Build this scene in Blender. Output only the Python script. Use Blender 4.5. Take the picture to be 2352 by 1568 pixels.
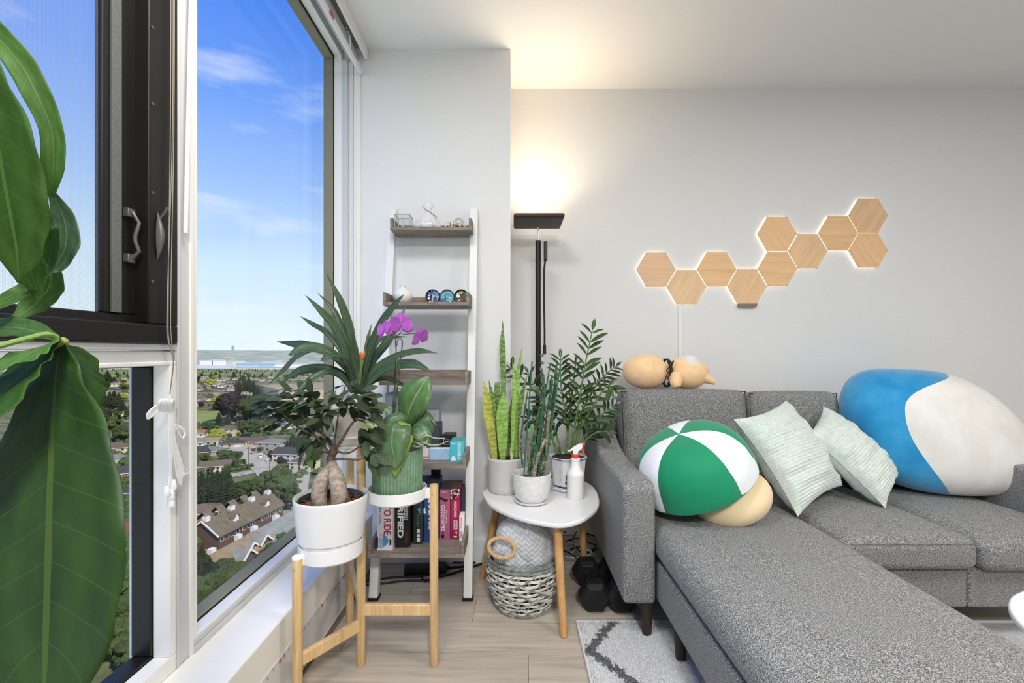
import bpy, math, random
from mathutils import Vector, Matrix, noise

R = random.Random(11)
SC = bpy.context.scene
COL = SC.collection
for _o in list(bpy.data.objects):
    bpy.data.objects.remove(_o)
PI = math.pi

# ---------------------------------------------------------------- camera
F, HC, CX, CY = 1045.0, 1.065, 1178.0, 807.0      # focal length in pixels of the 2352 x 1568 frame, eye height, vanishing point


def P(px, py, Y):
    """The room point seen at pixel (px, py) at distance Y from the camera plane."""
    return Vector(((px - CX) * Y / F, Y, HC - (py - CY) * Y / F))


cam = bpy.data.cameras.new('camera')
cam.sensor_width = 36.0
cam.lens = F * 36.0 / 2352.0
cam.shift_x = -2.0 / 2352.0
cam.shift_y = 23.0 / 2352.0
cam.clip_start, cam.clip_end = 0.05, 9000.0
camo = bpy.data.objects.new('camera', cam)
camo.location = (0, 0, HC)
camo.rotation_euler = (PI / 2, 0, 0)
COL.objects.link(camo)
SC.camera = camo

# ---------------------------------------------------------------- exposure
vs = SC.view_settings
vs.view_transform = 'Standard'
vs.look = 'None'
vs.exposure = 0.22
vs.gamma = 1.0
vs.use_curve_mapping = False
SC.cycles.use_denoising = True
SC.cycles.max_bounces = 10
SC.cycles.diffuse_bounces = 5
SC.cycles.transparent_max_bounces = 16
SC.cycles.sample_clamp_indirect = 6.0
SC.cycles.caustics_reflective = False
SC.cycles.caustics_refractive = False

# ---------------------------------------------------------------- world: clear blue sky paling to the horizon, wispy clouds
w = bpy.data.worlds.new('sky')
SC.world = w
w.use_nodes = True
nt = w.node_tree
nt.nodes.clear()
_out = nt.nodes.new('ShaderNodeOutputWorld')
_bg = nt.nodes.new('ShaderNodeBackground')
_tc = nt.nodes.new('ShaderNodeTexCoord')
_sep = nt.nodes.new('ShaderNodeSeparateXYZ')
_ramp = nt.nodes.new('ShaderNodeValToRGB')
nt.links.new(_tc.outputs['Generated'], _sep.inputs[0])
nt.links.new(_sep.outputs['Z'], _ramp.inputs[0])
el = _ramp.color_ramp.elements
el[0].position, el[0].color = 0.0, (.84, .93, 1.0, 1)
el[1].position, el[1].color = 1.0, (.045, .17, .74, 1)
for pos, c in ((.03, (.80, .91, 1.0)), (.16, (.62, .80, 1.0)), (.30, (.34, .54, .98)), (.44, (.15, .35, .95)), (.58, (.065, .235, .90))):
    e = el.new(pos)
    e.color = (*c, 1)
_map = nt.nodes.new('ShaderNodeMapping')
_map.inputs['Scale'].default_value = (1.6, 1.6, 7.0)
_map.inputs['Location'].default_value = (.35, .2, .4)
_nz = nt.nodes.new('ShaderNodeTexNoise')
_nz.inputs['Scale'].default_value = 2.3
_nz.inputs['Detail'].default_value = 7.0
_nz.inputs['Roughness'].default_value = .55
_cr = nt.nodes.new('ShaderNodeValToRGB')
_cr.color_ramp.elements[0].position = .55
_cr.color_ramp.elements[0].color = (0, 0, 0, 1)
_cr.color_ramp.elements[1].position = .78
_cr.color_ramp.elements[1].color = (.6, .6, .6, 1)
_mx = nt.nodes.new('ShaderNodeMixRGB')
_mx.inputs[2].default_value = (.93, .96, 1.0, 1)
nt.links.new(_tc.outputs['Generated'], _map.inputs[0])
nt.links.new(_map.outputs[0], _nz.inputs[0])
nt.links.new(_nz.outputs[0], _cr.inputs[0])
nt.links.new(_cr.outputs[0], _mx.inputs[0])
nt.links.new(_ramp.outputs[0], _mx.inputs[1])
nt.links.new(_mx.outputs[0], _bg.inputs[0])
_bg.inputs[1].default_value = .95
nt.links.new(_bg.outputs[0], _out.inputs[0])

# ---------------------------------------------------------------- sun, behind the building
sl = bpy.data.lights.new('sun', 'SUN')
sl.energy = 3.6
sl.angle = math.radians(3)
sl.color = (1.0, .87, .66)
so = bpy.data.objects.new('sun', sl)
so.rotation_euler = Vector((.62, -.55, .80)).to_track_quat('Z', 'Y').to_euler()
COL.objects.link(so)

# ---------------------------------------------------------------- added fill lamps out of view, to brighten the room (housings follow below)
FILL_LAMPS = [(-.30, .75, 17), (.35, -1.3, 84), (2.0, .35, 25)]
for (lx, ly, pw) in FILL_LAMPS:
    al = bpy.data.lights.new('fill_lamp_light', 'AREA')
    al.shape = 'DISK'
    al.size = .55
    al.energy = pw
    al.color = (1.0, .985, .965)
    ao = bpy.data.objects.new('fill_lamp_light', al)
    ao.location = (lx, ly, 2.535)
    COL.objects.link(ao)


# ================================================================ helpers
def srgb(r, g, b):
    f = lambda c: (c / 255 / 12.92) if c <= 10.3 else ((c / 255 + .055) / 1.055) ** 2.4
    return (f(r), f(g), f(b))


MATS = {}


def mat(name, col=(200, 200, 200), rough=.5, spec=.35, metal=0.0, es=0.0, trans=0.0, sub=0.0, sheen=0.0, coat=0.0):
    if name in MATS:
        return MATS[name]
    m = bpy.data.materials.new(name)
    m.use_nodes = True
    b = m.node_tree.nodes['Principled BSDF']
    c = (*srgb(*col), 1)
    b.inputs['Base Color'].default_value = c
    b.inputs['Roughness'].default_value = rough
    b.inputs['Specular IOR Level'].default_value = spec
    b.inputs['Metallic'].default_value = metal
    b.inputs['Transmission Weight'].default_value = trans
    b.inputs['Sheen Weight'].default_value = sheen
    b.inputs['Coat Weight'].default_value = coat
    if sub:
        b.inputs['Subsurface Weight'].default_value = sub
        b.inputs['Subsurface Radius'].default_value = (.02, .02, .02)
    if es:
        b.inputs['Emission Color'].default_value = c
        b.inputs['Emission Strength'].default_value = es
    MATS[name] = m
    return m


def N(m, t, **kw):
    n = m.node_tree.nodes.new('ShaderNode' + t)
    for k, v in kw.items():
        if k in n.inputs:
            n.inputs[k].default_value = v
        else:
            setattr(n, k, v)
    return n


def L(m, a, b):
    m.node_tree.links.new(a, b)


def bsdf(m):
    return m.node_tree.nodes['Principled BSDF']


def coords(m, scale=(1, 1, 1), kind='Object', rot=(0, 0, 0)):
    tc = N(m, 'TexCoord')
    mp = N(m, 'Mapping')
    mp.inputs['Scale'].default_value = scale
    src = tc.outputs[kind]
    if any(rot):                                   # turn first, then stretch
        m1 = N(m, 'Mapping')
        m1.inputs['Rotation'].default_value = rot
        L(m, src, m1.inputs[0])
        src = m1.outputs[0]
    L(m, src, mp.inputs[0])
    return mp.outputs[0]


def ramp(m, fac, stops):
    r = N(m, 'ValToRGB')
    e = r.color_ramp.elements
    e[0].position, e[0].color = stops[0][0], (*srgb(*stops[0][1]), 1)
    e[1].position, e[1].color = stops[-1][0], (*srgb(*stops[-1][1]), 1)
    for p, c in stops[1:-1]:
        x = e.new(p)
        x.color = (*srgb(*c), 1)
    L(m, fac, r.inputs[0])
    return r.outputs[0]


def bump(m, height, strength=.3, dist=.002):
    b = N(m, 'Bump')
    b.inputs['Strength'].default_value = strength
    b.inputs['Distance'].default_value = dist
    L(m, height, b.inputs['Height'])
    L(m, b.outputs[0], bsdf(m).inputs['Normal'])


def mottled(name, stops, scale=5, stretch=(1, 1, 1), detail=5, rough=.5, bmp=0, bdist=.002, dist=0, spec=.3, kind='Object', rot=(0, 0, 0), sheen=0, vary=0.0, sub=0):
    """A noise-coloured surface; vary shifts the value a little from object to object."""
    if name in MATS:
        return MATS[name]
    m = mat(name, stops[0][1], rough, spec, sheen=sheen, sub=sub)
    n = N(m, 'TexNoise', Scale=scale, Detail=detail, Roughness=.6, Distortion=dist)
    L(m, coords(m, stretch, kind, rot), n.inputs['Vector'])
    c = ramp(m, n.outputs[0], stops)
    if vary:
        oi = N(m, 'ObjectInfo')
        mr = N(m, 'MapRange')
        mr.inputs['To Min'].default_value = 1 - vary
        mr.inputs['To Max'].default_value = 1 + vary
        L(m, oi.outputs['Random'], mr.inputs[0])
        hs = N(m, 'HueSaturation')
        L(m, mr.outputs[0], hs.inputs['Value'])
        L(m, c, hs.inputs['Color'])
        c = hs.outputs[0]
    L(m, c, bsdf(m).inputs['Base Color'])
    if bmp:
        bump(m, n.outputs[0], bmp, bdist)
    return m


def cr(pts, n):
    """Catmull-Rom through pts (vectors), n steps per span."""
    pts = [Vector(p) for p in pts]
    if len(pts) < 3:
        return [pts[0].lerp(pts[-1], i / n) for i in range(n + 1)]
    q = [pts[0] * 2 - pts[1]] + pts + [pts[-1] * 2 - pts[-2]]
    out = []
    for i in range(1, len(q) - 2):
        a, b, c, d = q[i - 1:i + 3]
        for k in range(n):
            t = k / n
            out.append(.5 * ((2 * b) + (c - a) * t + (2 * a - 5 * b + 4 * c - d) * t * t + (3 * b - a - 3 * c + d) * t ** 3))
    out.append(pts[-1])
    return out


def lerpl(vals, t):
    """Piecewise linear list lookup, t in 0..1."""
    x = t * (len(vals) - 1)
    i = min(int(x), len(vals) - 2)
    return vals[i] + (vals[i + 1] - vals[i]) * (x - i)


WM = {}
KIDS = {}


def tag(o, label=None, cat=None, group=None, kind=None):
    if label:
        o['label'] = label
    if cat:
        o['category'] = cat
    if group:
        o['group'] = group
    if kind:
        o['kind'] = kind
    return o


def thing(name, label, cat, loc=(0, 0, 0), group=None):
    o = bpy.data.objects.new(name, None)
    o.empty_display_size = .05
    COL.objects.link(o)
    o.location = loc
    WM[o.name] = Matrix.Translation(loc)
    return tag(o, label, cat, group)


def adopt(o, parent, basis=None):
    if parent is not None:
        o.parent = parent
        o.matrix_parent_inverse = WM.get(parent.name, Matrix()).inverted()
        KIDS.setdefault(parent.name, []).append(o)
    if basis is not None:
        o.matrix_basis = basis
        WM[o.name] = basis
    return o


def inst(name, mesh, parent, basis, label=None):
    """A part that shares its mesh data with alike parts."""
    o = bpy.data.objects.new(name, mesh)
    COL.objects.link(o)
    adopt(o, parent, basis)
    return tag(o, label)


def dup(root, loc, rz=0.0, sc=1.0, label=None, group=None):
    r = root.copy()
    COL.objects.link(r)
    r.location = loc
    r.rotation_euler = (0, 0, rz)
    r.scale = (sc, sc, sc) if not isinstance(sc, tuple) else sc
    tag(r, label, None, group)
    for ch in KIDS.get(root.name, []):
        c = ch.copy()
        COL.objects.link(c)
        c.parent = r
        KIDS.setdefault(r.name, []).append(c)
        for g in KIDS.get(ch.name, []):
            d = g.copy()
            COL.objects.link(d)
            d.parent = c
    return r


def frame_of(d, n):
    """Matrix with y along d and z near n."""
    y = Vector(d).normalized()
    x = y.cross(Vector(n))
    if x.length < 1e-5:
        x = y.cross(Vector((.3, .8, .5)))
    x.normalize()
    z = x.cross(y)
    return Matrix(((x.x, y.x, z.x, 0), (x.y, y.y, z.y, 0), (x.z, y.z, z.z, 0), (0, 0, 0, 1)))


class MB:
    """Collects shapes and links them as one mesh object."""

    def __init__(s):
        s.v, s.f, s.m, s.uv = [], [], [], []

    def add(s, vs, fs, mi=0, uvs=None):
        b = len(s.v)
        s.v += [tuple(v) for v in vs]
        s.f += [tuple(i + b for i in f) for f in fs]
        s.m += [mi] * len(fs)
        s.uv += list(uvs) if uvs else [(0, 0)] * len(vs)
        return s

    def box(s, x0, x1, y0, y1, z0, z1, mi=0, M=None):
        vs = [Vector((x, y, z)) for z in (z0, z1) for y in (y0, y1) for x in (x0, x1)]
        if M is not None:
            vs = [M @ v for v in vs]
        return s.add(vs, [(0, 2, 3, 1), (4, 5, 7, 6), (0, 1, 5, 4), (2, 6, 7, 3), (0, 4, 6, 2), (1, 3, 7, 5)], mi)

    def beam(s, a, b, wx, wy, up=(0, 0, 1), mi=0):
        """A rectangular bar from a to b."""
        a, b = Vector(a), Vector(b)
        M = frame_of(b - a, up)
        M.translation = a
        return s.box(-wx / 2, wx / 2, 0, (b - a).length, -wy / 2, wy / 2, mi, M)

    def tube(s, pts, rad, n=8, mi=0, cap=True, ell=None, twist=0.0):
        pts = [Vector(p) for p in pts]
        k = len(pts)
        rs = rad if isinstance(rad, (list, tuple)) else [rad] * k
        if len(rs) != k:
            rs = [lerpl(rs, i / (k - 1)) for i in range(k)]
        t0 = (pts[1] - pts[0]).normalized()
        ref = Vector((0, 0, 1)) if abs(t0.z) < .9 else Vector((1, 0, 0))
        side = t0.cross(ref).normalized()
        vs, fs = [], []
        for i, p in enumerate(pts):
            t = (pts[min(i + 1, k - 1)] - pts[max(i - 1, 0)])
            t = t.normalized() if t.length > 1e-9 else t0
            side = side - t * side.dot(t)
            side = side.normalized() if side.length > 1e-6 else t.orthogonal().normalized()
            up = side.cross(t)
            for j in range(n):
                a = 2 * PI * j / n + twist * i
                e = ell or (1, 1)
                vs.append(p + (side * math.cos(a) * e[0] + up * math.sin(a) * e[1]) * rs[i])
        for i in range(k - 1):
            for j in range(n):
                j2 = (j + 1) % n
                fs.append((i * n + j, i * n + j2, (i + 1) * n + j2, (i + 1) * n + j))
        if cap:
            fs.append(tuple(range(n - 1, -1, -1)))
            fs.append(tuple((k - 1) * n + j for j in range(n)))
        return s.add(vs, [tuple(reversed(f)) for f in fs], mi)

    def lathe(s, prof, c=(0, 0, 0), n=32, mi=0, fn=None, M=None, cap=True):
        """Turn (r, z) points about the z axis at c. fn(angle, r, z) may change r."""
        vs, fs = [], []
        c = Vector(c)
        for (r, z) in prof:
            for j in range(n):
                a = 2 * PI * j / n
                rr = fn(a, r, z) if fn else r
                q = Vector((rr * math.cos(a), rr * math.sin(a), z))
                vs.append((M @ q if M else q) + c)
        k = len(prof)
        for i in range(k - 1):
            for j in range(n):
                j2 = (j + 1) % n
                fs.append((i * n + j, i * n + j2, (i + 1) * n + j2, (i + 1) * n + j))
        if cap and prof[0][0] > 1e-6:
            fs.append(tuple(range(n - 1, -1, -1)))
        if cap and prof[-1][0] > 1e-6:
            fs.append(tuple((k - 1) * n + j for j in range(n)))
        return s.add(vs, fs, mi)

    def prism(s, poly, z0, z1, M=None, mi=0):
        """Extrude a counter-clockwise polygon (x, y) from z0 to z1."""
        n = len(poly)
        vs = [Vector((x, y, z0)) for x, y in poly] + [Vector((x, y, z1)) for x, y in poly]
        if M is not None:
            vs = [M @ v for v in vs]
        fs = [tuple(range(n - 1, -1, -1)), tuple(range(n, 2 * n))] + [(i, (i + 1) % n, n + (i + 1) % n, n + i) for i in range(n)]
        return s.add(vs, fs, mi)

    def grid(s, fn, nu, nv, mi=0, wrap=False):
        """fn(u, v) in 0..1 -> point."""
        vs, fs, uv = [], [], []
        for j in range(nv + 1):
            for i in range(nu + (0 if wrap else 1)):
                u, v = i / nu, j / nv
                vs.append(fn(u, v))
                uv.append((u, v))
        w_ = nu if wrap else nu + 1
        for j in range(nv):
            for i in range(nu):
                i2 = (i + 1) % w_
                fs.append((j * w_ + i, j * w_ + i2, (j + 1) * w_ + i2, (j + 1) * w_ + i))
        return s.add(vs, fs, mi, uv)

    def ball(s, c, r, n=12, mi=0, M=None, fn=None):
        """An ellipsoid; r a number or three radii."""
        rx, ry, rz = (r, r, r) if not isinstance(r, (tuple, list)) else r
        c = Vector(c)

        def g(u, v):
            a, b = 2 * PI * u, PI * (v - .5)
            q = Vector((rx * math.cos(b) * math.cos(a), ry * math.cos(b) * math.sin(a), rz * math.sin(b)))
            if fn:
                q = fn(q)
            return (M @ q if M else q) + c
        return s.grid(g, n * 2, n, mi, wrap=True)

    def rbox(s, c, h, r, n=4, k=5, fn=None, M=None, mi=0):
        """A rounded box about c with half sizes h and edge radius r; fn deforms points given in -1..1 and world-size form."""
        c = Vector(c)
        h = Vector(h)
        key, vs, fs = {}, [], []

        def steps(a):
            e = min(r / a, .49) * 1.0
            st = [-1 + e * i / k for i in range(k)] + [(-1 + e) + (2 - 2 * e) * i / n for i in range(n + 1)] + [1 - e + e * (i + 1) / k for i in range(k)]
            return st

        def vid(p):
            q = Vector((max(-h[i] + r, min(h[i] - r, p[i])) for i in range(3)))
            d = p - q
            if d.length > 1e-9:
                # map the cube shell onto the rounded shell
                p2 = q + d.normalized() * r
            else:
                p2 = p
            kk = (round(p[0], 6), round(p[1], 6), round(p[2], 6))
            if kk not in key:
                if fn:
                    p2 = fn(p2, Vector((p2[0] / h[0], p2[1] / h[1], p2[2] / h[2])))
                key[kk] = len(vs)
                vs.append((M @ p2 if M else p2) + c)
            return key[kk]
        for ax in range(3):
            a1, a2 = (ax + 1) % 3, (ax + 2) % 3
            s1, s2 = steps(h[a1]), steps(h[a2])
            for sg in (-1, 1):
                for i in range(len(s1) - 1):
                    for j in range(len(s2) - 1):
                        ids = []
                        for (u, v) in ((s1[i], s2[j]), (s1[i + 1], s2[j]), (s1[i + 1], s2[j + 1]), (s1[i], s2[j + 1])):
                            p = Vector((0, 0, 0))
                            p[ax], p[a1], p[a2] = sg * h[ax], u * h[a1], v * h[a2]
                            ids.append(vid(p))
                        if len(set(ids)) == 4:
                            fs.append(tuple(ids) if sg > 0 else tuple(reversed(ids)))
        return s.add(vs, fs, mi)

    def strap(s, pts, ws, nrm=(0, -.8, .6), fold=.25, n=6, mi=0, thick=0.0):
        """A leaf blade along the control points, ws = half widths; creased along its middle."""
        c = cr(pts, n)
        nrm = Vector(nrm)
        k = len(c)
        vs, fs, uv = [], [], []
        cols = (-1, -.55, 0, .55, 1)
        for i, p in enumerate(c):
            t = (c[min(i + 1, k - 1)] - c[max(i - 1, 0)]).normalized()
            sd = t.cross(nrm).normalized()
            nn = sd.cross(t)
            w_ = lerpl(ws, i / (k - 1))
            for q in cols:
                vs.append(p + sd * (q * w_) + nn * (abs(q) * w_ * fold))
                uv.append(((q + 1) / 2, i / (k - 1)))
        for i in range(k - 1):
            for j in range(4):
                fs.append((i * 5 + j, i * 5 + j + 1, (i + 1) * 5 + j + 1, (i + 1) * 5 + j))
        return s.add(vs, fs, mi, uv)

    def mesh(s, name, mats, smooth=True, angle=40):
        me = bpy.data.meshes.new(name)
        me.from_pydata(s.v, [], s.f)
        for m_ in (mats if isinstance(mats, (list, tuple)) else [mats]):
            me.materials.append(m_)
        if any(s.m):
            me.polygons.foreach_set('material_index', s.m)
        if any(a or b for a, b in s.uv):
            ul = me.uv_layers.new(name='UVMap')
            li = [0] * len(me.loops)
            me.loops.foreach_get('vertex_index', li)
            flat = [0.0] * (2 * len(li))
            for i, vi in enumerate(li):
                flat[2 * i], flat[2 * i + 1] = s.uv[vi]
            ul.data.foreach_set('uv', flat)
        me.polygons.foreach_set('use_smooth', [bool(smooth)] * len(s.f))
        me.update()
        if smooth and angle < 180:
            me.set_sharp_from_angle(angle=math.radians(angle))
        return me

    def build(s, name, mats, parent=None, smooth=True, bevel=0.0, seg=2, solid=0.0, label=None, angle=40, sub=0, kind=None):
        o = bpy.data.objects.new(name, s.mesh(name, mats, smooth, angle))
        COL.objects.link(o)
        adopt(o, parent)
        if sub:
            md = o.modifiers.new('subdivide', 'SUBSURF')
            md.levels = md.render_levels = sub
        if solid:
            md = o.modifiers.new('thickness', 'SOLIDIFY')
            md.thickness = solid
            md.offset = 0
        if bevel:
            md = o.modifiers.new('bevel', 'BEVEL')
            md.width = bevel
            md.segments = seg
            md.limit_method = 'ANGLE'
            md.angle_limit = math.radians(35)
        return tag(o, label, None, None, kind)


def solo(mb, name, mats, label, cat, group=None, **kw):
    """A thing that is one mesh."""
    o = mb.build(name, mats, None, **kw)
    return tag(o, label, cat, group)


def struct(mb, name, mats, parent=None, **kw):
    o = mb.build(name, mats, parent, **kw)
    if parent is None:
        o['kind'] = 'structure'
    return o


DOWN = ((0, 0, -1), (1, 0, 0))      # lettering that reads downwards on a face turned to the camera
UPW = ((0, 0, 1), (-1, 0, 0))
ACROSS = ((1, 0, 0), (0, 0, 1))


def text(body, m, at, length, height, way=ACROSS, parent=None, name='lettering', bold=.012, label=None, depth=0.0):
    """Lettering centred at a point, fitted to length x height."""
    cu = bpy.data.curves.new(name, 'FONT')
    cu.body = body
    cu.align_x = 'CENTER'
    cu.align_y = 'CENTER'
    cu.offset = bold
    cu.resolution_u = 3
    cu.extrude = 0
    to = bpy.data.objects.new('tmp', cu)
    COL.objects.link(to)
    bpy.context.view_layer.update()
    me = bpy.data.meshes.new_from_object(to)
    bpy.data.objects.remove(to)
    bpy.data.curves.remove(cu)
    xs = [v.co.x for v in me.vertices]
    ys = [v.co.y for v in me.vertices]
    sx, sy = length / (max(xs) - min(xs)), height / (max(ys) - min(ys))
    mx_, my_ = (max(xs) + min(xs)) / 2, (max(ys) + min(ys)) / 2
    X, Y = Vector(way[0]), Vector(way[1])
    at = Vector(at)
    for v in me.vertices:
        v.co = at + X * ((v.co.x - mx_) * sx) + Y * ((v.co.y - my_) * sy)
    me.name = name
    me.materials.clear()
    me.materials.append(m)
    o = bpy.data.objects.new(name, me)
    COL.objects.link(o)
    if depth:
        md = o.modifiers.new('thickness', 'SOLIDIFY')
        md.thickness = depth
    adopt(o, parent)
    return tag(o, label)


ORD = ['first', 'second', 'third', 'fourth', 'fifth', 'sixth', 'seventh', 'eighth', 'ninth', 'tenth', 'eleventh', 'twelfth', 'thirteenth',
       'fourteenth', 'fifteenth', 'sixteenth', 'seventeenth', 'eighteenth', 'nineteenth', 'twentieth']
TENS = ['', '', 'twenty', 'thirty', 'forty', 'fifty', 'sixty', 'seventy', 'eighty', 'ninety']


def ordinal(i):
    if i < 20:
        return ORD[i]
    n = i + 1
    if n >= 100:
        return 'hundred-' + (ordinal(n - 101) if n > 100 else 'th')
    return (TENS[n // 10] + '-' + ORD[n % 10 - 1]) if n % 10 else TENS[n // 10][:-1] + 'ieth'


# ================================================================ surfaces of the room
wall_m = mottled('wall_paint', [(.3, (226, 226, 226)), (.7, (230, 230, 229))], scale=220, detail=2, rough=.62, bmp=.04, bdist=.0006, spec=.25)
ceil_m = mat('ceiling_paint', (238, 238, 237), .8, .1)
white_m = mat('white_frame', (240, 238, 232), .4, .35)
greyw_m = mat('grey_white_frame', (206, 206, 206), .4, .4)
sill_m = mat('sill_white', (245, 243, 237), .35, .35)
black_m = mat('black_frame', (24, 23, 22), .42, .35)
olive_m = mat('olive_frame', (136, 134, 116), .75, .2)
gask_m = mat('gasket', (12, 12, 12), .6)
base_m = mat('baseboard_paint', (235, 235, 234), .4, .3)

glass_m = bpy.data.materials.new('window_glass')
glass_m.use_nodes = True
_n = glass_m.node_tree
_n.nodes.clear()
_o = _n.nodes.new('ShaderNodeOutputMaterial')
_t = _n.nodes.new('ShaderNodeBsdfTransparent')
_t.inputs[0].default_value = (.975, .99, .985, 1)
_g = _n.nodes.new('ShaderNodeBsdfGlossy')
_g.inputs['Roughness'].default_value = .02
_x = _n.nodes.new('ShaderNodeMixShader')
_lw = _n.nodes.new('ShaderNodeLayerWeight')
_pw = _n.nodes.new('ShaderNodeMath')
_pw.operation = 'POWER'
_pw.inputs[1].default_value = 4.0
_ml = _n.nodes.new('ShaderNodeMath')
_ml.operation = 'MULTIPLY_ADD'
_ml.inputs[1].default_value = .35
_ml.inputs[2].default_value = .012
_n.links.new(_lw.outputs['Facing'], _pw.inputs[0])
_n.links.new(_pw.outputs[0], _ml.inputs[0])
_n.links.new(_ml.outputs[0], _x.inputs[0])
_n.links.new(_t.outputs[0], _x.inputs[1])
_n.links.new(_g.outputs[0], _x.inputs[2])
_n.links.new(_x.outputs[0], _o.inputs[0])

# the insect screen: fine dark threads over mostly open air
screen_m = bpy.data.materials.new('insect_screen')
screen_m.use_nodes = True
_n = screen_m.node_tree
_n.nodes.clear()
_o = _n.nodes.new('ShaderNodeOutputMaterial')
_t = _n.nodes.new('ShaderNodeBsdfTransparent')
_d = _n.nodes.new('ShaderNodeBsdfDiffuse')
_d.inputs[0].default_value = (.30, .30, .32, 1)
_x = _n.nodes.new('ShaderNodeMixShader')
_tc = _n.nodes.new('ShaderNodeTexCoord')
_s = _n.nodes.new('ShaderNodeSeparateXYZ')
_n.links.new(_tc.outputs['Object'], _s.inputs[0])
_ps = []
for ax in ('Y', 'Z'):
    a = _n.nodes.new('ShaderNodeMath')
    a.operation = 'PINGPONG'
    a.inputs[1].default_value = .0012
    b = _n.nodes.new('ShaderNodeMath')
    b.operation = 'LESS_THAN'
    b.inputs[1].default_value = .00013
    _n.links.new(_s.outputs[ax], a.inputs[0])
    _n.links.new(a.outputs[0], b.inputs[0])
    _ps.append(b)
_m2 = _n.nodes.new('ShaderNodeMath')
_m2.operation = 'MAXIMUM'
_n.links.new(_ps[0].outputs[0], _m2.inputs[0])
_n.links.new(_ps[1].outputs[0], _m2.inputs[1])
_n.links.new(_m2.outputs[0], _x.inputs[0])
_n.links.new(_t.outputs[0], _x.inputs[1])
_n.links.new(_d.outputs[0], _x.inputs[2])
_n.links.new(_x.outputs[0], _o.inputs[0])

YB, YC, XR, YREAR, HT = 2.646, 2.30, 4.3, -3.2, 2.592
XI, XG, XO = -.859, -.898, -.95        # inner face of the white frames, gasket line, glass
ZS, XS = .255, -.70                    # window sill top, front of the box below it

struct(MB().box(-.012, XR + .15, YB, YB + .15, -.3, HT + .2), 'wall_back', wall_m)
struct(MB().box(-.956, -.012, YC, YB + .15, -.3, HT + .2), 'wall_column', wall_m)
struct(MB().box(XR, XR + .15, YREAR - .15, YB, -.3, HT + .2), 'wall_right', wall_m)
struct(MB().box(-1.05, XR, YREAR - .15, YREAR, -.3, HT + .2), 'wall_rear', wall_m)
struct(MB().box(-.956, XR + .15, YREAR - .15, YB + .15, HT, HT + .2), 'ceiling', ceil_m)
struct(MB().box(-1.0, XI - .005, YREAR, YC, -.3, ZS), 'wall_window', wall_m)

# floor: a dark bed and laminate boards, each a piece of its own
plank_m = mottled('laminate_oak', [(.25, (150, 139, 124)), (.42, (174, 163, 148)), (.6, (190, 180, 166)), (.8, (204, 195, 182))], scale=1.0, stretch=(1.6, 22, 8), detail=8, rough=.42, bmp=.05, bdist=.0006, dist=1.4, vary=.07, spec=.35)
fl = struct(MB().box(-1.0, XR, YREAR, YB, -.3, -.002), 'floor', mat('floor_bed', (112, 102, 88), .7))
W_, LN = .187, 1.22
pm = MB().box(-LN / 2 + .0008, LN / 2 - .0008, -W_ / 2 + .0008, W_ / 2 - .0008, -.006, 0).mesh('plank', plank_m, False)
rot = Matrix.Rotation(math.radians(-1.6), 4, 'Z')
for r_ in range(-2, 8):
    yc = 1.599 - 1.87 / 2 * .1 + W_ * (r_ - 1) + .187
    offx = [.24, -.372 + LN / 2, .62, -.05, .4, .1, .75, .3, -.2, .5][r_ + 2]
    for k in range(-1, 4):
        x = offx + LN * k
        if x - LN / 2 > 3.4 or x + LN / 2 < -.75:
            continue
        M_ = rot @ Matrix.Translation((x, yc, 0))
        if x - LN / 2 < -.74:                      # cut at the wall
            a_ = -.73 - x + LN / 2
            mesh_ = MB().box(-LN / 2 + a_, LN / 2 - .0008, -W_ / 2 + .0008, W_ / 2 - .0008, -.006, 0).mesh('plank', plank_m, False)
        else:
            mesh_ = pm
        inst('plank', mesh_, fl, M_)

# boxed sill under the windows with protective film on its face
struct(MB().box(XI - .004, XS, YREAR, YC, .0, ZS), 'window_sill', sill_m, bevel=.004)
film = struct(MB().box(XS, XS + .0012, YREAR, 2.296, .02, .147), 'trim_1', mat('film', (222, 222, 222), .25, .5))
fm = [mat('film_print', (128, 128, 128), .5), mat('film_orange', (196, 110, 66), .5)]
mk = MB()
y = 1.05
i = 0
while y < 2.2:
    mk.box(XS + .0013, XS + .0016, y, y + R.choice((.003, .006, .010)), .130 + R.uniform(0, .005), .136 + R.uniform(0, .005))
    y += R.uniform(.02, .038)
    i += 1
mk.build('film_marks', fm[0], film, False)
mk = MB()
for y in (1.36, 1.47, 1.66, 1.87):
    mk.box(XS + .0013, XS + .0018, y, y + .012, .131, .142)
mk.build('film_tabs', fm[1], film, False)


def ring(y0, y1, z0, z1, iy0, iy1, iz0, iz1, xa, xb):
    """Four bars round an opening in the window wall: outer y0..y1 z0..z1, inner iy0.. iz1, between planes xa < xb."""
    m_ = MB()
    m_.box(xa, xb, y0, y1, z0, iz0)
    m_.box(xa, xb, y0, y1, iz1, z1)
    m_.box(xa, xb, y0, iy0, iz0, iz1)
    m_.box(xa, xb, iy1, y1, iz0, iz1)
    return m_


M0, M1 = 1.161, 1.2197                  # the mullion between the two windows
# window 1: the big fixed light
w1 = struct(ring(M1, YC, ZS, HT, M1 + .02, 2.284, .297, 2.55, XG, XI), 'window_1', white_m, None, bevel=.002)
ring(M1, YC, ZS, HT, M1 + .03, 2.279, .305, 2.535, XO, XG - .003).build('outer_frame', olive_m, w1, bevel=.004)
ring(M1, YC, ZS, HT, M1 + .024, 2.2815, .3, 2.543, XG - .003, XG).build('gasket', gask_m, w1, False)
MB().box(XO - .012, XO - .004, M1 + .02, 2.29, .29, 2.545).build('glass_pane', glass_m, w1, False)
g_ = MB()
g_.box(XI, XI + .007, M1, 2.295, ZS, .272)
g_.box(XI, XI + .003, M1, 2.295, .276, .290)
g_.build('bead', greyw_m, w1, bevel=.0015)
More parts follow.
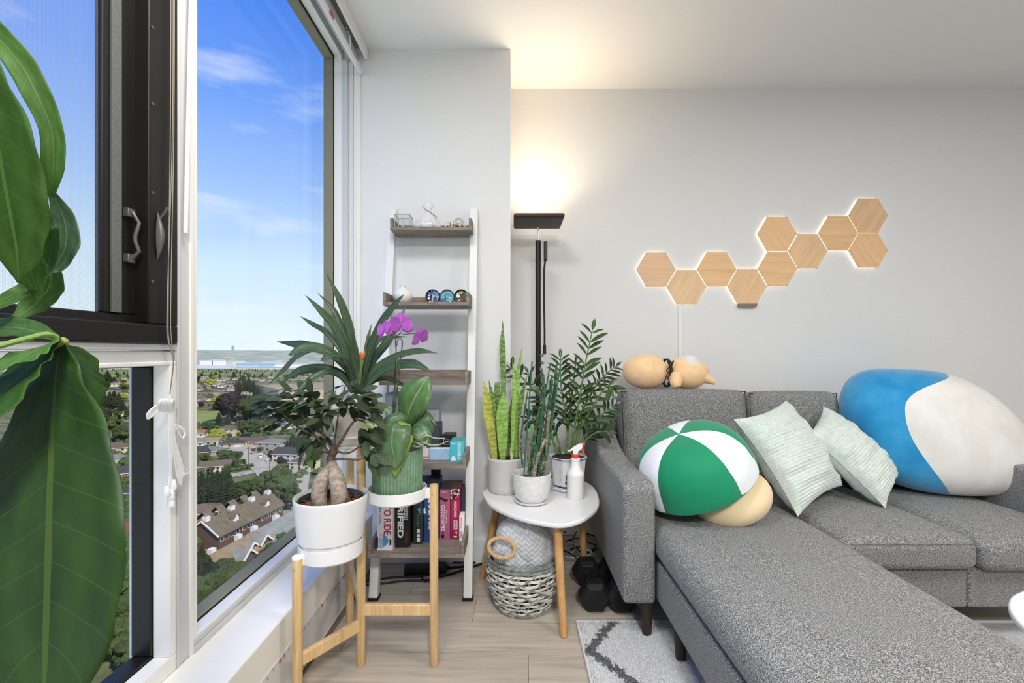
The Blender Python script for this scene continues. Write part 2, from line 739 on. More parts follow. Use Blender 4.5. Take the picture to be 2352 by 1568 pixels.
# mullion
mu = struct(MB().box(XO - .03, XI, M0, M1, ZS, HT), 'trim_2', greyw_m, bevel=.003)
MB().box(XI, XI + .004, M1 - .013, M1, ZS, HT).build('edge_strip', white_m, mu, bevel=.001)
MB().box(XI, XI + .003, M0, M0 + .012, ZS, HT).build('edge_strip', greyw_m, mu, bevel=.001)
# far jamb mouldings against the column
t3 = struct(MB().box(-.86, -.828, 2.283, YC, ZS, 2.53), 'trim_3', greyw_m, bevel=.002)
MB().box(-.828, -.803, 2.289, YC, ZS, 2.53).build('moulding', mat('pale_grey', (222, 222, 222), .4), t3, bevel=.002)
MB().box(-.803, -.768, 2.294, YC, ZS, 2.53).build('moulding', white_m, t3, bevel=.002)

# window 2: fixed light below, black casement with insect screen above
w2 = struct(ring(.02, M0, ZS, 1.04, .06, 1.141, .297, 1.030, XG - .004, XI), 'window_2', white_m, None, bevel=.002)
ring(.02, M0, ZS, 1.04, .07, 1.135, .303, 1.027, -.953, XG - .005).build('outer_frame', black_m, w2, bevel=.003)
MB().box(XO - .02, XO - .012, .06, 1.145, .29, 1.035).build('glass_pane', glass_m, w2, False)
tr = MB()
tr.box(XG, XI - .004, .02, M0, 1.037, 1.066)
tr.box(XG, XI, .02, M0, 1.068, 1.084)
tr.build('transom', greyw_m, w2, bevel=.002)
cf = ring(.02, 1.158, 1.084, HT, .11, 1.066, 1.13, 2.47, -.912, XI + .007).build('casement_frame', black_m, w2, bevel=.004)
sa = ring(.09, 1.09, 1.10, 2.50, .2, .981, 1.15, 2.42, -.903, -.885).build('sash', black_m, w2, bevel=.003)
MB().box(-.886, -.881, 1.0, 1.025, 1.152, 2.42).build('pile_strip', mottled('pile', [(.3, (86, 90, 86)), (.7, (112, 116, 110))], scale=400, rough=.9), sa, False)
MB().box(-.902, -.898, .19, .99, 1.14, 2.43).build('glass_pane', glass_m, w2, False)
MB().grid(lambda u, v: (-.894, .195 + .79 * u, 1.145 + 1.28 * v), 1, 1).build('insect_screen', screen_m, w2, False)
hm = mat('handle_grey', (92, 90, 86), .35, .5, metal=.3)
h_ = MB()
h_.tube([(-.884, 1.04, 1.387), (-.872, 1.044, 1.383), (-.860, 1.047, 1.36), (-.866, 1.043, 1.33), (-.866, 1.043, 1.318), (-.860, 1.047, 1.295), (-.872, 1.044, 1.28), (-.884, 1.04, 1.276)], .0045, 8)
h_.box(-.886, -.872, 1.032, 1.052, 1.372, 1.392)
h_.box(-.886, -.872, 1.032, 1.052, 1.268, 1.288)
h_.build('pull_handle', hm, sa, bevel=.003)
lv = MB()
lv.grid(lambda u, v: (-.850 + .014 * math.sin(PI * v) * math.sin(PI * u) ** .5, 1.088 + .016 * math.sin(PI * v) * (u - .3), 1.284 + .115 * v), 8, 16)
lv.tube([(-.85, 1.092, 1.38), (-.838, 1.096, 1.40), (-.834, 1.098, 1.413)], .003, 8)
lv.build('latch_lever', hm, cf)
for z in (1.23, 1.44, 1.65, 1.83):
    MB().lathe([(.004, 0), (.004, .002), (.0015, .003)], (0, 0, 0), 10, M=Matrix.Translation((-.852 + .0, 1.075, z)) @ Matrix.Rotation(PI / 2, 4, 'Y')).build('screw', hm, cf)
# the wall of glass goes on behind the camera
for k, (a, b) in enumerate(((-1.45, -.04), (-3.1, -1.5))):
    wk = struct(ring(a, b, ZS, HT, a + .05, b - .05, .3, 2.5, XO - .03, XI), 'window_%d' % (k + 3), white_m, None)
    MB().box(XO - .012, XO - .004, a + .04, b - .04, .29, 2.51).build('glass_pane', glass_m, wk, False)
struct(MB().box(XO - .03, XI, -.04, .02, ZS, HT), 'trim_4', greyw_m)
struct(MB().box(XO - .03, XI, -1.5, -1.45, ZS, HT), 'trim_5', greyw_m)
struct(MB().box(XO - .03, XI, -3.2, -3.1, ZS, HT), 'trim_6', greyw_m)

# skirting
struct(MB().box(XS, -.012, YC - .012, YC, 0, .12), 'baseboard_column', base_m, bevel=.002)
struct(MB().box(-.012, XR, YB - .012, YB, 0, .12), 'baseboard_back', base_m, bevel=.002)

# roller blind under the ceiling
bl = thing('roller_blind', 'white rolled-up window blind behind its fascia under the ceiling', 'blind', (-.76, .9, 2.5))
MB().box(-.742, -.728, -.05, 2.285, 2.532, HT).build('fascia', white_m, bl, bevel=.003)
MB().tube([(-.80, -.05, 2.545), (-.80, 2.27, 2.545)], .028, 16).build('cloth_roll', mat('blind_cloth', (176, 176, 175), .8), bl)
MB().box(-.835, -.742, -.05, 2.27, 2.575, HT).build('head_rail', mat('rail_grey', (150, 150, 150), .5), bl)
bb = MB().tube([(-.765, -.05, 2.468), (-.765, 2.285, 2.468)], .0125, 12).build('bottom_bar', mat('bar_white', (232, 232, 232), .35), bl)
MB().box(-.7545, -.752, 1.87, 1.915, 2.459, 2.477).build('sticker', mat('sticker_red', (172, 84, 66), .5), bb, label='small red sticker on the bottom bar')
for y in (1.93, 2.02, 2.15):
    MB().tube([(-.765, y, 2.4805), (-.765, y + .012, 2.4805)], .007, 8).build('bar_clip', white_m, bb)
cd = MB()
for k in range(5):
    cd.tube(cr([(-.77, 2.1 + .012 * k, 2.56), (-.755 - .006 * k, 2.12 + .014 * k, 2.52), (-.765, 2.125 + .012 * k, 2.482)], 5), .0018, 5)
cd.build('pull_cord', mat('cord_white', (226, 226, 224), .6), bl)
MB().tube([(-.785, 2.28, 2.53), (-.787, 2.28, .9)], .0022, 6).build('side_cord', mat('cord_pale', (238, 238, 238), .5), bl)

# housings of the added fill lamps, unseen above and behind the camera
for k, (lx, ly, pw) in enumerate(FILL_LAMPS):
    t = thing('fill_lamp', ['added round fill lamp out of view near the windows', 'added round fill lamp out of view behind the camera', 'added round fill lamp out of view over the chaise'][k], 'ceiling lamp', (lx, ly, HT), 'added fill lamps out of view')
    MB().lathe([(.30, HT - .045), (.31, HT - .04), (.31, HT - .001)], (lx, ly, 0), 40).build('rim', white_m, t)
    MB().lathe([(0, HT - .052), (.28, HT - .05), (.295, HT - .044)], (lx, ly, 0), 40).build('diffuser', mat('fill_diffuser', (255, 250, 240), .5, es=3.0), t)


# ================================================================ the suburb seen from the twenty-odd floors up
ZG = HC - 70.0


def G(px, py, z=ZG):
    """Point at height z seen at a pixel below the horizon."""
    Y = F * (HC - z) / (py - CY)
    return Vector(((px - CX) * Y / F, Y, z))


ground_m = mottled('suburb_ground', [(.3, (76, 86, 52)), (.46, (104, 110, 72)), (.58, (134, 130, 98)), (.74, (172, 164, 140))], scale=.06, detail=9, rough=.95, spec=.05)
struct(MB().grid(lambda u, v: (-5200 + 6500 * u, 60 + 1800 * v, ZG), 4, 4), 'ground', ground_m, smooth=False)
water_m = mat('river_water', (216, 214, 204), .5, .4)
struct(MB().grid(lambda u, v: (-5200 + 6500 * u, 1850 + 900 * v, ZG + .2), 2, 2), 'river', water_m, smooth=False)
hill_m = mottled('far_hills', [(.35, (150, 160, 140)), (.5, (168, 175, 154)), (.62, (188, 192, 172)), (.72, (214, 212, 196))], scale=.012, detail=8, rough=1, spec=0, stretch=(1, 1, 3))  # distance haze is mixed into the hill colours, hence so pale


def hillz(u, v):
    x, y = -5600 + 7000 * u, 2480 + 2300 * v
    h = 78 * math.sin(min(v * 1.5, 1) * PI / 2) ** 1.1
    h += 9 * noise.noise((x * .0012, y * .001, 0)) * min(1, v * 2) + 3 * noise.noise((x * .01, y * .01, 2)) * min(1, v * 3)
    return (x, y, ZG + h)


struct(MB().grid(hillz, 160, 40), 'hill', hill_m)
lawn_m = mottled('park_lawn', [(.35, (126, 142, 70)), (.65, (150, 160, 92))], scale=.05, detail=6, rough=.95, spec=.05)


def ground_patch(name, pts, m, z=.1):
    q = [G(*p) for p in pts]
    return struct(MB().add([(p.x, p.y, ZG + z) for p in q], [tuple(range(len(q)))]), name, m, smooth=False)


ground_patch('lawn', [(380, 970), (508, 968), (505, 944), (380, 942)], lawn_m)
ground_patch('lawn', [(590, 964), (640, 975), (640, 930), (590, 926)], lawn_m)
ground_patch('lawn', [(505, 1110), (612, 1096), (600, 1150), (520, 1150)], mottled('verge', [(.35, (92, 122, 66)), (.65, (120, 142, 84))], scale=.09, rough=.95, spec=.05), .12)
road_m = mottled('asphalt_pale', [(.35, (172, 164, 146)), (.65, (194, 186, 166))], scale=.12, rough=.9, spec=.1)


_rz = [.12]


def road(pts, wd, name='road', z=.16, m=road_m):
    _rz[0] += .12
    z = _rz[0]
    c = [G(*p) for p in pts]
    vs = []
    for i, p in enumerate(c):
        t = (c[min(i + 1, len(c) - 1)] - c[max(i - 1, 0)]).normalized()
        s_ = Vector((t.y, -t.x, 0)) * wd / 2
        vs += [(p.x - s_.x, p.y - s_.y, ZG + z), (p.x + s_.x, p.y + s_.y, ZG + z)]
    return struct(MB().add(vs, [(2 * i, 2 * i + 1, 2 * i + 3, 2 * i + 2) for i in range(len(c) - 1)]), name, m, smooth=False)


road([(430, 1112), (525, 1094), (575, 1084), (618, 1078)], 9)
road([(490, 1044), (530, 1034), (565, 1027), (640, 1022), (760, 1016)], 9)
road([(548, 1012), (560, 1032), (590, 1056), (622, 1085), (660, 1125)], 15)
road([(618, 1078), (690, 1066), (760, 1060)], 9)
road([(594, 925), (606, 942), (640, 960), (680, 985)], 14, z=.2)
road([(655, 1140), (668, 1090), (700, 1080)], 20, z=.1)
road([(150, 1010), (250, 1006), (330, 1003)], 9)
road([(390, 975), (510, 972), (590, 975)], 6)
road([(430, 900), (520, 896), (600, 893)], 8)
ground_patch('yard', [(440, 1262), (690, 1120), (760, 1200), (520, 1400)], mottled('court', [(.35, (150, 142, 122)), (.65, (170, 160, 140))], scale=.2, rough=.9), .05)

# ---------------------------------------------------------------- trees: a few kinds, each crown and trunk a part
tm = {
    'conifer': mottled('needles_dark', [(.3, (34, 42, 28)), (.55, (54, 62, 42)), (.8, (82, 88, 62))], scale=.9, detail=6, rough=.9, spec=.05, vary=.25),
    'broad': mottled('leaves_green', [(.3, (52, 66, 38)), (.55, (80, 94, 56)), (.8, (118, 130, 84))], scale=.8, detail=6, rough=.9, spec=.05, vary=.25),
    'yellow': mottled('leaves_yellow', [(.3, (104, 118, 44)), (.55, (146, 156, 66)), (.8, (184, 190, 96))], scale=.8, detail=6, rough=.9, spec=.05, vary=.2),
    'purple': mottled('leaves_purple', [(.3, (46, 38, 40)), (.6, (72, 60, 60)), (.85, (98, 84, 80))], scale=.8, detail=6, rough=.9, spec=.05, vary=.2),
}
bark_m = mat('bark', (84, 70, 56), .9)


def conifer(seed):
    r = random.Random(seed)
    m_ = MB()
    n, k = 18, 11
    for i in range(k):
        z0, z1 = .10 + .80 * i / k, .10 + .80 * (i + 1.9) / k
        r0 = .25 * (1 - i / k) ** .8 + .012
        vs = []
        for j in range(n):
            a = 2 * PI * j / n
            rr = r0 * (1.12 if j % 2 else .72) * r.uniform(.8, 1.15)
            vs.append((rr * math.cos(a), rr * math.sin(a), z0 + r.uniform(-.018, .012) - (.015 if j % 2 else 0)))
        vs.append((0, 0, min(z1 + .03, 1)))
        m_.add(vs, [(j, (j + 1) % n, n) for j in range(n)])
    return m_


def broad(seed, wide=.34):
    r = random.Random(seed)
    m_ = MB()
    for i in range(30):
        a, b = r.uniform(0, 2 * PI), r.uniform(-.6, 1.0)
        rad = wide * (1 - .35 * abs(b)) * r.uniform(.35, .85)
        c = (rad * math.cos(a), rad * math.sin(a), .6 + .27 * b)
        s_ = r.uniform(.08, .15)
        sd = r.random() * 50
        m_.ball(c, s_, 8, fn=lambda q: q * (1 + .55 * noise.noise(q * 38 + Vector((sd, 0, 0)))))
    return m_


protos = {}
for kind, mk_ in (('conifer', lambda k: conifer(k)), ('broad', lambda k: broad(k)), ('yellow', lambda k: broad(k + 40, .4)), ('purple', lambda k: broad(k + 80, .3))):
    protos[kind] = []
    for k in range(3 if kind in ('conifer', 'broad') else 2):
        cm = mk_(k + 3).mesh('crown', tm[kind], False)
        tk = MB().tube([(0, 0, 0), (0, 0, .2), (.01, 0, .5)], [.022, .018, .01], 6).mesh('trunk', bark_m)
        protos[kind].append((cm, tk))
KN = {'conifer': 'dark conifer', 'broad': 'green leafy tree', 'yellow': 'yellow-green leafy tree', 'purple': 'dark purple-leaved tree'}
tree_n = {}


def tree(px, py, kind, h, where=None, wide=1.0, label=None):
    p = G(px, py)
    key = (kind, where)
    i = tree_n[key] = tree_n.get(key, -1) + 1
    nm = 'conifer_tree' if kind == 'conifer' else 'leafy_tree'
    t = thing(nm, label or ('%s %s, %s one there' % (KN[kind], where, ordinal(i))), 'tree', (0, 0, 0), 'trees in the suburb below')
    cm, tk = protos[kind][R.randrange(len(protos[kind]))]
    inst('crown', cm, t, Matrix())
    inst('trunk', tk, t, Matrix())
    t.location = p
    t.scale = (h * wide, h * wide, h)
    t.rotation_euler = (0, 0, R.uniform(0, 6.28))
    return t


# ---------------------------------------------------------------- houses
roofc = {'brown': (112, 98, 84), 'dark': (78, 76, 74), 'grey': (128, 126, 120), 'tan': (150, 134, 110), 'red': (122, 82, 68), 'rust': (148, 108, 82)}
roof_m = {k: mottled('roof_' + k, [(.3, tuple(int(x * .88) for x in c)), (.7, tuple(min(255, int(x * 1.1)) for x in c))], scale=1.3, detail=5, rough=.9, spec=.1, vary=.08) for k, c in roofc.items()}
wallc = {'white': (226, 222, 212), 'cream': (214, 200, 172), 'grey': (178, 174, 166), 'brick': (158, 112, 84), 'brown': (140, 118, 96)}
hw_m = {k: mat('house_' + k, c, .85, .1) for k, c in wallc.items()}
hwin_m = mat('house_window', (52, 56, 60), .2, .6)
htrim_m = mat('house_trim', (232, 230, 222), .6)


def house(w_, d_, h_, rise, wall, roof, kind='hip', wins=3, chim=False, garage=False):
    """Local axes: front towards -y. Returns the root, not yet placed."""
    t = thing('house', None, None)
    MB().box(-w_ / 2, w_ / 2, -d_ / 2, d_ / 2, 0, h_).build('house_wall', hw_m[wall], t, False)
    o_ = .6
    W2, D2 = w_ / 2 + o_, d_ / 2 + o_
    rm_ = MB()
    if kind == 'hip':
        q = min(D2, W2 * .8)
        vs = [(-W2, -D2, h_), (W2, -D2, h_), (W2, D2, h_), (-W2, D2, h_), (-W2 + q, 0, h_ + rise), (W2 - q, 0, h_ + rise)]
        fs = [(0, 1, 5, 4), (1, 2, 5), (2, 3, 4, 5), (3, 0, 4), (3, 2, 1, 0)]
    else:
        vs = [(-W2, -D2, h_ - .15), (W2, -D2, h_ - .15), (W2, D2, h_ - .15), (-W2, D2, h_ - .15), (-W2, 0, h_ + rise), (W2, 0, h_ + rise)]
        fs = [(0, 1, 5, 4), (1, 2, 5), (2, 3, 4, 5), (3, 0, 4), (3, 2, 1, 0)]
    ro = rm_.add(vs, fs).build('roof', roof_m[roof], t, False)
    MB().box(-W2, W2, -D2 - .02, -D2 + .1, h_ - .3, h_).build('eave_board', htrim_m, ro, False)
    n = wins
    for k in range(n):
        x = -w_ / 2 + w_ * (k + .5) / n
        if garage and k == n - 1:
            MB().box(x - 2.2, x + 2.2, -d_ / 2 - .08, -d_ / 2, .1, 2.4).build('garage_door', htrim_m, t, False)
            continue
        wi = MB().box(x - .9, x + .9, -d_ / 2 - .1, -d_ / 2, h_ - 2.0, h_ - .7).build('window', htrim_m, t, False)
        MB().box(x - .72, x + .72, -d_ / 2 - .13, -d_ / 2 - .1, h_ - 1.85, h_ - .85).build('pane', hwin_m, wi, False)
    for sx in (-1, 1):
        wi = MB().box(sx * w_ / 2 - .07, sx * w_ / 2 + .07, -1, 1, h_ - 2.0, h_ - .8).build('window', hwin_m, t, False)
    if h_ > 4.5:
        for k in range(n):
            x = -w_ / 2 + w_ * (k + .5) / n
            MB().box(x - .8, x + .8, -d_ / 2 - .1, -d_ / 2, .8, 2.2).build('window', hwin_m, t, False)
    if chim:
        MB().box(w_ * .2, w_ * .2 + .8, -.4, .4, h_, h_ + rise + .9).build('chimney', hw_m['brick'], t, False)
    return t


def place(t, px, py, rz, label, group=None):
    t.location = G(px, py)
    t.rotation_euler = (0, 0, rz)
    return tag(t, label, 'house', group or 'houses in the suburb below')


HS = [  # px, py of the base, width, depth, wall height, rise, walls, roof, kind, windows, chimney, garage, turn, label
    (497, 1079, 16, 8, 3.2, 2.6, 'white', 'brown', 'gable', 4, 0, 0, .28, 'long white bungalow with brown roof beside the grass corner and hedge'),
    (459, 1046, 14, 11, 3.2, 3.2, 'brick', 'dark', 'hip', 3, 0, 0, .25, 'low brick house with dark hip roof behind the white bungalow'),
    (488, 1043, 13, 9, 3.0, 2.4, 'grey', 'grey', 'hip', 3, 0, 0, .25, 'grey hip-roofed house next to the dark-roofed brick house'),
    (483, 1022, 13, 9, 3.4, 2.6, 'white', 'tan', 'gable', 3, 1, 0, .3, 'white house with tan gable roof and chimney near the lawn'),
    (455, 1024, 10, 8, 3.2, 2.4, 'white', 'grey', 'gable', 2, 0, 0, .3, 'small white gabled house beside the tan-roofed white house'),
    (535, 1025, 16, 9, 3.0, 2.0, 'cream', 'dark', 'hip', 3, 0, 1, .1, 'cream bungalow with dark roof and white garage door'),
    (582, 1019, 17, 9, 3.2, 2.2, 'brick', 'brown', 'gable', 4, 0, 0, .1, 'brick bungalow under brown gable roof behind the truck'),
    (626, 1033, 17, 11, 6.2, 2.0, 'grey', 'grey', 'hip', 3, 0, 0, -.1, 'two-storey grey house across the road from the vehicles'),
    (527, 1000, 13, 10, 6.4, 2.6, 'cream', 'brown', 'hip', 3, 0, 0, .05, 'tall two-storey cream house between park trees'),
    (452, 1003, 13, 9, 3.4, 2.6, 'white', 'rust', 'gable', 3, 0, 0, .3, 'white house with rust-coloured roof by the park lawn'),
    (668, 1058, 18, 12, 5.6, 3.2, 'white', 'dark', 'gable', 4, 0, 0, -.15, 'large white house with steep dark roof behind the hedge'),
    (640, 985, 14, 9, 3.4, 2.4, 'grey', 'grey', 'hip', 3, 0, 0, .1, 'grey house with grey roof beside the broad road'),
    (700, 1075, 14, 10, 4.8, 2.4, 'cream', 'brown', 'hip', 3, 0, 0, -.2, 'cream house beyond the parking court'),
    (265, 1040, 15, 10, 4.2, 3.0, 'cream', 'brown', 'hip', 3, 1, 0, .5, 'cream house with brown hip roof and chimney under the casement'),
    (266, 1066, 13, 9, 3.4, 2.8, 'white', 'grey', 'hip', 2, 0, 1, .5, 'pale house with grey hip roof in front of the cream house'),
    (280, 1106, 13, 9, 5.4, 2.8, 'brown', 'dark', 'gable', 3, 0, 0, .5, 'brown gabled house with four-pane windows near the big leaf'),
    (238, 1012, 15, 9, 3.2, 2.2, 'grey', 'brown', 'gable', 3, 0, 0, .45, 'low house with brown gable roof below the dark trees'),
    (288, 1150, 12, 9, 4.8, 2.2, 'white', 'dark', 'hip', 3, 0, 0, .5, 'white house with dark roof second below the gabled house'),
    (284, 1245, 14, 10, 4.6, 3.0, 'cream', 'red', 'gable', 3, 0, 0, .4, 'house with reddish-brown gable roof near the big leaf tip'),
    (290, 955, 14, 9, 3.4, 2.2, 'white', 'grey', 'hip', 3, 0, 0, .4, 'white house with grey roof beside the round bright tree'),
    (215, 1045, 13, 9, 3.4, 2.4, 'cream', 'tan', 'hip', 3, 0, 0, .5, 'cream house with tan roof partly behind the big leaf'),
]
for (px, py, w_, d_, h_, ri, wa, ro, kd, wn, ch, ga, rz, lb) in HS:
    place(house(w_, d_, h_, ri, wa, ro, kd, wn, ch, ga), px, py, rz, lb)

# houses farther off, in rows: five kinds copied
kinds = [('white', 'brown'), ('cream', 'dark'), ('white', 'grey'), ('grey', 'brown'), ('white', 'tan'), ('brown', 'dark')]
hp = [house(13 + k, 9, 3.2 + .3 * k, 2.3, a, b, 'hip' if k % 2 else 'gable', 3) for k, (a, b) in enumerate(kinds)]
for t in hp:
    tag(t, None, 'house', 'houses farther off in the suburb')
spots = []
for py, step in ((868, 13), (874, 15), (881, 16), (889, 18), (898, 19), (908, 21), (919, 23), (931, 25), (984, 34)):
    px = 60 + R.uniform(0, 20)
    while px < 830:
        ok = not (590 < px < 760 and 876 < py < 960) and not (395 < px < 512 and 936 < py < 1000)
        if ok:
            spots.append((px + R.uniform(-4, 4), py + R.uniform(-2.5, 2.5)))
        px += step * R.uniform(.85, 1.4)
cnt = [0] * len(hp)
for (px, py) in spots:
    k = R.randrange(len(hp))
    wa, ro = kinds[k]
    near = 'under the casement' if px < 330 else ('before the tan warehouse' if px > 560 else 'between the park and the river')
    lb = 'distant %s house with %s roof %s, %s of its row' % (wa, ro, near, ordinal(cnt[k]))
    if cnt[k] == 0:
        t = hp[k]
        t.location = G(px, py)
        t.rotation_euler = (0, 0, .2 + R.uniform(-.2, .2))
        t['label'] = lb
    else:
        dup(hp[k], G(px, py), .2 + R.choice((0, 0, PI / 2)) + R.uniform(-.15, .15), R.uniform(.9, 1.15), lb)
    cnt[k] += 1

# ---------------------------------------------------------------- the long terrace below the window
TR = Matrix(((.985, .175, 0, -110.0), (-.175, .985, 0, 160.7), (0, 0, 1, 0), (0, 0, 0, 1)))
shing_m = mottled('terrace_shingle', [(.3, (100, 92, 74)), (.5, (118, 109, 90)), (.75, (136, 127, 108))], scale=.5, stretch=(1, 3, 1), detail=8, rough=.95, spec=.05)
tan_m = mottled('terrace_shingle_tan', [(.3, (136, 118, 88)), (.7, (160, 142, 110))], scale=.5, detail=8, rough=.95, spec=.05)
gry_m = mottled('terrace_shingle_grey', [(.3, (132, 134, 126)), (.7, (156, 158, 148))], scale=.5, detail=8, rough=.95, spec=.05)
brick_m = mat('terrace_wall', (104, 82, 72), .9)


def gable_roof(m_, x0, x1, xr, y0, y1, ze, zr, th=.35):
    """Two slopes over x0..x1 with the ridge at xr, along y."""
    vs = []
    for y in (y0, y1):
        vs += [(x0, y, ze), (xr, y, zr), (x1, y, ze), (x1, y, ze - th), (xr, y, zr - th), (x0, y, ze - th)]
    vs = [TR @ Vector(v) for v in vs]
    return m_.add(vs, [(0, 1, 7, 6), (1, 2, 8, 7), (2, 3, 9, 8), (5, 0, 6, 11), (3, 4, 10, 9), (4, 5, 11, 10), (0, 5, 4, 1), (1, 4, 3, 2), (6, 7, 10, 11), (7, 8, 9, 10)])


def gable_wall(m_, x0, x1, xr, y0, y1, z0, ze, zr):
    vs = []
    for y in (y0, y1):
        vs += [(x0, y, z0), (x1, y, z0), (x1, y, ze), (xr, y, zr), (x0, y, ze)]
    return m_.add([TR @ Vector(v) for v in vs], [(0, 1, 2, 3, 4), (9, 8, 7, 6, 5), (0, 5, 6, 1), (1, 6, 7, 2), (4, 9, 5, 0)])


te = thing('terrace_building', 'long brick terrace with brown shingle roof, white dormers and ridge vents', 'building', TR @ Vector((0, 17, ZG)))
gable_wall(MB(), -6.3, 6.3, 0, .6, 34.4, ZG, -64.2, -59.4).build('terrace_wall', brick_m, te, False)
gable_roof(MB(), -7.1, 7.1, 0, 0, 35, -64, -59).build('roof', shing_m, te, False)
for k, y in enumerate((2.0, 13.5, 24.0, 33.2)):
    vb = MB().box(-.8, .8, y - 1.0, y + 1.0, -59.6, -57.9, 0, TR).build('ridge_vent', htrim_m, te, False)
    MB().box(-.5, .5, y - .6, y + .6, -57.9, -57.5, 0, TR).build('vent_cap', mat('vent_cap', (150, 146, 138), .7), vb, False)
for y in (10.5, 27.0):
    dm = MB()
    zf = -62.2
    dm.add([TR @ Vector(v) for v in ((4.9, y - 1.1, zf), (4.9, y + 1.1, zf), (4.9, y + 1.1, zf + 1.6), (4.9, y, zf + 2.7), (4.9, y - 1.1, zf + 1.6), (1.6, y - 1.1, zf + 1.6), (1.6, y + 1.1, zf + 1.6), (.6, y, zf + 2.7))],
           [(0, 1, 2, 3, 4), (1, 6, 2), (0, 4, 5)])
    d_ = dm.build('dormer', htrim_m, te, False)
    dr = MB()
    dr.add([TR @ Vector(v) for v in ((5.3, y - 1.5, zf + 1.3), (5.3, y, zf + 2.9), (5.3, y + 1.5, zf + 1.3), (.9, y + 1.5, zf + 1.4), (.3, y, zf + 2.9), (.9, y - 1.5, zf + 1.4))], [(0, 1, 4, 5), (1, 2, 3, 4)])
    dr.build('dormer_roof', shing_m, d_, False, solid=.2)
for y in (2.2, 4.2, 6.8, 9.4, 12.5, 15.0, 17.5, 22.5, 25.0, 27.5, 30.2, 32.8):
    wn = MB().box(6.28, 6.4, y - .75, y + .75, -66.4, -64.7, 0, TR).build('window', htrim_m, te, False)
    MB().box(6.4, 6.44, y - .6, y - .05, -66.2, -64.9, 0, TR).build('pane', hwin_m, wn, False)
    MB().box(6.4, 6.44, y + .05, y + .6, -66.2, -64.9, 0, TR).build('pane', hwin_m, wn, False)
gt = MB()
gt.beam(TR @ Vector((-7.1, -.1, -64.0)), TR @ Vector((0, -.1, -58.95)), .3, .5)
gt.beam(TR @ Vector((0, -.1, -58.95)), TR @ Vector((7.1, -.1, -64.0)), .3, .5)
gt.build('gable_trim', htrim_m, te, False)
rb = MB()
for k in range(5):
    gable_roof(rb, -9.5, -1.2, -5.2, 5.5 + 6 * k, 8.8 + 6 * k, -61.6, -57.9, .3)
rb.build('rear_gables', shing_m, te, False, kind='stuff')

t2 = thing('terrace_building', 'lower grey and tan terrace in front of the long brick one', 'building', TR @ Vector((19, 4, ZG)))
gable_wall(MB(), 12.6, 25.4, 19, -19.4, 22, ZG, -65.8, -62.3).build('terrace_wall', brick_m, t2, False)
gable_roof(MB(), 12, 26, 19, -20, 3.2, -65.6, -62.0).build('roof', tan_m, t2, False)
gable_roof(MB(), 12, 26, 19, 3.2, 23, -65.5, -61.9).build('roof', gry_m, t2, False)
for y in (-13.5, -2.5, 4.8, 16):
    MB().box(16.2, 17.9, y - .9, y + .9, -63.6, -61.4, 0, TR).build('roof_vent', htrim_m, t2, False)
SW = Matrix(((0, 1, 0, 0), (1, 0, 0, 0), (0, 0, 1, 0), (0, 0, 0, 1)))
for (y, xx, zz) in ((-9.5, 27.5, -62.6), (-4.2, 24.5, -62.8), (.5, 25.5, -62.2)):
    c_ = MB()
    pts = [(xx, y - 3, zz - 2.6), (xx, y, zz), (xx, y + 3, zz - 2.6), (xx - 7.5, y + 3, zz - 2.6), (xx - 7.5, y, zz), (xx - 7.5, y - 3, zz - 2.6)]
    c_.add([TR @ Vector(v) for v in pts], [(0, 1, 4, 5), (1, 2, 3, 4)])
    cg = c_.build('cross_gable', gry_m, t2, False, solid=.3)
    b_ = MB()
    b_.beam(TR @ Vector((xx + .2, y - 3, zz - 2.6)), TR @ Vector((xx + .2, y, zz)), .3, .55)
    b_.beam(TR @ Vector((xx + .2, y, zz)), TR @ Vector((xx + .2, y + 3, zz - 2.6)), .3, .55)
    b_.build('gable_trim', htrim_m, cg, False)
    MB().add([TR @ Vector(v) for v in ((xx - .4, y - 2.6, zz - 5), (xx - .4, y + 2.6, zz - 5), (xx - .4, y + 2.6, zz - 2.4), (xx - .4, y, zz - .4), (xx - .4, y - 2.6, zz - 2.4))], [(0, 1, 2, 3, 4)]).build('gable_wall', mat('gable_fill', (88, 84, 80), .9), cg, False)
for t_, lb, px, py in ((house(16, 10, 6, 2.4, 'brick', 'brown', 'hip', 5), 'brick block with a row of windows beside the terrace end', 452, 1206),):
    place(t_, px, py, .6, lb)

# ---------------------------------------------------------------- tan warehouse and the buildings along the river
wa_ = thing('warehouse', 'long flat tan warehouse beyond the broad road', 'building', G(690, 916))
p0, p1, p2, p3 = G(594, 905), G(640, 919), G(850, 915), G(800, 893)
wz = ZG + 15
b_ = MB().add([(p.x, p.y, z) for z in (ZG, wz) for p in (p0, p1, p2, p3)], [(0, 1, 5, 4), (1, 2, 6, 5), (2, 3, 7, 6), (3, 0, 4, 7)])
b_.build('warehouse_wall', mottled('warehouse_wall', [(.35, (198, 180, 142)), (.65, (212, 196, 160))], scale=.05, rough=.9), wa_, False)
MB().add([(p.x, p.y, wz + .1) for p in (p0, p1, p2, p3)], [(0, 1, 2, 3)]).build('roof', mottled('warehouse_roof', [(.35, (158, 142, 108)), (.65, (176, 160, 126))], scale=.03, rough=.95), wa_, False)
for k in range(9):
    q = p1.lerp(p2, .06 + .1 * k)
    MB().box(q.x - 2, q.x + 2, q.y - 1.2, q.y + .5, ZG, ZG + 5).build('loading_door', mat('dock_door', (226, 214, 186), .8), wa_, False)
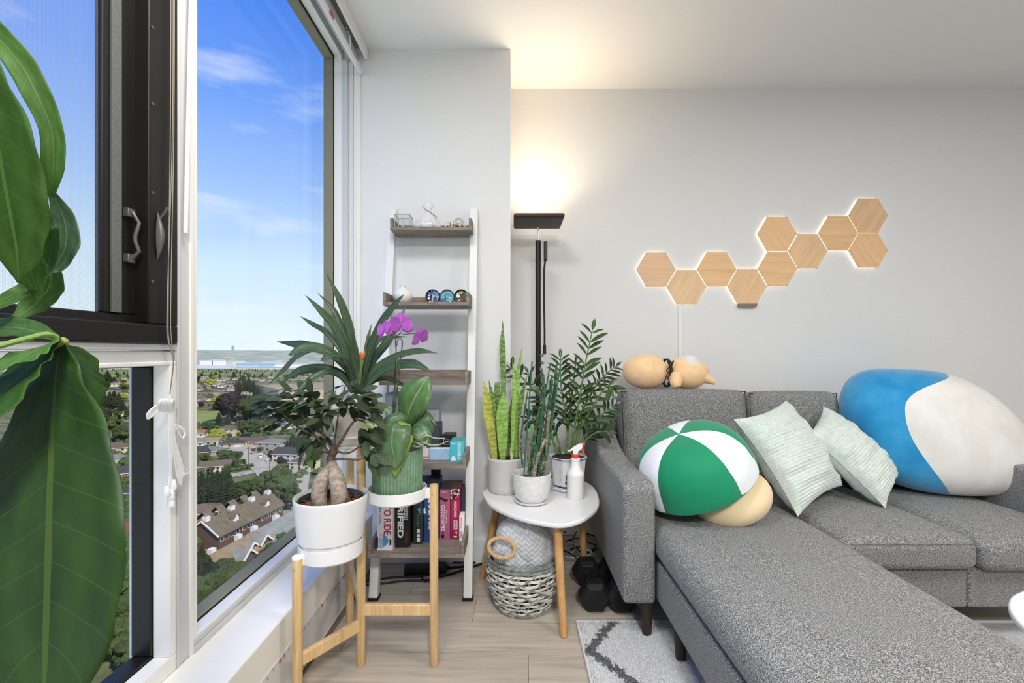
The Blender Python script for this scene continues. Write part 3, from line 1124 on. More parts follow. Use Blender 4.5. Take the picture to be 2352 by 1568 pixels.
fb = [(478, 838, 34, 22, 'white', 'white silo shed on the far river bank'), (503, 838, 26, 24, 'white', 'second white silo shed on the far river bank'),
      (526, 837, 30, 18, 'cream', 'cream shed on the far river bank'), (546, 836, 30, 16, 'white', 'small white shed on the far river bank'),
      (590, 841, 90, 16, 'blue', 'pale blue terminal building by the river'), (565, 847, 50, 9, 'white', 'low white store on the near river bank'),
      (596, 849, 80, 9, 'white', 'long low white store before the blue terminal'), (625, 838, 50, 14, 'cream', 'cream hall next to the blue terminal'),
      (665, 842, 60, 12, 'white', 'white hall behind the strap leaves'), (230, 850, 90, 16, 'white', 'white hall far under the casement'),
      (275, 852, 60, 14, 'cream', 'cream hall far under the casement'), (285, 846, 50, 20, 'rust', 'reddish hall far under the casement')]
bm_ = {'white': mat('shed_white', (232, 230, 224), .8), 'cream': mat('shed_cream', (214, 206, 190), .8), 'blue': mat('shed_blue', (150, 188, 204), .7), 'rust': mat('shed_rust', (176, 130, 116), .8)}
for (px, py, ww, hh, c_, lb) in fb:
    p = G(px, py)
    t_ = thing('riverside_building', lb, 'building', p, 'buildings along the river')
    MB().box(p.x - ww, p.x + ww, p.y - 15, p.y + 15, ZG, ZG + hh).build('shed_wall', bm_[c_], t_, False)
    MB().add([(p.x + a, p.y + b, ZG + z) for a, b, z in ((-ww - 1, -16, hh), (ww + 1, -16, hh), (ww + 1, 16, hh), (-ww - 1, 16, hh), (-ww - 1, 0, hh + 3), (ww + 1, 0, hh + 3))], [(0, 1, 5, 4), (1, 2, 5), (2, 3, 4, 5), (3, 0, 4)]).build('roof', mat('shed_roof', (206, 206, 202), .8), t_, False)
p = P(535, 803, 3900)
t_ = thing('tower', 'lone pale tower standing on the far ridge', 'building', (p.x, p.y, p.z - 12))
MB().box(p.x - 8, p.x + 8, p.y - 8, p.y + 8, p.z - 14, p.z + 30).build('shaft', mat('tower_grey', (168, 178, 176), .8), t_, False)
MB().box(p.x - 5, p.x + 5, p.y - 5, p.y + 5, p.z + 30, p.z + 35).build('roof_house', mat('tower_grey2', (150, 160, 160), .8), t_, False)

# far tree belts nobody could count
rr = random.Random(5)
for nm, y0, y1, cnt_, hh, m_ in (('treeline', 857, 868, 1500, 13, mottled('leaves_far', [(.3, (96, 112, 78)), (.7, (136, 148, 106))], scale=.2, rough=.9, spec=.05)), ('treeline', 859, 869, 600, 16, tm['conifer'])):  # far leaf colours paled to stand for haze
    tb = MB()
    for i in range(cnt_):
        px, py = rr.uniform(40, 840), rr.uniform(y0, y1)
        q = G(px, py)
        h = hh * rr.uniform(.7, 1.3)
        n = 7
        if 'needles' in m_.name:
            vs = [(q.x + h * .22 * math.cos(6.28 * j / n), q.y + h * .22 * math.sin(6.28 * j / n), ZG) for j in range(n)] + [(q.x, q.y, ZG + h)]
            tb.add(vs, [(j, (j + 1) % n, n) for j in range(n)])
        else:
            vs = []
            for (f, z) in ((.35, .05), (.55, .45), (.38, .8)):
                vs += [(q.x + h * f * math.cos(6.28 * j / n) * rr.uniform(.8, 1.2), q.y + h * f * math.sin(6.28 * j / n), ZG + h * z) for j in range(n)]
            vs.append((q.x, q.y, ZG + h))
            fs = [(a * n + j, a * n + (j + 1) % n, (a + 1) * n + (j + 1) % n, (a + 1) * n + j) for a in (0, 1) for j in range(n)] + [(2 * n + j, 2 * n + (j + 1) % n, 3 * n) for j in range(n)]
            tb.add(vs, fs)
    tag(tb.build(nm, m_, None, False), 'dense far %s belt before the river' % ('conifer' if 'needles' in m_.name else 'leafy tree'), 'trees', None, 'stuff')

# named trees: px, py of the foot, py of the top, kind
def tr_(px, py, top, kind, where, wide=1.0):
    tree(px, py, kind, (py - top) * G(px, py).y / F, where, wide)


for a in [(452, 1168, 1082), (463, 1172, 1078), (476, 1175, 1085), (488, 1172, 1080), (499, 1168, 1074), (511, 1168, 1076), (522, 1164, 1070), (533, 1158, 1096)]:
    tr_(*a, 'conifer', 'in the thick stand behind the long terrace', 1.25)
for a in [(546, 1152, 1108), (558, 1154, 1104), (572, 1150, 1100), (587, 1146, 1098), (600, 1140, 1092)]:
    tr_(*a, 'broad', 'in the bushes at the terrace back', 1.2)
for a in [(606, 1118, 1080), (640, 1162, 1072), (657, 1168, 1090), (668, 1172, 1108), (650, 1150, 1100), (628, 1148, 1102), (664, 1150, 1106), (618, 1136, 1104)]:
    tr_(*a, 'broad', 'at the crossing behind the ficus pot', .95)
for a in [(464, 1340, 1246), (452, 1330, 1262), (482, 1350, 1276), (448, 1370, 1290)]:
    tr_(*a, 'conifer', 'before the terrace gable end', 1.3)
for a in [(516, 1338, 1284), (536, 1330, 1288), (560, 1326, 1296), (598, 1296, 1272), (622, 1276, 1248), (648, 1256, 1224), (545, 1350, 1300), (580, 1326, 1294)]:
    tr_(*a, 'broad', 'in the front garden of the lower terrace', 1.3)
for a in [(458, 1430, 1330), (482, 1410, 1318), (506, 1398, 1308), (528, 1380, 1300), (550, 1366, 1296), (470, 1460, 1362), (500, 1440, 1350), (446, 1470, 1372), (530, 1420, 1340)]:
    tr_(*a, 'broad', 'at the very foot of the tower', 1.25)
for a in [(503, 978, 944), (592, 962, 884), (584, 958, 905), (549, 905, 868), (560, 904, 866), (571, 906, 862), (582, 908, 872), (537, 872, 850), (560, 878, 858)]:
    tr_(*a, 'conifer', 'between the park and the warehouse', 1.3)
for a in [(478, 992, 966), (570, 968, 914), (580, 966, 922), (562, 964, 928), (551, 997, 965), (578, 1003, 962), (588, 1000, 966), (470, 895, 886), (543, 890, 878)]:
    tr_(*a, 'broad', 'around the park lawn', 1.3)
for a in [(510, 940, 905), (497, 942, 912), (520, 938, 908), (498, 870, 860), (490, 872, 862), (497, 1016, 984), (505, 1014, 988), (480, 900, 888), (618, 1000, 976)]:
    tr_(*a, 'yellow', 'among the houses by the park', 1.35)
for a in [(528, 968, 898), (537, 966, 912), (522, 966, 926), (545, 925, 908), (560, 922, 905), (462, 938, 922)]:
    tr_(*a, 'purple', 'at the park edge', 1.3)
for a in [(672, 1052, 992), (684, 1056, 1000), (660, 1050, 1008), (705, 1052, 990)]:
    tr_(*a, 'conifer', 'by the steep-roofed white house', 1.5)
for a in [(512, 1056, 1032), (524, 1062, 1034), (540, 1060, 1036), (550, 1052, 1036), (534, 1074, 1050), (545, 1078, 1056), (556, 1072, 1054), (470, 1062, 1040), (455, 1066, 1044), (445, 1080, 1050), (598, 1040, 1026), (520, 1088, 1066), (485, 1090, 1072)]:
    tr_(*a, 'broad', 'around the white bungalow garden', 1.4)
for a in [(247, 884, 848), (240, 938, 900), (252, 940, 896), (262, 936, 894), (272, 940, 900), (212, 985, 925), (226, 986, 920), (238, 982, 932), (196, 990, 930), (280, 950, 915)]:
    tr_(*a, 'conifer', 'below the casement window', 1.5)
for a in [(276, 1014, 976), (288, 1014, 982), (264, 985, 956), (255, 990, 966), (295, 960, 940), (240, 905, 890), (285, 900, 880), (292, 1180, 1150), (284, 1205, 1178), (276, 1290, 1250), (288, 1300, 1262), (268, 1330, 1280), (284, 1360, 1310), (270, 1400, 1340), (290, 1440, 1370), (262, 1450, 1390), (282, 1500, 1430), (256, 1520, 1440), (300, 1540, 1470), (240, 1500, 1430)]:
    tr_(*a, 'broad', 'seen beside the big foreground leaf', 1.35)
for a in [(258, 878, 860), (292, 893, 878), (282, 872, 862)]:
    tr_(*a, 'yellow', 'below the casement window', 1.3)
# trees scattered through the farther streets
ntr = 0
while ntr < 95:
    px, py = R.uniform(90, 800), 862 + 120 * R.random() ** 1.6
    if (590 < px < 770 and 878 < py < 965) or (395 < px < 512 and 938 < py < 975):
        continue
    kd = R.choice(('conifer', 'conifer', 'broad', 'broad', 'broad', 'yellow', 'purple'))
    tree(px, py, kd, R.uniform(8, 17), 'in the farther streets %s' % ('under the casement' if px < 330 else 'toward the river' if px < 600 else 'by the warehouse'), R.uniform(1.0, 1.5))
    ntr += 1
# clipped hedges
for (a, b, hh, lb) in (((532, 1082), (576, 1073), 2.2, 'clipped green hedge along the bungalow corner'), ((622, 1048), (656, 1072), 4.0, 'tall dark hedge before the steep-roofed white house'), ((640, 1075), (690, 1070), 2.4, 'low hedge along the side street')):
    q0, q1 = G(*a), G(*b)
    n_ = 16
    hb = MB()
    for i in range(n_ + 1):
        c = q0.lerp(q1, i / n_)
        hb.ball((c.x, c.y, ZG + hh * .45), (1.8, 1.8, hh * .6), 5, fn=lambda q: q * (1 + .25 * noise.noise(q * 1.3 + c)))
    solo(hb, 'hedge', tm['conifer' if hh > 3 else 'broad'], lb, 'hedge', 'hedges by the streets')

# vehicles, poles, sign at the crossing
tyre_m = mat('tyre', (26, 26, 26), .8)


def vehicle(name, label, cat, px, py, rz, lw, ww, hh, col, cab, kind='car'):
    t_ = thing(name, label, cat, (0, 0, 0), 'vehicles at the crossing')
    m_ = mat('paint_' + name + str(col[0]), col, .35, .5)
    if kind == 'truck':
        MB().box(-ww / 2, ww / 2, -lw / 2, lw * .16, .8, 1.15).build('flat_bed', mat('bed_grey', (176, 172, 164), .7), t_, False, bevel=.05)
        MB().box(-ww / 2, ww / 2, lw * .2, lw / 2, .6, hh).build('body', m_, t_, bevel=.25)
    else:
        pr = [(-lw / 2, .35), (lw / 2, .35), (lw / 2, .85), (lw * .3, .95), (lw * cab[1], hh), (-lw * cab[0], hh), (-lw * .48, .95)]
        M_ = Matrix(((0, 0, 1, 0), (1, 0, 0, 0), (0, 1, 0, 0), (0, 0, 0, 1)))
        MB().prism(pr, -ww / 2, ww / 2, M_).build('body', m_, t_, bevel=.12)
        MB().box(-ww / 2 - .01, ww / 2 + .01, -lw * cab[0] * .85, lw * cab[1] * 1.1, hh * .66, hh * .9).build('side_glass', hwin_m, t_, False)
        MB().box(-ww / 2 + .2, ww / 2 - .2, -lw * .49, -lw * cab[0] * .95, hh * .64, hh * .9).build('rear_glass', hwin_m, t_, False)
    for sx in (-1, 1):
        for y in (-lw * .3, lw * .3):
            MB().tube([(sx * ww / 2 - .1, y, .34), (sx * ww / 2 + .1, y, .34)], .34, 12).build('wheel', tyre_m, t_)
    t_.location = G(px, py) + Vector((0, 0, .2))
    t_.rotation_euler = (0, 0, rz)


vehicle('van', 'white delivery van stopped on the pale road', 'van', 600, 1051, .3, 5.6, 2.1, 2.5, (232, 232, 230), (.46, .22))
vehicle('flatbed_truck', 'dark red flatbed truck ahead of the white van', 'truck', 579, 1041, .3, 7.5, 2.3, 2.6, (98, 56, 50), (.4, .2), 'truck')
vehicle('car', 'white car parked on the verge below the van', 'car', 614, 1061, .9, 4.5, 1.8, 1.5, (226, 226, 222), (.3, .12))
vehicle('car', 'dark car parked in the court behind the ficus', 'car', 676, 1094, 1.2, 4.5, 1.8, 1.5, (52, 56, 62), (.3, .12))
vehicle('car', 'silver car standing by the grey house', 'car', 612, 1043, 1.0, 4.5, 1.8, 1.5, (180, 182, 182), (.3, .12))
pole_m = mat('pole_wood', (96, 84, 70), .9)
for (px, py, top, arm, lb) in ((571, 1078, 1026, 1, 'wooden utility pole at the road corner'), (560, 1092, 1066, 2, 'slim street light by the bungalow hedge'), (619, 1090, 1054, 0, 'bare wooden pole beside the orange sign'), (525, 1038, 1014, 0, 'wooden pole before the cream bungalow'), (628, 1118, 1098, 1, 'utility pole in front of the court')):
    q = G(px, py)
    h = (py - top) * q.y / F
    t_ = thing('utility_pole', lb, 'pole', q, 'poles at the crossing')
    MB().tube([q, q + Vector((0, 0, h))], .17, 8).build('mast', pole_m, t_)
    if arm == 1:
        MB().box(q.x - 1.4, q.x + 1.4, q.y - .1, q.y + .1, ZG + h - 1, ZG + h - .75).build('cross_arm', pole_m, t_, False)
    if arm == 2:
        MB().tube([q + Vector((0, 0, h - .1)), q + Vector((-2.6, 0, h + .2))], .09, 6).build('lamp_arm', htrim_m, t_)
q = G(627, 1066)
t_ = thing('road_sign', 'orange diamond road sign beside the parked white car', 'sign', q)
MB().tube([q, q + Vector((0, 0, 3))], .06, 6).build('post', pole_m, t_)
MB().box(-.75, .75, -.03, .03, -.75, .75, 0, Matrix.Translation(q + Vector((0, -.05, 3))) @ Matrix.Rotation(PI / 4, 4, 'Y')).build('plate', mat('sign_orange', (232, 160, 40), .6), t_, False)

# low shrubs between the houses, past counting
rr = random.Random(77)
sh_ = MB()
for i in range(3400):
    px, py = rr.uniform(60, 800), 862 + 250 * rr.random() ** 1.8
    if i > 1700:                                   # the slope under the casement and the mullion
        px, py = rr.uniform(40, 440), 880 + 620 * rr.random() ** 1.3
    if (590 < px < 770 and 878 < py < 960) or (395 < px < 512 and 938 < py < 975) or (500 < px < 680 and 1018 < py < 1112):
        continue
    q = G(px, py)
    h = rr.uniform(1.0, 3.6) if i <= 1700 else rr.uniform(1.2, 5.5)
    n = 6
    vs = []
    for (f, z) in ((.8, 0), (1.0, .5), (.55, .9)):
        vs += [(q.x + h * f * math.cos(6.28 * j / n) * rr.uniform(.7, 1.2), q.y + h * f * math.sin(6.28 * j / n) * rr.uniform(.7, 1.2), ZG + h * z) for j in range(n)]
    vs.append((q.x, q.y, ZG + h))
    sh_.add(vs, [(a * n + j, a * n + (j + 1) % n, (a + 1) * n + (j + 1) % n, (a + 1) * n + j) for a in (0, 1) for j in range(n)] + [(2 * n + j, 2 * n + (j + 1) % n, 3 * n) for j in range(n)])
tag(sh_.build('shrubbery', tm['broad'], None, False), 'low green shrubs scattered between the houses far below', 'shrubs', None, 'stuff')


# ================================================================ ladder shelf
greywood_m = mottled('greyed_oak', [(.25, (92, 84, 76)), (.45, (124, 113, 102)), (.62, (148, 137, 125)), (.8, (168, 157, 145))], scale=1.0, stretch=(7, 60, 60), detail=8, rough=.6, bmp=.08, bdist=.0008, dist=1.2)
lad_m = mat('ladder_white', (228, 228, 226), .4, .35)
rubber_m = mat('rubber_black', (22, 22, 22), .7)
lad = thing('ladder_shelf', 'white leaning ladder shelf with five grey wooden trays against the column', 'shelf', (-.395, 2.08, 0))
for (x0, x1) in ((-.617, -.579), (-.212, -.174)):
    vs = []
    for (y, z) in ((1.942, .012), (1.980, .012), (2.290, 1.775), (2.255, 1.775)):
        vs += [(x0, y, z), (x1, y, z)]
    MB().add(vs, [(0, 1, 7, 6), (1, 3, 5, 7), (3, 2, 4, 5), (2, 0, 6, 4), (6, 7, 5, 4), (0, 2, 3, 1)]).build('leg', lad_m, lad, bevel=.002)
    MB().box(x0 - .003, x1 + .003, 1.938, 1.986, 0, .013).build('foot_pad', rubber_m, lad, bevel=.002)
TRAYS = [(1.651, 2.14, 2.282), (1.285, 2.02, 2.215), (.935, 1.959, 2.2), (.594, 1.874, 2.15), (.2595, 1.811, 2.12)]
for (zt, yf, yb) in TRAYS:
    t = MB()
    t.box(-.565, -.207, yf, yb, zt - .015, zt)
    t.box(-.565, -.207, yb - .013, yb, zt, zt + .042)
    for (xa, xb) in ((-.578, -.565), (-.207, -.194)):
        t.box(xa, xb, yf, yb, zt - .015, zt + .043)
    t.build('shelf', greywood_m, lad, bevel=.0008)

# ================================================================ plant stand of bamboo posts with three white dishes
bamboo_m = mottled('bamboo', [(.3, (196, 158, 106)), (.5, (216, 182, 130)), (.7, (228, 198, 150))], scale=1.0, stretch=(60, 60, 5), detail=6, rough=.42, dist=.6, spec=.35)
dish_m = mat('dish_white', (238, 238, 238), .45, .35)
steel_m = mat('screw_steel', (190, 190, 190), .25, .5, metal=1)
A_, B_, C_, D_ = Vector((-.644, 1.36, 0)), Vector((-.516, 1.546, 0)), Vector((-.268, 1.546, 0)), Vector((-.6425, 1.795, 0))
st = thing('plant_stand', 'three-armed bamboo plant stand with white dishes at three heights', 'plant stand', (-.53, 1.55, 0))
for p, h, capped in ((A_, .450, 1), (B_, .747, 0), (C_, .614, 0), (D_, .72, 0)):
    lg = MB().lathe([(.0125, 0), (.0148, .004), (.0148, h - .003), (.0138, h)], (p.x, p.y, 0), 20).build('leg', bamboo_m, st)
    if capped:
        MB().lathe([(.0155, h - .004), (.0155, h + .002), (.014, h + .004), (0, h + .004)], (p.x, p.y, 0), 20).build('cap', dish_m, lg)
    MB().ball((p.x - .004, p.y - .0145, h - .03), .0035, 6).build('screw', steel_m, lg)
for p, q, z in ((A_, B_, .14), (B_, C_, .19), (B_, D_, .215)):
    MB().beam(p + Vector((0, 0, z)), q + Vector((0, 0, z)), .018, .036).build('cross_bar', bamboo_m, st, bevel=.002)
DISH = [((A_ + B_) / 2, .418, .047), ((B_ + C_) / 2, .565, .040), ((B_ + D_) / 2, .69, .033)]
for (c, z, h), (p, q) in zip(DISH, ((A_, B_), (B_, C_), (B_, D_))):
    d = MB().lathe([(0, z), (.092, z), (.098, z + .006), (.098, z + h), (.0945, z + h + .001), (.093, z + h - .002), (.093, z + .008), (0, z + .007)], (c.x, c.y, 0), 56).build('dish', dish_m, st)
    for e in (p, q):
        dr = (e - c).normalized()
        MB().beam(c + dr * .094 + Vector((0, 0, z + .02)), e - dr * .010 + Vector((0, 0, z + .02)), .020, .034).build('bracket', dish_m, d, bevel=.003)

# ================================================================ white side table
birch_m = mottled('table_leg_wood', [(.3, (184, 134, 80)), (.55, (204, 156, 100)), (.75, (216, 172, 118))], scale=1.0, stretch=(50, 50, 4), detail=6, rough=.45, dist=.7)
ttop_m = mat('table_white', (232, 232, 232), .38, .35)
ZT = .413
tb = thing('side_table', 'white rounded-triangle side table on three wooden legs beside the sofa', 'table', (.13, 2.0, 0))


def blob_tri(pts, rnd, n=14):
    """Rounded bulging triangle outline."""
    c = Vector((sum(p[0] for p in pts) / 3, sum(p[1] for p in pts) / 3))
    ctrl = []
    for i in range(3):
        a, b = Vector(pts[i]), Vector(pts[(i + 1) % 3])
        ctrl.append(a)
        m_ = (a + b) / 2
        ctrl.append(m_ + (m_ - c).normalized() * rnd)
    out = []
    k = len(ctrl)
    for i in range(k):
        p0, p1, p2, p3 = (ctrl[(i + j - 1) % k] for j in range(4))
        for s_ in range(n):
            t = s_ / n
            out.append(.5 * ((2 * p1) + (p2 - p0) * t + (2 * p0 - 5 * p1 + 4 * p2 - p3) * t * t + (3 * p1 - p0 - 3 * p2 + p3) * t ** 3))
    return [(p.x, p.y) for p in out]


_c = [(v.x, v.y) for v in cr([(-.145, 2.12, 0), (-.133, 2.06, 0), (-.089, 1.930, 0), (.0035, 1.812, 0), (.103, 1.743, 0), (.184, 1.720, 0), (.265, 1.765, 0), (.347, 1.887, 0), (.383, 2.02, 0), (.391, 2.177, 0), (.366, 2.28, 0), (.30, 2.345, 0), (.17, 2.335, 0), (.02, 2.275, 0), (-.10, 2.20, 0), (-.145, 2.12, 0)], 5)]
out_ = _c[:-1]
MB().prism(out_, ZT - .018, ZT).build('table_top', ttop_m, tb, bevel=.006, seg=3)
for (fx, fy, tx, ty) in ((.190, 1.70, .175, 1.80), (-.145, 2.14, -.06, 2.10), (.35, 2.20, .315, 2.17)):
    MB().tube([(fx, fy, 0), (tx, ty, ZT - .016)], [.0135, .0185], 20).build('leg', birch_m, tb)

# ================================================================ floor lamp
lampblk_m = mat('lamp_black', (26, 27, 27), .42, .35)
lampbrown_m = mat('lamp_head', (60, 50, 43), .5, .3)
lm = thing('floor_lamp', 'black uplighter floor lamp with square head in the corner by the column', 'lamp', (.134, 2.42, 0))
MB().lathe([(.12, 0), (.125, .006), (.125, .02), (.12, .025), (0, .025)], (.134, 2.42, 0), 40).build('base', lampblk_m, lm)
MB().tube([(.134, 2.42, .02), (.134, 2.42, 1.655)], .0145, 20).build('pole', lampblk_m, lm)
MB().tube([(.134, 2.42, 1.65), (.134, 2.42, 1.725)], .0045, 10).build('neck', steel_m, lm)
hd = MB().rbox((.134, 2.42, 1.757), (.13, .115, .011), .0105, 2, 3).build('lamp_head', lampbrown_m, lm)
MB().box(.016, .252, 2.318, 2.522, 1.7682, 1.7690).build('light_panel', mat('led_panel', (255, 232, 196), .4, es=1.2), hd, False)
rd = MB().tube([(.168, 2.41, 1.09), (.168, 2.41, 1.17), (.166, 2.412, 1.30), (.166, 2.412, 1.50), (.171, 2.41, 1.545)], .0052, 10).build('reading_arm', lampblk_m, lm)
MB().box(.164, .182, 2.39, 2.43, 1.545, 1.645).build('reading_head', lampblk_m, rd, bevel=.003)
MB().box(.160, .176, 2.40, 2.42, 1.05, 1.10).build('arm_joint', lampblk_m, rd, bevel=.003)
for z in (1.005, 1.045):
    MB().tube([(.146, 2.415, z), (.163, 2.405, z)], .0075, 12).build('knob', steel_m, lm)
al = bpy.data.lights.new('floor_lamp_light', 'AREA')
al.shape = 'RECTANGLE'
al.size, al.size_y = .23, .20
al.energy = 2.4
al.spread = math.radians(125)
al.color = (1.0, .78, .54)
ao = bpy.data.objects.new('floor_lamp_light', al)
ao.location = (.134, 2.42, 1.772)
ao.rotation_euler = (PI, 0, 0)
ao.parent = lm
ao.matrix_parent_inverse = WM[lm.name].inverted()
COL.objects.link(ao)

# ================================================================ sofa
tweed_m = mottled('sofa_tweed', [(.36, (60, 60, 61)), (.47, (108, 108, 108)), (.54, (142, 142, 141)), (.66, (198, 198, 196))], scale=400, detail=3, rough=.96, bmp=.45, bdist=.0012, spec=.1, sheen=.1)
seam_m = mat('sofa_seam', (52, 52, 53), .95, .05)
walnut_m = mottled('leg_dark_wood', [(.3, (44, 34, 28)), (.7, (64, 52, 44))], scale=1, stretch=(50, 50, 6), rough=.45)
sf = thing('sofa', 'grey tweed sectional sofa with a long chaise along the back wall', 'sofa', (1.3, 2.0, 0))
YZ = Matrix(((0, 0, 1, 0), (1, 0, 0, 0), (0, 1, 0, 0), (0, 0, 0, 1)))
arm = [(1.66, .139), (2.58, .139), (2.58, .69), (2.55, .712), (2.46, .705), (2.34, .665), (2.22, .615), (2.12, .592), (2.0, .583), (1.85, .584), (1.72, .588), (1.685, .582), (1.66, .56)]
arm = list(reversed(arm))


def arm_mesh(x0, x1):
    m_ = MB()
    m_.prism([(y, z) for y, z in reversed(arm)], x0, x1, YZ)
    return m_


arm_mesh(.405, .523).build('arm', tweed_m, sf, bevel=.022, seg=4, angle=50)
arm_mesh(2.13, 2.25).build('arm', tweed_m, sf, bevel=.022, seg=4, angle=50)
MB().rbox((1.327, 2.515, .43), (.80, .065, .292), .035, 6, 4).build('back_frame', tweed_m, sf)
MB().rbox((.848, 1.45, .212), (.313, .87, .073), .012, 6, 3).build('base', tweed_m, sf)
MB().rbox((1.402, 2.07, .212), (.239, .43, .073), .012, 4, 3).build('base', tweed_m, sf)
MB().rbox((1.886, 2.07, .212), (.242, .43, .073), .012, 4, 3).build('base', tweed_m, sf)


def crown(a):
    def f(p, q):
        if q.z > 0:
            p = p + Vector((0, 0, a * max(0, 1 - q.x ** 4) * max(0, 1 - q.y ** 4)))
        p = p + Vector((0, 0, .003 * noise.noise(Vector((p.x * 6, p.y * 6, 1)))))
        return p
    return f


MB().rbox((.848, 1.36, .342), (.320, .83, .058), .05, 10, 6, crown(.018)).build('seat_cushion', tweed_m, sf)
MB().rbox((1.411, 1.93, .343), (.238, .33, .056), .035, 8, 5, crown(.02)).build('seat_cushion', tweed_m, sf)
MB().rbox((1.889, 1.93, .339), (.234, .335, .058), .042, 8, 5, crown(.018)).build('seat_cushion', tweed_m, sf)
for (xa, xb) in ((1.19, 1.635),):
    MB().tube([(xa, 1.602, .387), (xb, 1.602, .387)], .0012, 6).build('seam', mat('seam_grey', (120, 120, 120), .95, .05), sf)
for (x0, x1, zt) in ((.545, 1.185, .866), (1.19, 1.655, .856)):
    M_ = Matrix.Rotation(math.radians(-9), 4, 'X')

    def bc(p, q):
        k_ = .022 * max(0, 1 - q.x ** 4) * max(0, 1 - q.z ** 4)
        return p + Vector((0, -k_ if q.y < 0 else k_, .006 * (1 - q.x ** 2) if q.z > 0 else 0))
    cu_ = MB().rbox(((x0 + x1) / 2, 2.335, (.41 + zt) / 2), ((x1 - x0) / 2, .078, (zt - .41) / 2), .05, 8, 6, bc, M_).build('back_cushion', tweed_m, sf)
    hx, hz = (x1 - x0) / 2 - .012, (zt - .41) / 2 - .012
    c = Vector(((x0 + x1) / 2, 2.335, (.41 + zt) / 2))
    ln = [(-hx, -hz), (-hx, hz - .045), (-hx + .045, hz), (hx - .045, hz), (hx, hz - .045), (hx, -hz)]
    MB().tube([c + M_ @ Vector((a, -.058, b)) for a, b in cr([(a, 0, b) for a, b in ln], 6) and [(v[0], v[2]) for v in cr([(a, 0, b) for a, b in ln], 6)]], .0022, 6).build('piping', seam_m, cu_)
for (x, y) in ((.500, 1.70), (.575, 1.56), (.575, .66), (1.12, .66), (1.64, 1.72), (2.18, 1.72), (.5, 2.5), (2.18, 2.5)):
    MB().lathe([(.0165, 0 if y > 1.8 else .012), (.026, .145)], (x, y, 0), 18).build('leg', walnut_m, sf)

# ================================================================ rug and coffee table
rug_m = mat('rug_pile', (200, 200, 200), .98, .03)
b = bsdf(rug_m)
tc = N(rug_m, 'TexCoord')
sx = N(rug_m, 'SeparateXYZ')
L(rug_m, tc.outputs['Object'], sx.inputs[0])


def mth(m, op, a, b_=None, c=None):
    n = N(m, 'Math', operation=op)
    for i, v in enumerate((a, b_, c)):
        if v is None:
            continue
        if isinstance(v, (int, float)):
            n.inputs[i].default_value = v
        else:
            L(m, v, n.inputs[i])
    return n.outputs[0]


nz1 = N(rug_m, 'TexNoise', Scale=60, Detail=3)
L(rug_m, tc.outputs['Object'], nz1.inputs['Vector'])
nz2 = N(rug_m, 'TexNoise', Scale=260, Detail=3)
L(rug_m, tc.outputs['Object'], nz2.inputs['Vector'])
tt = mth(rug_m, 'PINGPONG', mth(rug_m, 'SUBTRACT', sx.outputs['Y'], 1.606), .36)
xx = mth(rug_m, 'SUBTRACT', sx.outputs['X'], mth(rug_m, 'MULTIPLY_ADD', tt, .727, .27))
dd = mth(rug_m, 'ABSOLUTE', mth(rug_m, 'WRAP', xx, .30, -.30))
dd = mth(rug_m, 'ADD', dd, mth(rug_m, 'MULTIPLY_ADD', nz1.outputs[0], .08, -.04))
line = mth(rug_m, 'LESS_THAN', dd, .021)
base_c = ramp(rug_m, nz2.outputs[0], [(.35, (186, 186, 186)), (.5, (218, 218, 217)), (.7, (242, 242, 241))])
dark_c = ramp(rug_m, nz2.outputs[0], [(.35, (74, 74, 76)), (.5, (104, 104, 106)), (.7, (170, 170, 171))])
mix = N(rug_m, 'MixRGB')
L(rug_m, line, mix.inputs[0])
L(rug_m, base_c, mix.inputs[1])
L(rug_m, dark_c, mix.inputs[2])
L(rug_m, mix.outputs[0], b.inputs['Base Color'])
rg = thing('rug', 'shaggy pale grey rug with a dark diamond line under the chaise', 'rug', (1.2, 1.0, 0))
rr = random.Random(3)
MB().grid(lambda u, v: (.25 + 2.2 * u, .15 + 1.633 * v, .003 if u in (0, 1) or v in (0, 1) else .011 + .004 * noise.noise(Vector((u * 60, v * 45, 0)))), 60, 45).build('rug_base', rug_m, rg)
pl = MB()
for i in range(26000):
    x, y = .252 + .62 * rr.random(), 1.20 + .578 * rr.random()
    a, h, ln_ = rr.uniform(0, 6.28), rr.uniform(.010, .019), rr.uniform(.002, .009)
    w_ = .0011
    dx, dy = math.cos(a), math.sin(a)
    pl.add([(x - dy * w_, y + dx * w_, .008), (x + dy * w_, y - dx * w_, .008), (x + dx * ln_, y + dy * ln_, .008 + h * .75)], [(0, 1, 2)])
pl.build('pile', rug_m, rg, False, kind='stuff')
MB().tube([(.25, .15, .006), (.25, 1.784, .006), (2.45, 1.784, .006)], .0055, 8).build('bound_edge', mat('rug_edge', (214, 214, 214), .9), rg)
ct = thing('coffee_table', 'white round coffee table whose edge shows beyond the chaise', 'table', (1.484, .946, 0))
MB().prism([(1.470 + .295 * math.cos(PI * i / 30), .95 + .295 * math.sin(PI * i / 30)) for i in range(60)], .40, .42).build('table_top', ttop_m, ct, bevel=.006, seg=3)
for (fx, fy, tx, ty) in ((1.26, 1.0, 1.33, .98), (1.56, .74, 1.53, .80), (1.60, 1.16, 1.56, 1.09)):
    MB().tube([(fx, fy, .014), (tx, ty, .402)], [.0135, .0185], 16).build('leg', birch_m, ct)

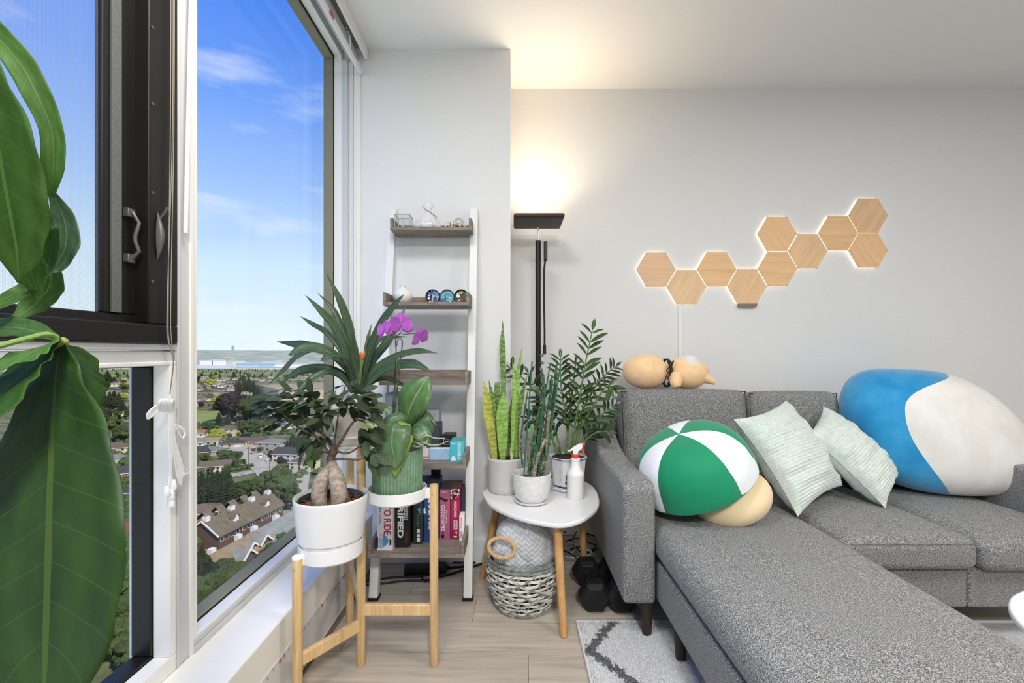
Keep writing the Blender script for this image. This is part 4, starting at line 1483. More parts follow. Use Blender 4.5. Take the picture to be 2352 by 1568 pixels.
# ================================================================ hexagonal wood panels on the back wall
hexwood_m = []
for i, (ang, c) in enumerate(((0, (210, 176, 142)), (58, (214, 182, 146)), (0, (216, 178, 136)), (62, (216, 180, 140)), (0, (216, 178, 136)), (-58, (218, 180, 138)), (55, (216, 180, 140)), (0, (214, 176, 134)), (60, (210, 174, 138)), (-55, (216, 178, 136)))):
    k = lambda f: tuple(min(250, int(x * f * 1.10)) for x in c)
    hexwood_m.append(mottled('hex_wood_%d' % i, [(.28, k(.93)), (.5, k(1.0)), (.72, k(1.04))], scale=1.0, stretch=(3, 3, 44), detail=7, rough=.5, dist=1.1, rot=(0, math.radians(ang), 0), spec=.25))
hexedge_m = mat('hex_glow', (255, 250, 242), .5, es=1.1)
HX = [(1504.7, 620.2), (1574, 659.8), (1643, 619.4), (1712.5, 658.4), (1782, 617.9), (1781, 539), (1851, 578), (1920, 537.3), (1989, 497.1), (1989, 576.3)]
hx_ = thing('wood_panel_light', 'chain of ten hexagonal wood wall panels with glowing edges above the sofa', 'wall light', P(1740, 620, YB - .005))
RH = .1142
XZ = Matrix(((1, 0, 0, 0), (0, 0, -1, 0), (0, 1, 0, 0), (0, 0, 0, 1)))
for i, (px, py) in enumerate(HX):
    c = P(px, py, YB)
    M_ = Matrix.Translation((c.x, YB - .0015, c.z)) @ XZ
    hexa = [(RH * math.cos(PI / 3 * j), RH * math.sin(PI / 3 * j)) for j in range(6)]
    pn = MB().prism(hexa, .010, .017, M_).build('hexagon_panel', hexwood_m[i], hx_, False, bevel=.0015)
    MB().prism([(x * .985, y * .985) for x, y in hexa], .002, .0098, M_).build('glow_edge', hexedge_m, pn, False)
    tb_ = MB()
    for j in range(6):
        a = PI / 3 * j
        MQ = M_ @ Matrix.Rotation(a, 4, 'Z')
        tb_.prism([(RH - .006, -.0035), (RH + .0005, 0), (RH - .006, .0035)], .0168, .0176, MQ)
    tb_.build('corner_mark', mat('hex_corner', (196, 144, 106), .6), pn, False)
c = P(1713.5, 698, YB)
MB().prism([(-.056, 0), (-.050, -.020), (.050, -.020), (.056, 0)], .0, .02, Matrix.Translation((c.x, YB - .004, c.z)) @ XZ).build('control_strip', mat('control_grey', (132, 122, 114), .5), hx_, False, bevel=.003)
dt = MB()
for k in range(6):
    dt.box(c.x - .041 + .0162 * k, c.x - .038 + .0162 * k, YB - .0246, YB - .024, c.z - .0095, c.z - .0065)
dt.build('touch_dots', mat('control_dot', (90, 84, 80), .5), hx_, False)
c = P(1561, 699, YB)
solo(MB().box(c.x - .0085, c.x + .0085, YB - .014, YB, .80, c.z), 'cable_cover', mat('raceway', (238, 238, 238), .45), 'white vertical cable cover running down from the wood panels', 'cable cover', bevel=.002)


# ================================================================ things on the ladder shelf
def carton(name, label, cat, x0, x1, y0, y1, z0, z1, m, top=None, group=None, tilt=0.0):
    t = thing(name, label, cat, ((x0 + x1) / 2, (y0 + y1) / 2, z0), group)
    b_ = MB().box(x0, x1, y0, y1, z0, z1)
    o = b_.build('box', m, t, False, bevel=.0008)
    if top:
        MB().box(x0 + .0006, x1 - .0006, y0 + .0006, y1 - .0006, z1, z1 + .0006).build('lid', top, t, False)
    return t


def panel(t, name, x0, x1, z0, z1, y, m, th=.0005):
    return MB().box(x0, x1, y - th, y, z0, z1).build(name, m, t, False)


def shape(t, name, pts, y, m, th=.0007):
    """A flat printed shape on a front: (x, z) points."""
    M_ = Matrix(((1, 0, 0, 0), (0, 0, -1, y), (0, 1, 0, 0), (0, 0, 0, 1)))
    return MB().prism(pts, 0, th, M_).build(name, m, t, False)


def disc_pts(x, z, r, n=14, sx=1.0):
    return [(x + r * sx * math.cos(2 * PI * i / n), z + r * math.sin(2 * PI * i / n)) for i in range(n)]


ink_w = mat('print_white', (236, 236, 234), .6)
ink_k = mat('print_black', (26, 26, 28), .5)
ink_r = mat('print_red', (176, 44, 70), .5)
ink_b = mat('print_blue', (58, 74, 128), .5)
ink_t = mat('print_teal', (78, 150, 178), .5)
ink_s = mat('print_skin', (226, 182, 160), .6)
z5 = .2600
GB = 'board game boxes on the bottom tray'
# white box, red lettering
b1 = carton('board_game_box', 'white game box with red lettering, first on the bottom tray', 'box', -.550, -.487, 1.842, 2.06, z5, .55, mat('card_white', (222, 220, 224), .45), None, GB)
y = 1.8418
text('TICKET TO RIDE', ink_r, (-.508, y, .440), .232, .030, DOWN, b1, bold=.02)
text('EUROPE', ink_b, (-.538, y, .42), .11, .010, DOWN, b1, name='side_lettering')
panel(b1, 'blue_stamp', -.543, -.533, .478, .50, y, ink_t)
panel(b1, 'train_print', -.5495, -.5455, .27, .315, y, ink_k)
shape(b1, 'coat_print', [(-.543, .268), (-.528, .268), (-.526, .308), (-.541, .312)], y, mat('print_pale_blue', (140, 176, 208), .6))
shape(b1, 'jacket_print', [(-.526, .272), (-.510, .284), (-.503, .300), (-.512, .316), (-.526, .330)], y, ink_t)
shape(b1, 'face_print', disc_pts(-.535, .322, .0065), y, ink_s)
shape(b1, 'face_print', disc_pts(-.503, .292, .0055), y, ink_s)
shape(b1, 'hat_print', [(-.499, .280), (-.492, .284), (-.492, .302), (-.499, .306)], y, ink_k)
# black box, white lettering
blk = mat('card_black', (34, 34, 37), .4)
b2 = carton('board_game_box', 'black game box with bold white lettering beside the white one', 'box', -.483, -.424, 1.87, 2.06, z5, .545, blk, None, GB)
text('HORRIFIED', ink_w, (-.462, 1.8698, .415), .232, .024, DOWN, b2, bold=.035)
fr = MB()
for (xa, xb, za, zb) in ((-.446, -.4445, .375, .440), (-.4335, -.432, .375, .440), (-.446, -.432, .375, .3765), (-.446, -.432, .4385, .440)):
    fr.box(xa, xb, 1.8693, 1.87, za, zb)
fr.build('print_frame', ink_w, b2, False)
text('MONSTERS', ink_w, (-.439, 1.8695, .4075), .054, .008, DOWN, b2, name='small_lettering')
text('GAME OF FEAR', ink_r, (-.441, 1.8695, .30), .045, .004, DOWN, b2, name='red_lettering', bold=0)
text('STRATEGY', ink_r, (-.436, 1.8695, .30), .045, .004, DOWN, b2, name='red_lettering', bold=0)
# dark green slim box
b3 = carton('board_game_box', 'slim dark green game box with teal art and white marks at its foot', 'box', -.417, -.379, 1.904, 2.08, z5, .50, mottled('card_green', [(.35, (44, 48, 50)), (.65, (52, 74, 66))], scale=14, rough=.4), None, GB)
shape(b3, 'teal_print', [(-.400, .405), (-.386, .412), (-.388, .385)], 1.9038, ink_t)
shape(b3, 'badge_print', disc_pts(-.398, .468, .008), 1.9038, mat('print_orange', (206, 138, 88), .6))
for k, (a, bb_) in enumerate(((.270, .286), (.290, .301), (.305, .322))):
    panel(b3, 'white_mark', -.402, -.389, a, bb_, 1.9038, ink_w)
text('TALES', mat('print_grey', (140, 150, 150), .6), (-.399, 1.9035, .36), .05, .006, DOWN, b3, name='small_lettering')
# blue box, dark lid
b4 = carton('board_game_box', 'deep blue game box with white lettering behind the bamboo post', 'box', -.376, -.319, 1.917, 2.067, z5, .505, mat('card_blue', (46, 76, 136), .4), mat('lid_slate', (70, 74, 78), .5), GB)
text('SEQUENCE', ink_w, (-.347, 1.9168, .40), .17, .022, DOWN, b4, bold=.03)
shape(b4, 'white_print', [(-.376, .402), (-.370, .407), (-.368, .392), (-.366, .384), (-.376, .383)], 1.9168, ink_w)
text('GAME', mat('print_mid', (120, 124, 128), .6), (-.345, 1.985, .506), .09, .02, ((0, 1, 0), (-1, 0, 0)), b4, name='lid_lettering')
# pink box
b5 = carton('board_game_box', 'pink and violet game box with thin white lettering', 'box', -.316, -.270, 1.953, 2.086, z5, .474, mottled('card_pink', [(.35, (186, 96, 116)), (.65, (146, 82, 140))], scale=5, rough=.45), mat('lid_brown', (72, 58, 56), .5), GB)
text('CODENAMES', ink_w, (-.299, 1.9528, .350), .112, .015, DOWN, b5, bold=.008)
text('PICTURES', ink_w, (-.286, 1.9526, .355), .055, .004, DOWN, b5, name='small_lettering', bold=0)
shape(b5, 'dark_print', [(-.316, .432), (-.300, .428), (-.291, .419), (-.279, .424), (-.280, .431), (-.292, .431), (-.299, .436), (-.316, .442)], 1.9528, ink_k)
panel(b5, 'logo_print', -.307, -.295, .265, .290, 1.9528, ink_k)
text('C', ink_w, (-.301, 1.952, .284), .006, .007, DOWN, b5, name='logo_letter')
for k, x in enumerate((-.304, -.294, -.284)):
    text(('2', '8', '10')[k], ink_w, (x, 1.9527, .462), .005, .008, ACROSS, b5, name='number_print')
# crimson box
b6 = carton('board_game_box', 'crimson game box with comic art on top and white lettering', 'box', -.268, -.228, 1.953, 2.086, z5, .475, mottled('card_crimson', [(.35, (152, 26, 66)), (.65, (176, 36, 84))], scale=6, rough=.45), mat('lid_brown2', (92, 70, 62), .5), GB)
shape(b6, 'art_print', [(-.268, .425), (-.228, .447), (-.228, .4745), (-.268, .4745)], 1.9528, mottled('comic_art', [(.42, (44, 22, 26)), (.5, (140, 40, 50)), (.6, (240, 236, 232))], scale=90, detail=3, rough=.5))
text('MUNCHKIN', ink_w, (-.247, 1.9524, .388), .066, .012, DOWN, b6, bold=.01)
panel(b6, 'white_block', -.254, -.238, .301, .340, 1.9526, ink_w)
text('MARVEL', mat('print_crimson', (164, 30, 74), .5), (-.246, 1.9518, .3205), .034, .012, DOWN, b6, name='block_lettering', bold=.03)
shape(b6, 'pyramid_print', [(-.252, .288), (-.239, .281), (-.239, .296)], 1.9526, mat('print_pink', (226, 150, 176), .5))
panel(b6, 'white_strip', -.254, -.240, .268, .274, 1.9526, ink_w)
# small white card box and a thin dark box behind it
b7 = carton('card_game_box', 'small white card game box at the end of the bottom tray', 'box', -.2275, -.2085, 1.931, 1.985, z5, .368, mat('card_bright', (240, 240, 238), .45), None, GB)
text('MONOPOLY', mat('print_soft_red', (198, 84, 84), .5), (-.218, 1.9308, .335), .052, .0075, DOWN, b7)
text('DEAL', ink_k, (-.218, 1.9308, .288), .028, .008, DOWN, b7, name='dark_lettering', bold=.02)
carton('board_game_box', 'thin dark teal box behind the small white card box', 'box', -.2265, -.208, 1.99, 2.08, z5, .462, mottled('card_deep', [(.4, (58, 62, 60)), (.6, (30, 70, 96))], scale=9, rough=.45), None, GB)
carton('board_game_box', 'tall black box at the back behind the green pot', 'box', -.372, -.330, 2.07, 2.104, z5, .56, blk, None, GB)

z4 = .5945
g1 = carton('book_box', 'tall grey-blue book box with white lettering on the fourth tray', 'box', -.562, -.497, 2.0, 2.12, z4, .879, mottled('card_slate', [(.3, (104, 116, 124)), (.7, (150, 162, 168))], scale=5, rough=.45), None, 'boxes on the fourth tray')
text('OUTPOST 31', ink_w, (-.5415, 1.9995, .765), .11, .016, DOWN, g1, bold=.02)
text('THE THING', ink_w, (-.519, 1.9995, .75), .13, .014, DOWN, g1, name='second_lettering', bold=.02)
g2 = carton('book_box', 'black box touching the tall grey-blue one', 'box', -.496, -.455, 2.0, 2.12, z4, .880, blk, None, 'boxes on the fourth tray')
text('VOLUME', mat('print_dim', (110, 108, 106), .6), (-.478, 1.9995, .82), .07, .006, DOWN, g2, name='small_lettering')
carton('carton', 'lilac and grey carton at the back behind the orchid leaf', 'box', -.430, -.335, 2.06, 2.13, z4, .800, mottled('card_lilac', [(.4, (160, 158, 160)), (.52, (172, 172, 172)), (.6, (140, 120, 170))], scale=14, rough=.5), None, 'boxes on the fourth tray')
nb = carton('carton', 'dark navy box standing behind the pale blue one', 'box', -.364, -.318, 2.0, 2.055, z4, .750, mat('card_navy', (62, 66, 76), .45), blk, 'boxes on the fourth tray')
panel(nb, 'side_print', -.3235, -.3195, .62, .73, 1.9998, blk)
lb_ = carton('carton', 'low black box with a white code frame behind the blue one', 'box', -.317, -.262, 2.04, 2.12, z4, .690, blk, None, 'boxes on the fourth tray')
fr = MB()
for (xa, xb, za, zb) in ((-.312, -.285, .672, .674), (-.312, -.285, .648, .650), (-.312, -.310, .648, .674), (-.287, -.285, .648, .674)):
    fr.box(xa, xb, 2.0393, 2.04, za, zb)
fr.build('code_frame', ink_w, lb_, False)
bb_ = carton('carton', 'low pale blue box with white rim beside the turquoise one', 'box', -.363, -.271, 1.977, 2.0, z4, .645, mat('card_rim', (232, 232, 236), .45), None, 'boxes on the fourth tray')
panel(bb_, 'blue_face', -.359, -.272, z4 + .004, .642, 1.9768, mottled('card_sky', [(.35, (150, 196, 226)), (.65, (176, 204, 230))], scale=30, rough=.5))
pk = carton('carton', 'white box with pink line partly behind the green pot', 'box', -.425, -.366, 1.98, 2.04, z4, .650, mat('card_blush', (236, 224, 228), .5), None, 'boxes on the fourth tray')
panel(pk, 'pink_line', -.4245, -.3665, .603, .608, 1.9798, mat('print_rose', (222, 110, 124), .5))
tl = carton('card_game_box', 'turquoise card game box with upright white lettering', 'box', -.268, -.2075, 1.938, 2.03, z4, .683, mat('card_turq', (74, 190, 204), .45), mat('lid_turq', (84, 160, 166), .5), 'boxes on the fourth tray')
text('EMPLOYED', ink_w, (-.2285, 1.9378, .642), .074, .014, UPW, tl, bold=.03)
text('A GAME OF INTERVIEWS', mat('print_ice', (206, 232, 236), .5), (-.2165, 1.9378, .64), .07, .0035, UPW, tl, name='small_lettering', bold=0)
shape(tl, 'card_print', [(-.262, .600), (-.245, .602), (-.247, .620), (-.261, .617)], 1.9378, ink_w)
shape(tl, 'card_print', [(-.250, .598), (-.240, .604), (-.246, .614)], 1.9374, ink_w)
panel(tl, 'lid_strip', -.262, -.245, .671, .675, 1.9376, mat('print_ice2', (190, 226, 230), .5))

# ---- second tray: ribbed vase and three little picture domes
z2 = 1.2855
vs_ = [(0, 0), (.022, 0), (.034, .008), (.044, .028), (.044, .042), (.036, .060), (.020, .070), (.0145, .073), (.014, .082), (.016, .085), (.013, .086), (.012, .074)]
solo(MB().lathe([(r, z + z2) for r, z in vs_], (-.512, 2.115, 0), 96, fn=lambda a, r, z: r * (1 + (.018 * (math.cos(a * 28)) if .01 < z - z2 < .07 else 0))), 'vase', mat('vase_white', (226, 225, 222), .55), 'small round white vase with vertical ribs on the second tray', 'vase')
for k, (x, back, nm, rim) in enumerate(((-.3705, (44, 46, 92), 'round picture dome with a palm over a blue wave', (58, 44, 54)), (-.304, (120, 190, 206), 'round picture dome of fish in pale blue water', (70, 104, 130)), (-.2385, (70, 92, 66), 'round picture dome with bamboo and white blossom', (36, 48, 44)))):
    c = Vector((x, 2.105, z2 + .0335))
    t = thing('picture_dome', nm, 'ornament', (x, 2.105, z2), 'round picture domes on the second tray')
    M_ = Matrix.Translation(c) @ Matrix.Rotation(PI / 2, 4, 'X')
    MB().lathe([(0, -.010), (.0325, -.010), (.0335, -.006), (.0335, .006), (.0320, .008), (.0300, .006), (.0300, -.006), (0, -.006)], c, 40, M=Matrix.Rotation(PI / 2, 4, 'X')).build('case', mat('dome_rim_%d' % k, rim, .4), t)
    shape(t, 'backdrop_print', disc_pts(c.x, c.z, .030, 28), c.y + .004, mat('dome_back_%d' % k, back, .5))
    yy = c.y - .001
    sh = lambda nm_, pts, m_, d=0: shape(t, nm_, [(c.x + a, c.z + b) for a, b in pts], yy - d, m_)
    if k == 0:
        sh('sky_print', [(-.004, -.028), (.022, -.02), (.029, 0), (.022, .02), (.004, .028), (.0, 0)], mat('dome_violet', (176, 170, 206), .5))
        sh('wave_print', [(.002, -.028), (.018, -.024), (.020, -.006), (.012, .001), (.003, -.006)], mat('dome_blue', (36, 84, 150), .5), .0008)
        sh('trunk_print', [(-.006, -.026), (.0, -.026), (.005, .010), (-.002, .010)], mat('dome_trunk', (190, 184, 140), .5), .0016)
        for a in (20, 70, 110, 165, -15, 195):
            q = math.radians(a)
            sh('palm_frond', [(.001, .012), (.001 + .017 * math.cos(q - .22), .012 + .017 * math.sin(q - .22)), (.001 + .022 * math.cos(q), .012 + .022 * math.sin(q)), (.001 + .015 * math.cos(q + .22), .012 + .015 * math.sin(q + .22))], mat('dome_frond', (52, 132, 186), .5), .0024)
        sh('white_print', [(-.022, -.027), (-.010, -.029), (-.006, -.026), (-.012, -.019)], ink_w, .0016)
        sh('white_print', disc_pts(-.016, .006, .006, 7), mat('dome_pale', (222, 216, 222), .6), .0016)
        sh('white_print', disc_pts(-.018, -.009, .006, 6), ink_w, .0012)
    elif k == 1:
        for (a, b, s_, cc) in ((-.006, .012, .003, (44, 118, 140)), (.004, .009, .003, (40, 110, 150)), (.010, .018, .004, (200, 214, 170)), (-.003, -.004, .006, (210, 190, 96)), (.016, .004, .004, (60, 150, 150)), (-.014, .006, .004, (140, 196, 160)), (.012, -.006, .005, (222, 228, 232)), (.018, -.024, .004, (240, 240, 240))):
            sh('fish_print', [(a - s_ * 1.4, b), (a, b - s_ * .6), (a + s_ * 1.2, b - s_ * .1), (a + s_ * 1.6, b + s_ * .5), (a + s_ * .6, b + s_ * .5), (a, b + s_ * .8)], mat('fish_%d' % cc[0], cc, .5), .001)
        sh('reef_print', [(-.026, -.012), (-.012, -.030), (.016, -.029), (.006, -.020), (-.006, -.018), (-.014, -.006)], mat('dome_reef', (46, 120, 186), .5), .0004)
        sh('weed_print', [(-.010, -.024), (-.007, -.026), (-.004, .004), (-.007, .006)], mat('dome_weed', (44, 84, 160), .5), .0014)
    else:
        sh('gold_print', [(-.012, .012), (.004, .010), (.012, .022), (.0, .027), (-.012, .022)], mat('dome_gold', (156, 140, 62), .5), .0004)
        for a in (.012, .018):
            sh('bamboo_print', [(a, -.026), (a + .003, -.026), (a + .003, .024), (a, .024)], mat('dome_bamboo', (60, 136, 90), .5), .0008)
        sh('blossom_print', [(-.024, -.002), (-.016, .006), (-.014, .013), (.004, .012), (.006, .016), (-.018, .016), (-.022, .008)], ink_w, .0016)
        sh('blossom_print', disc_pts(-.014, .002, .009, 7), ink_w, .0012)
        sh('red_print', [(-.010, -.024), (.006, -.024), (.010, -.015), (-.004, -.012)], mat('dome_red', (170, 58, 54), .5), .0012)
        sh('white_print', [(-.020, -.026), (-.014, -.024), (-.004, -.012), (-.008, -.012)], ink_w, .002)

# ---- top tray: glass box, tied bag, lettering, snow globe
z1 = 1.6515
clear_m = bpy.data.materials.new('clear_glass')
clear_m.use_nodes = True
_n = clear_m.node_tree
_n.nodes.clear()
_o = _n.nodes.new('ShaderNodeOutputMaterial')
_t = _n.nodes.new('ShaderNodeBsdfTransparent')
_t.inputs[0].default_value = (.93, .95, .94, 1)
_g = _n.nodes.new('ShaderNodeBsdfGlossy')
_g.inputs['Roughness'].default_value = .05
_x = _n.nodes.new('ShaderNodeMixShader')
_lw = _n.nodes.new('ShaderNodeLayerWeight')
_lw.inputs[0].default_value = .35
_n.links.new(_lw.outputs['Facing'], _x.inputs[0])
_n.links.new(_t.outputs[0], _x.inputs[1])
_n.links.new(_g.outputs[0], _x.inputs[2])
_n.links.new(_x.outputs[0], _o.inputs[0])
gl = thing('glass_box', 'small clear glass display box with a tiny white figure inside', 'ornament', (-.528, 2.20, z1))
x0, x1, y0, y1, zz = -.562, -.493, 2.165, 2.235, .068
e = MB()
for x in (x0, x1):
    for y in (y0, y1):
        e.box(x - .0016, x + .0016, y - .0016, y + .0016, z1, z1 + zz)
for z in (z1, z1 + zz - .003):
    for y in (y0, y1):
        e.box(x0, x1, y - .0016, y + .0016, z, z + .003)
    for x in (x0, x1):
        e.box(x - .0016, x + .0016, y0, y1, z, z + .003)
e.build('edge_frame', mat('glass_edge', (168, 182, 174), .2, .6), gl, False)
MB().box(x0, x1, y0, y0 + .001, z1, z1 + zz).build('front_pane', clear_m, gl, False)
MB().box(x1 - .001, x1, y0, y1, z1, z1 + zz).build('side_pane', clear_m, gl, False)
MB().tube(cr([(-.53, 2.19, z1), (-.53, 2.19, z1 + .02), (-.526, 2.19, z1 + .035), (-.530, 2.19, z1 + .044)], 5), [.007, .004, .002, .0025], 8).build('tiny_figure', ink_w, gl)
MB().ball((-.552, 2.19, z1 + .008), (.007, .006, .008), 6).build('pebble', ink_w, gl)
MB().ball((-.543, 2.20, z1 + .004), .004, 6).build('bead', mat('bead_red', (150, 70, 60), .5), gl)
bg = thing('gift_bag', 'clear gift bag of white sweets tied with a brown ribbon', 'gift bag', (-.405, 2.19, z1))
film_m = bpy.data.materials.new('cellophane')
film_m.use_nodes = True
_n = film_m.node_tree
_b = _n.nodes['Principled BSDF']
_b.inputs['Base Color'].default_value = (.95, .95, .96, 1)
_b.inputs['Roughness'].default_value = .18
_tr = _n.nodes.new('ShaderNodeBsdfTransparent')
_x = _n.nodes.new('ShaderNodeMixShader')
_x.inputs[0].default_value = .45
_n.links.new(_tr.outputs[0], _x.inputs[1])
_n.links.new(_b.outputs[0], _x.inputs[2])
_n.links.new(_x.outputs[0], _n.nodes['Material Output'].inputs[0])
cx_, cy_ = -.408, 2.19
MB().lathe([(.060, z1), (.064, z1 + .008), (.054, z1 + .028), (.036, z1 + .052), (.020, z1 + .072), (.010, z1 + .088), (.014, z1 + .098), (.024, z1 + .114), (.020, z1 + .126)], (cx_, cy_, 0), 48,
           fn=lambda a, r, z: r * (1 + .10 * math.sin(a * 9 + z * 60) + .07 * math.sin(a * 17 + 2))).build('film_bag', film_m, bg, angle=180)
sweet_m = mat('sweet_white', (240, 239, 236), .7)
for i in range(3):
    for j in range(3):
        for k in range(2):
            MB().ball((cx_ - .02 + .016 * i, cy_ - .012 + .016 * k, z1 + .010 + .0155 * j), .0092, 7).build('sweet', sweet_m, bg)
rbm = mat('ribbon_brown', (118, 92, 84), .6)
MB().tube(cr([(cx_ - .008, cy_ - .012, z1 + .088), (cx_ + .004, cy_ - .016, z1 + .084), (cx_ + .03, cy_ - .02, z1 + .066), (cx_ + .046, cy_ - .02, z1 + .050)], 5), [.0012, .0016, .0022, .0022], 6).build('ribbon', rbm, bg)
MB().tube(cr([(cx_ + .003, cy_ - .014, z1 + .086), (cx_ - .012, cy_ - .02, z1 + .092), (cx_ - .026, cy_ - .02, z1 + .106)], 5), .0012, 6).build('ribbon', rbm, bg)
MB().tube(cr([(cx_, cy_ - .014, z1 + .088), (cx_ - .02, cy_ - .02, z1 + .088), (cx_ - .036, cy_ - .02, z1 + .084)], 5), .0007, 6).build('ribbon', ink_w, bg)
wl = thing('wooden_lettering', 'row of small cream cut-out letters on the top tray', 'ornament', (-.275, 2.175, z1))
MB().box(-.326, -.222, 2.172, 2.184, z1, z1 + .004).build('base_strip', mat('strip_wood', (120, 90, 56), .6), wl, False)
text('Gatheral', mat('letter_cream', (234, 222, 192), .6), (-.274, 2.178, z1 + .021), .100, .033, ACROSS, wl, bold=.02, depth=.004)
MB().box(-.3005, -.2975, 2.173, 2.183, z1 + .004, z1 + .034).build('wooden_bar', mat('bar_wood', (130, 88, 44), .6), wl, False)
for (x, r) in ((-.312, .006), (-.266, .008), (-.240, .006)):
    MB().ball((x, 2.168, z1 + r), (r, .004, r), 7).build('dark_stone', mat('stone_dark', (66, 54, 44), .7), wl)
sg = thing('snow_globe', 'clear snow globe with a green hill behind the letters', 'ornament', (-.263, 2.215, z1))
MB().lathe([(.024, z1), (.025, z1 + .004), (.022, z1 + .010), (0, z1 + .011)], (-.263, 2.215, 0), 32).build('globe_base', mat('globe_base', (186, 164, 110), .5), sg)
MB().ball((-.263, 2.215, z1 + .020), (.022, .022, .017), 10, fn=lambda q: q * (1 + .2 * noise.noise(q * 140))).build('green_hill', mottled('globe_green', [(.35, (86, 104, 52)), (.65, (156, 172, 76))], scale=120, rough=.8), sg)
MB().ball((-.263, 2.215, z1 + .036), .0285, 16).build('globe_glass', clear_m, sg)

# ================================================================ on and under the side table
zt = ZT + .0005
sb = thing('spray_bottle', 'translucent white spray bottle with red trigger on the side table', 'bottle', (.279, 2.03, zt))
cx_, cy_ = .279, 2.03
milk = mat('milky_plastic', (236, 236, 234), .35, .4, sub=.15)
bt = [(0, 0), (.034, 0), (.037, .004), (.037, .096), (.0385, .100), (.0385, .108), (.034, .118), (.0245, .132), (.0195, .158), (.0185, .166), (.0215, .168), (.0215, .176), (.018, .178), (0, .178)]
MB().lathe([(r, z + zt) for r, z in bt], (cx_, cy_, 0), 40).build('bottle', milk, sb)
redp = mat('spray_red', (222, 78, 66), .35)
MB().lathe([(.0165, zt + .178), (.0165, zt + .193), (0, zt + .193)], (cx_, cy_, 0), 28, fn=lambda a, r, z: r * (1 + .02 * math.cos(a * 24))).build('screw_collar', redp, sb)
whp = mat('spray_white', (240, 240, 240), .35)
MX = Matrix(((1, 0, 0, cx_), (0, 0, -1, cy_ + .009), (0, 1, 0, zt), (0, 0, 0, 1)))
hdp = [(-.011, .193), (.011, .193), (.012, .208), (.026, .216), (.031, .226), (.029, .243), (.014, .238), (-.008, .226), (-.024, .213), (-.036, .208), (-.030, .206), (-.012, .212)]
MB().prism(hdp, 0, .018, MX).build('spray_head', whp, sb, bevel=.003)
MB().lathe([(.0075, 0), (.0075, .012), (.006, .013), (0, .013)], (cx_ + .0295, cy_, zt + .236), 16, M=Matrix.Rotation(PI / 2 - .25, 4, 'Y')).build('nozzle', redp, sb)
MB().prism([(.022, .220), (.033, .224), (.038, .206), (.048, .184), (.043, .186), (.031, .200)], .003, .015, MX).build('trigger', redp, sb, bevel=.002)

# dumbbells
iron_m = mat('dumbbell_rubber', (30, 31, 33), .5, .3)
chrome_m = mat('dumbbell_chrome', (150, 150, 150), .25, .5, metal=1)
for k, (x, y0, y1, lb) in enumerate(((.338, 1.842, 2.13, 'black hexagonal dumbbell between the table leg and the sofa arm'), (.447, 1.838, 2.126, 'black hexagonal dumbbell half under the sofa arm'))):
    t = thing('dumbbell', lb, 'dumbbell', (x, (y0 + y1) / 2, 0), 'dumbbells by the sofa')
    rr_ = .0665
    zc = rr_ * math.cos(PI / 6)
    for (ya, yb, fl_) in ((y0, y0 + .085, 1), (y1 - .085, y1, -1)):
        m_ = MB()
        prof = [(.72, 0), (1, .22), (1, .78), (.72, 1)]
        vs = []
        for (s_, q) in prof:
            for j in range(6):
                a = PI / 3 * j
                vs.append((x + rr_ * s_ * math.cos(a), ya + (yb - ya) * q, zc + rr_ * s_ * math.sin(a)))
        fs = [tuple(range(6)), tuple(range(23, 17, -1))]
        for i in range(3):
            for j in range(6):
                fs.append((i * 6 + j, (i + 1) * 6 + j, (i + 1) * 6 + (j + 1) % 6, i * 6 + (j + 1) % 6))
        m_.add(vs, fs).build('weight', iron_m, t, False, bevel=.003)
    MB().tube([(x, y0 + .08, zc), (x, y0 + .11, zc), (x, (y0 + y1) / 2, zc), (x, y1 - .11, zc), (x, y1 - .08, zc)], [.013, .014, .0165, .014, .013], 16).build('handle', chrome_m, t)

# power strip and cables on the floor
cab_m = mat('cable_black', (24, 24, 25), .5)
ps = thing('power_strip', 'black power strip lying behind the ladder shelf', 'power strip', (-.4, 2.2, 0))
M_ = Matrix.Translation((-.42, 2.19, .02)) @ Matrix.Rotation(.12, 4, 'Z')
MB().box(-.10, .10, -.024, .024, -.02, .02, 0, M_).build('case', cab_m, ps, False, bevel=.006)
for k in range(3):
    MB().box(-.07 + .06 * k - .014, -.07 + .06 * k + .014, -.014, .014, .02, .0212, 0, M_).build('socket', mat('socket_dark', (44, 44, 46), .5), ps, False)


def cable(pts, r, label, m=cab_m, name='cable'):
    return solo(MB().tube(cr(pts, 8), r, 8), name, m, label, 'cable')


fz = lambda px, py: G2(px, py)


def G2(px, py, z=.005):
    Y = F * (HC - z) / (py - CY)
    return Vector(((px - CX) * Y / F, Y, z))


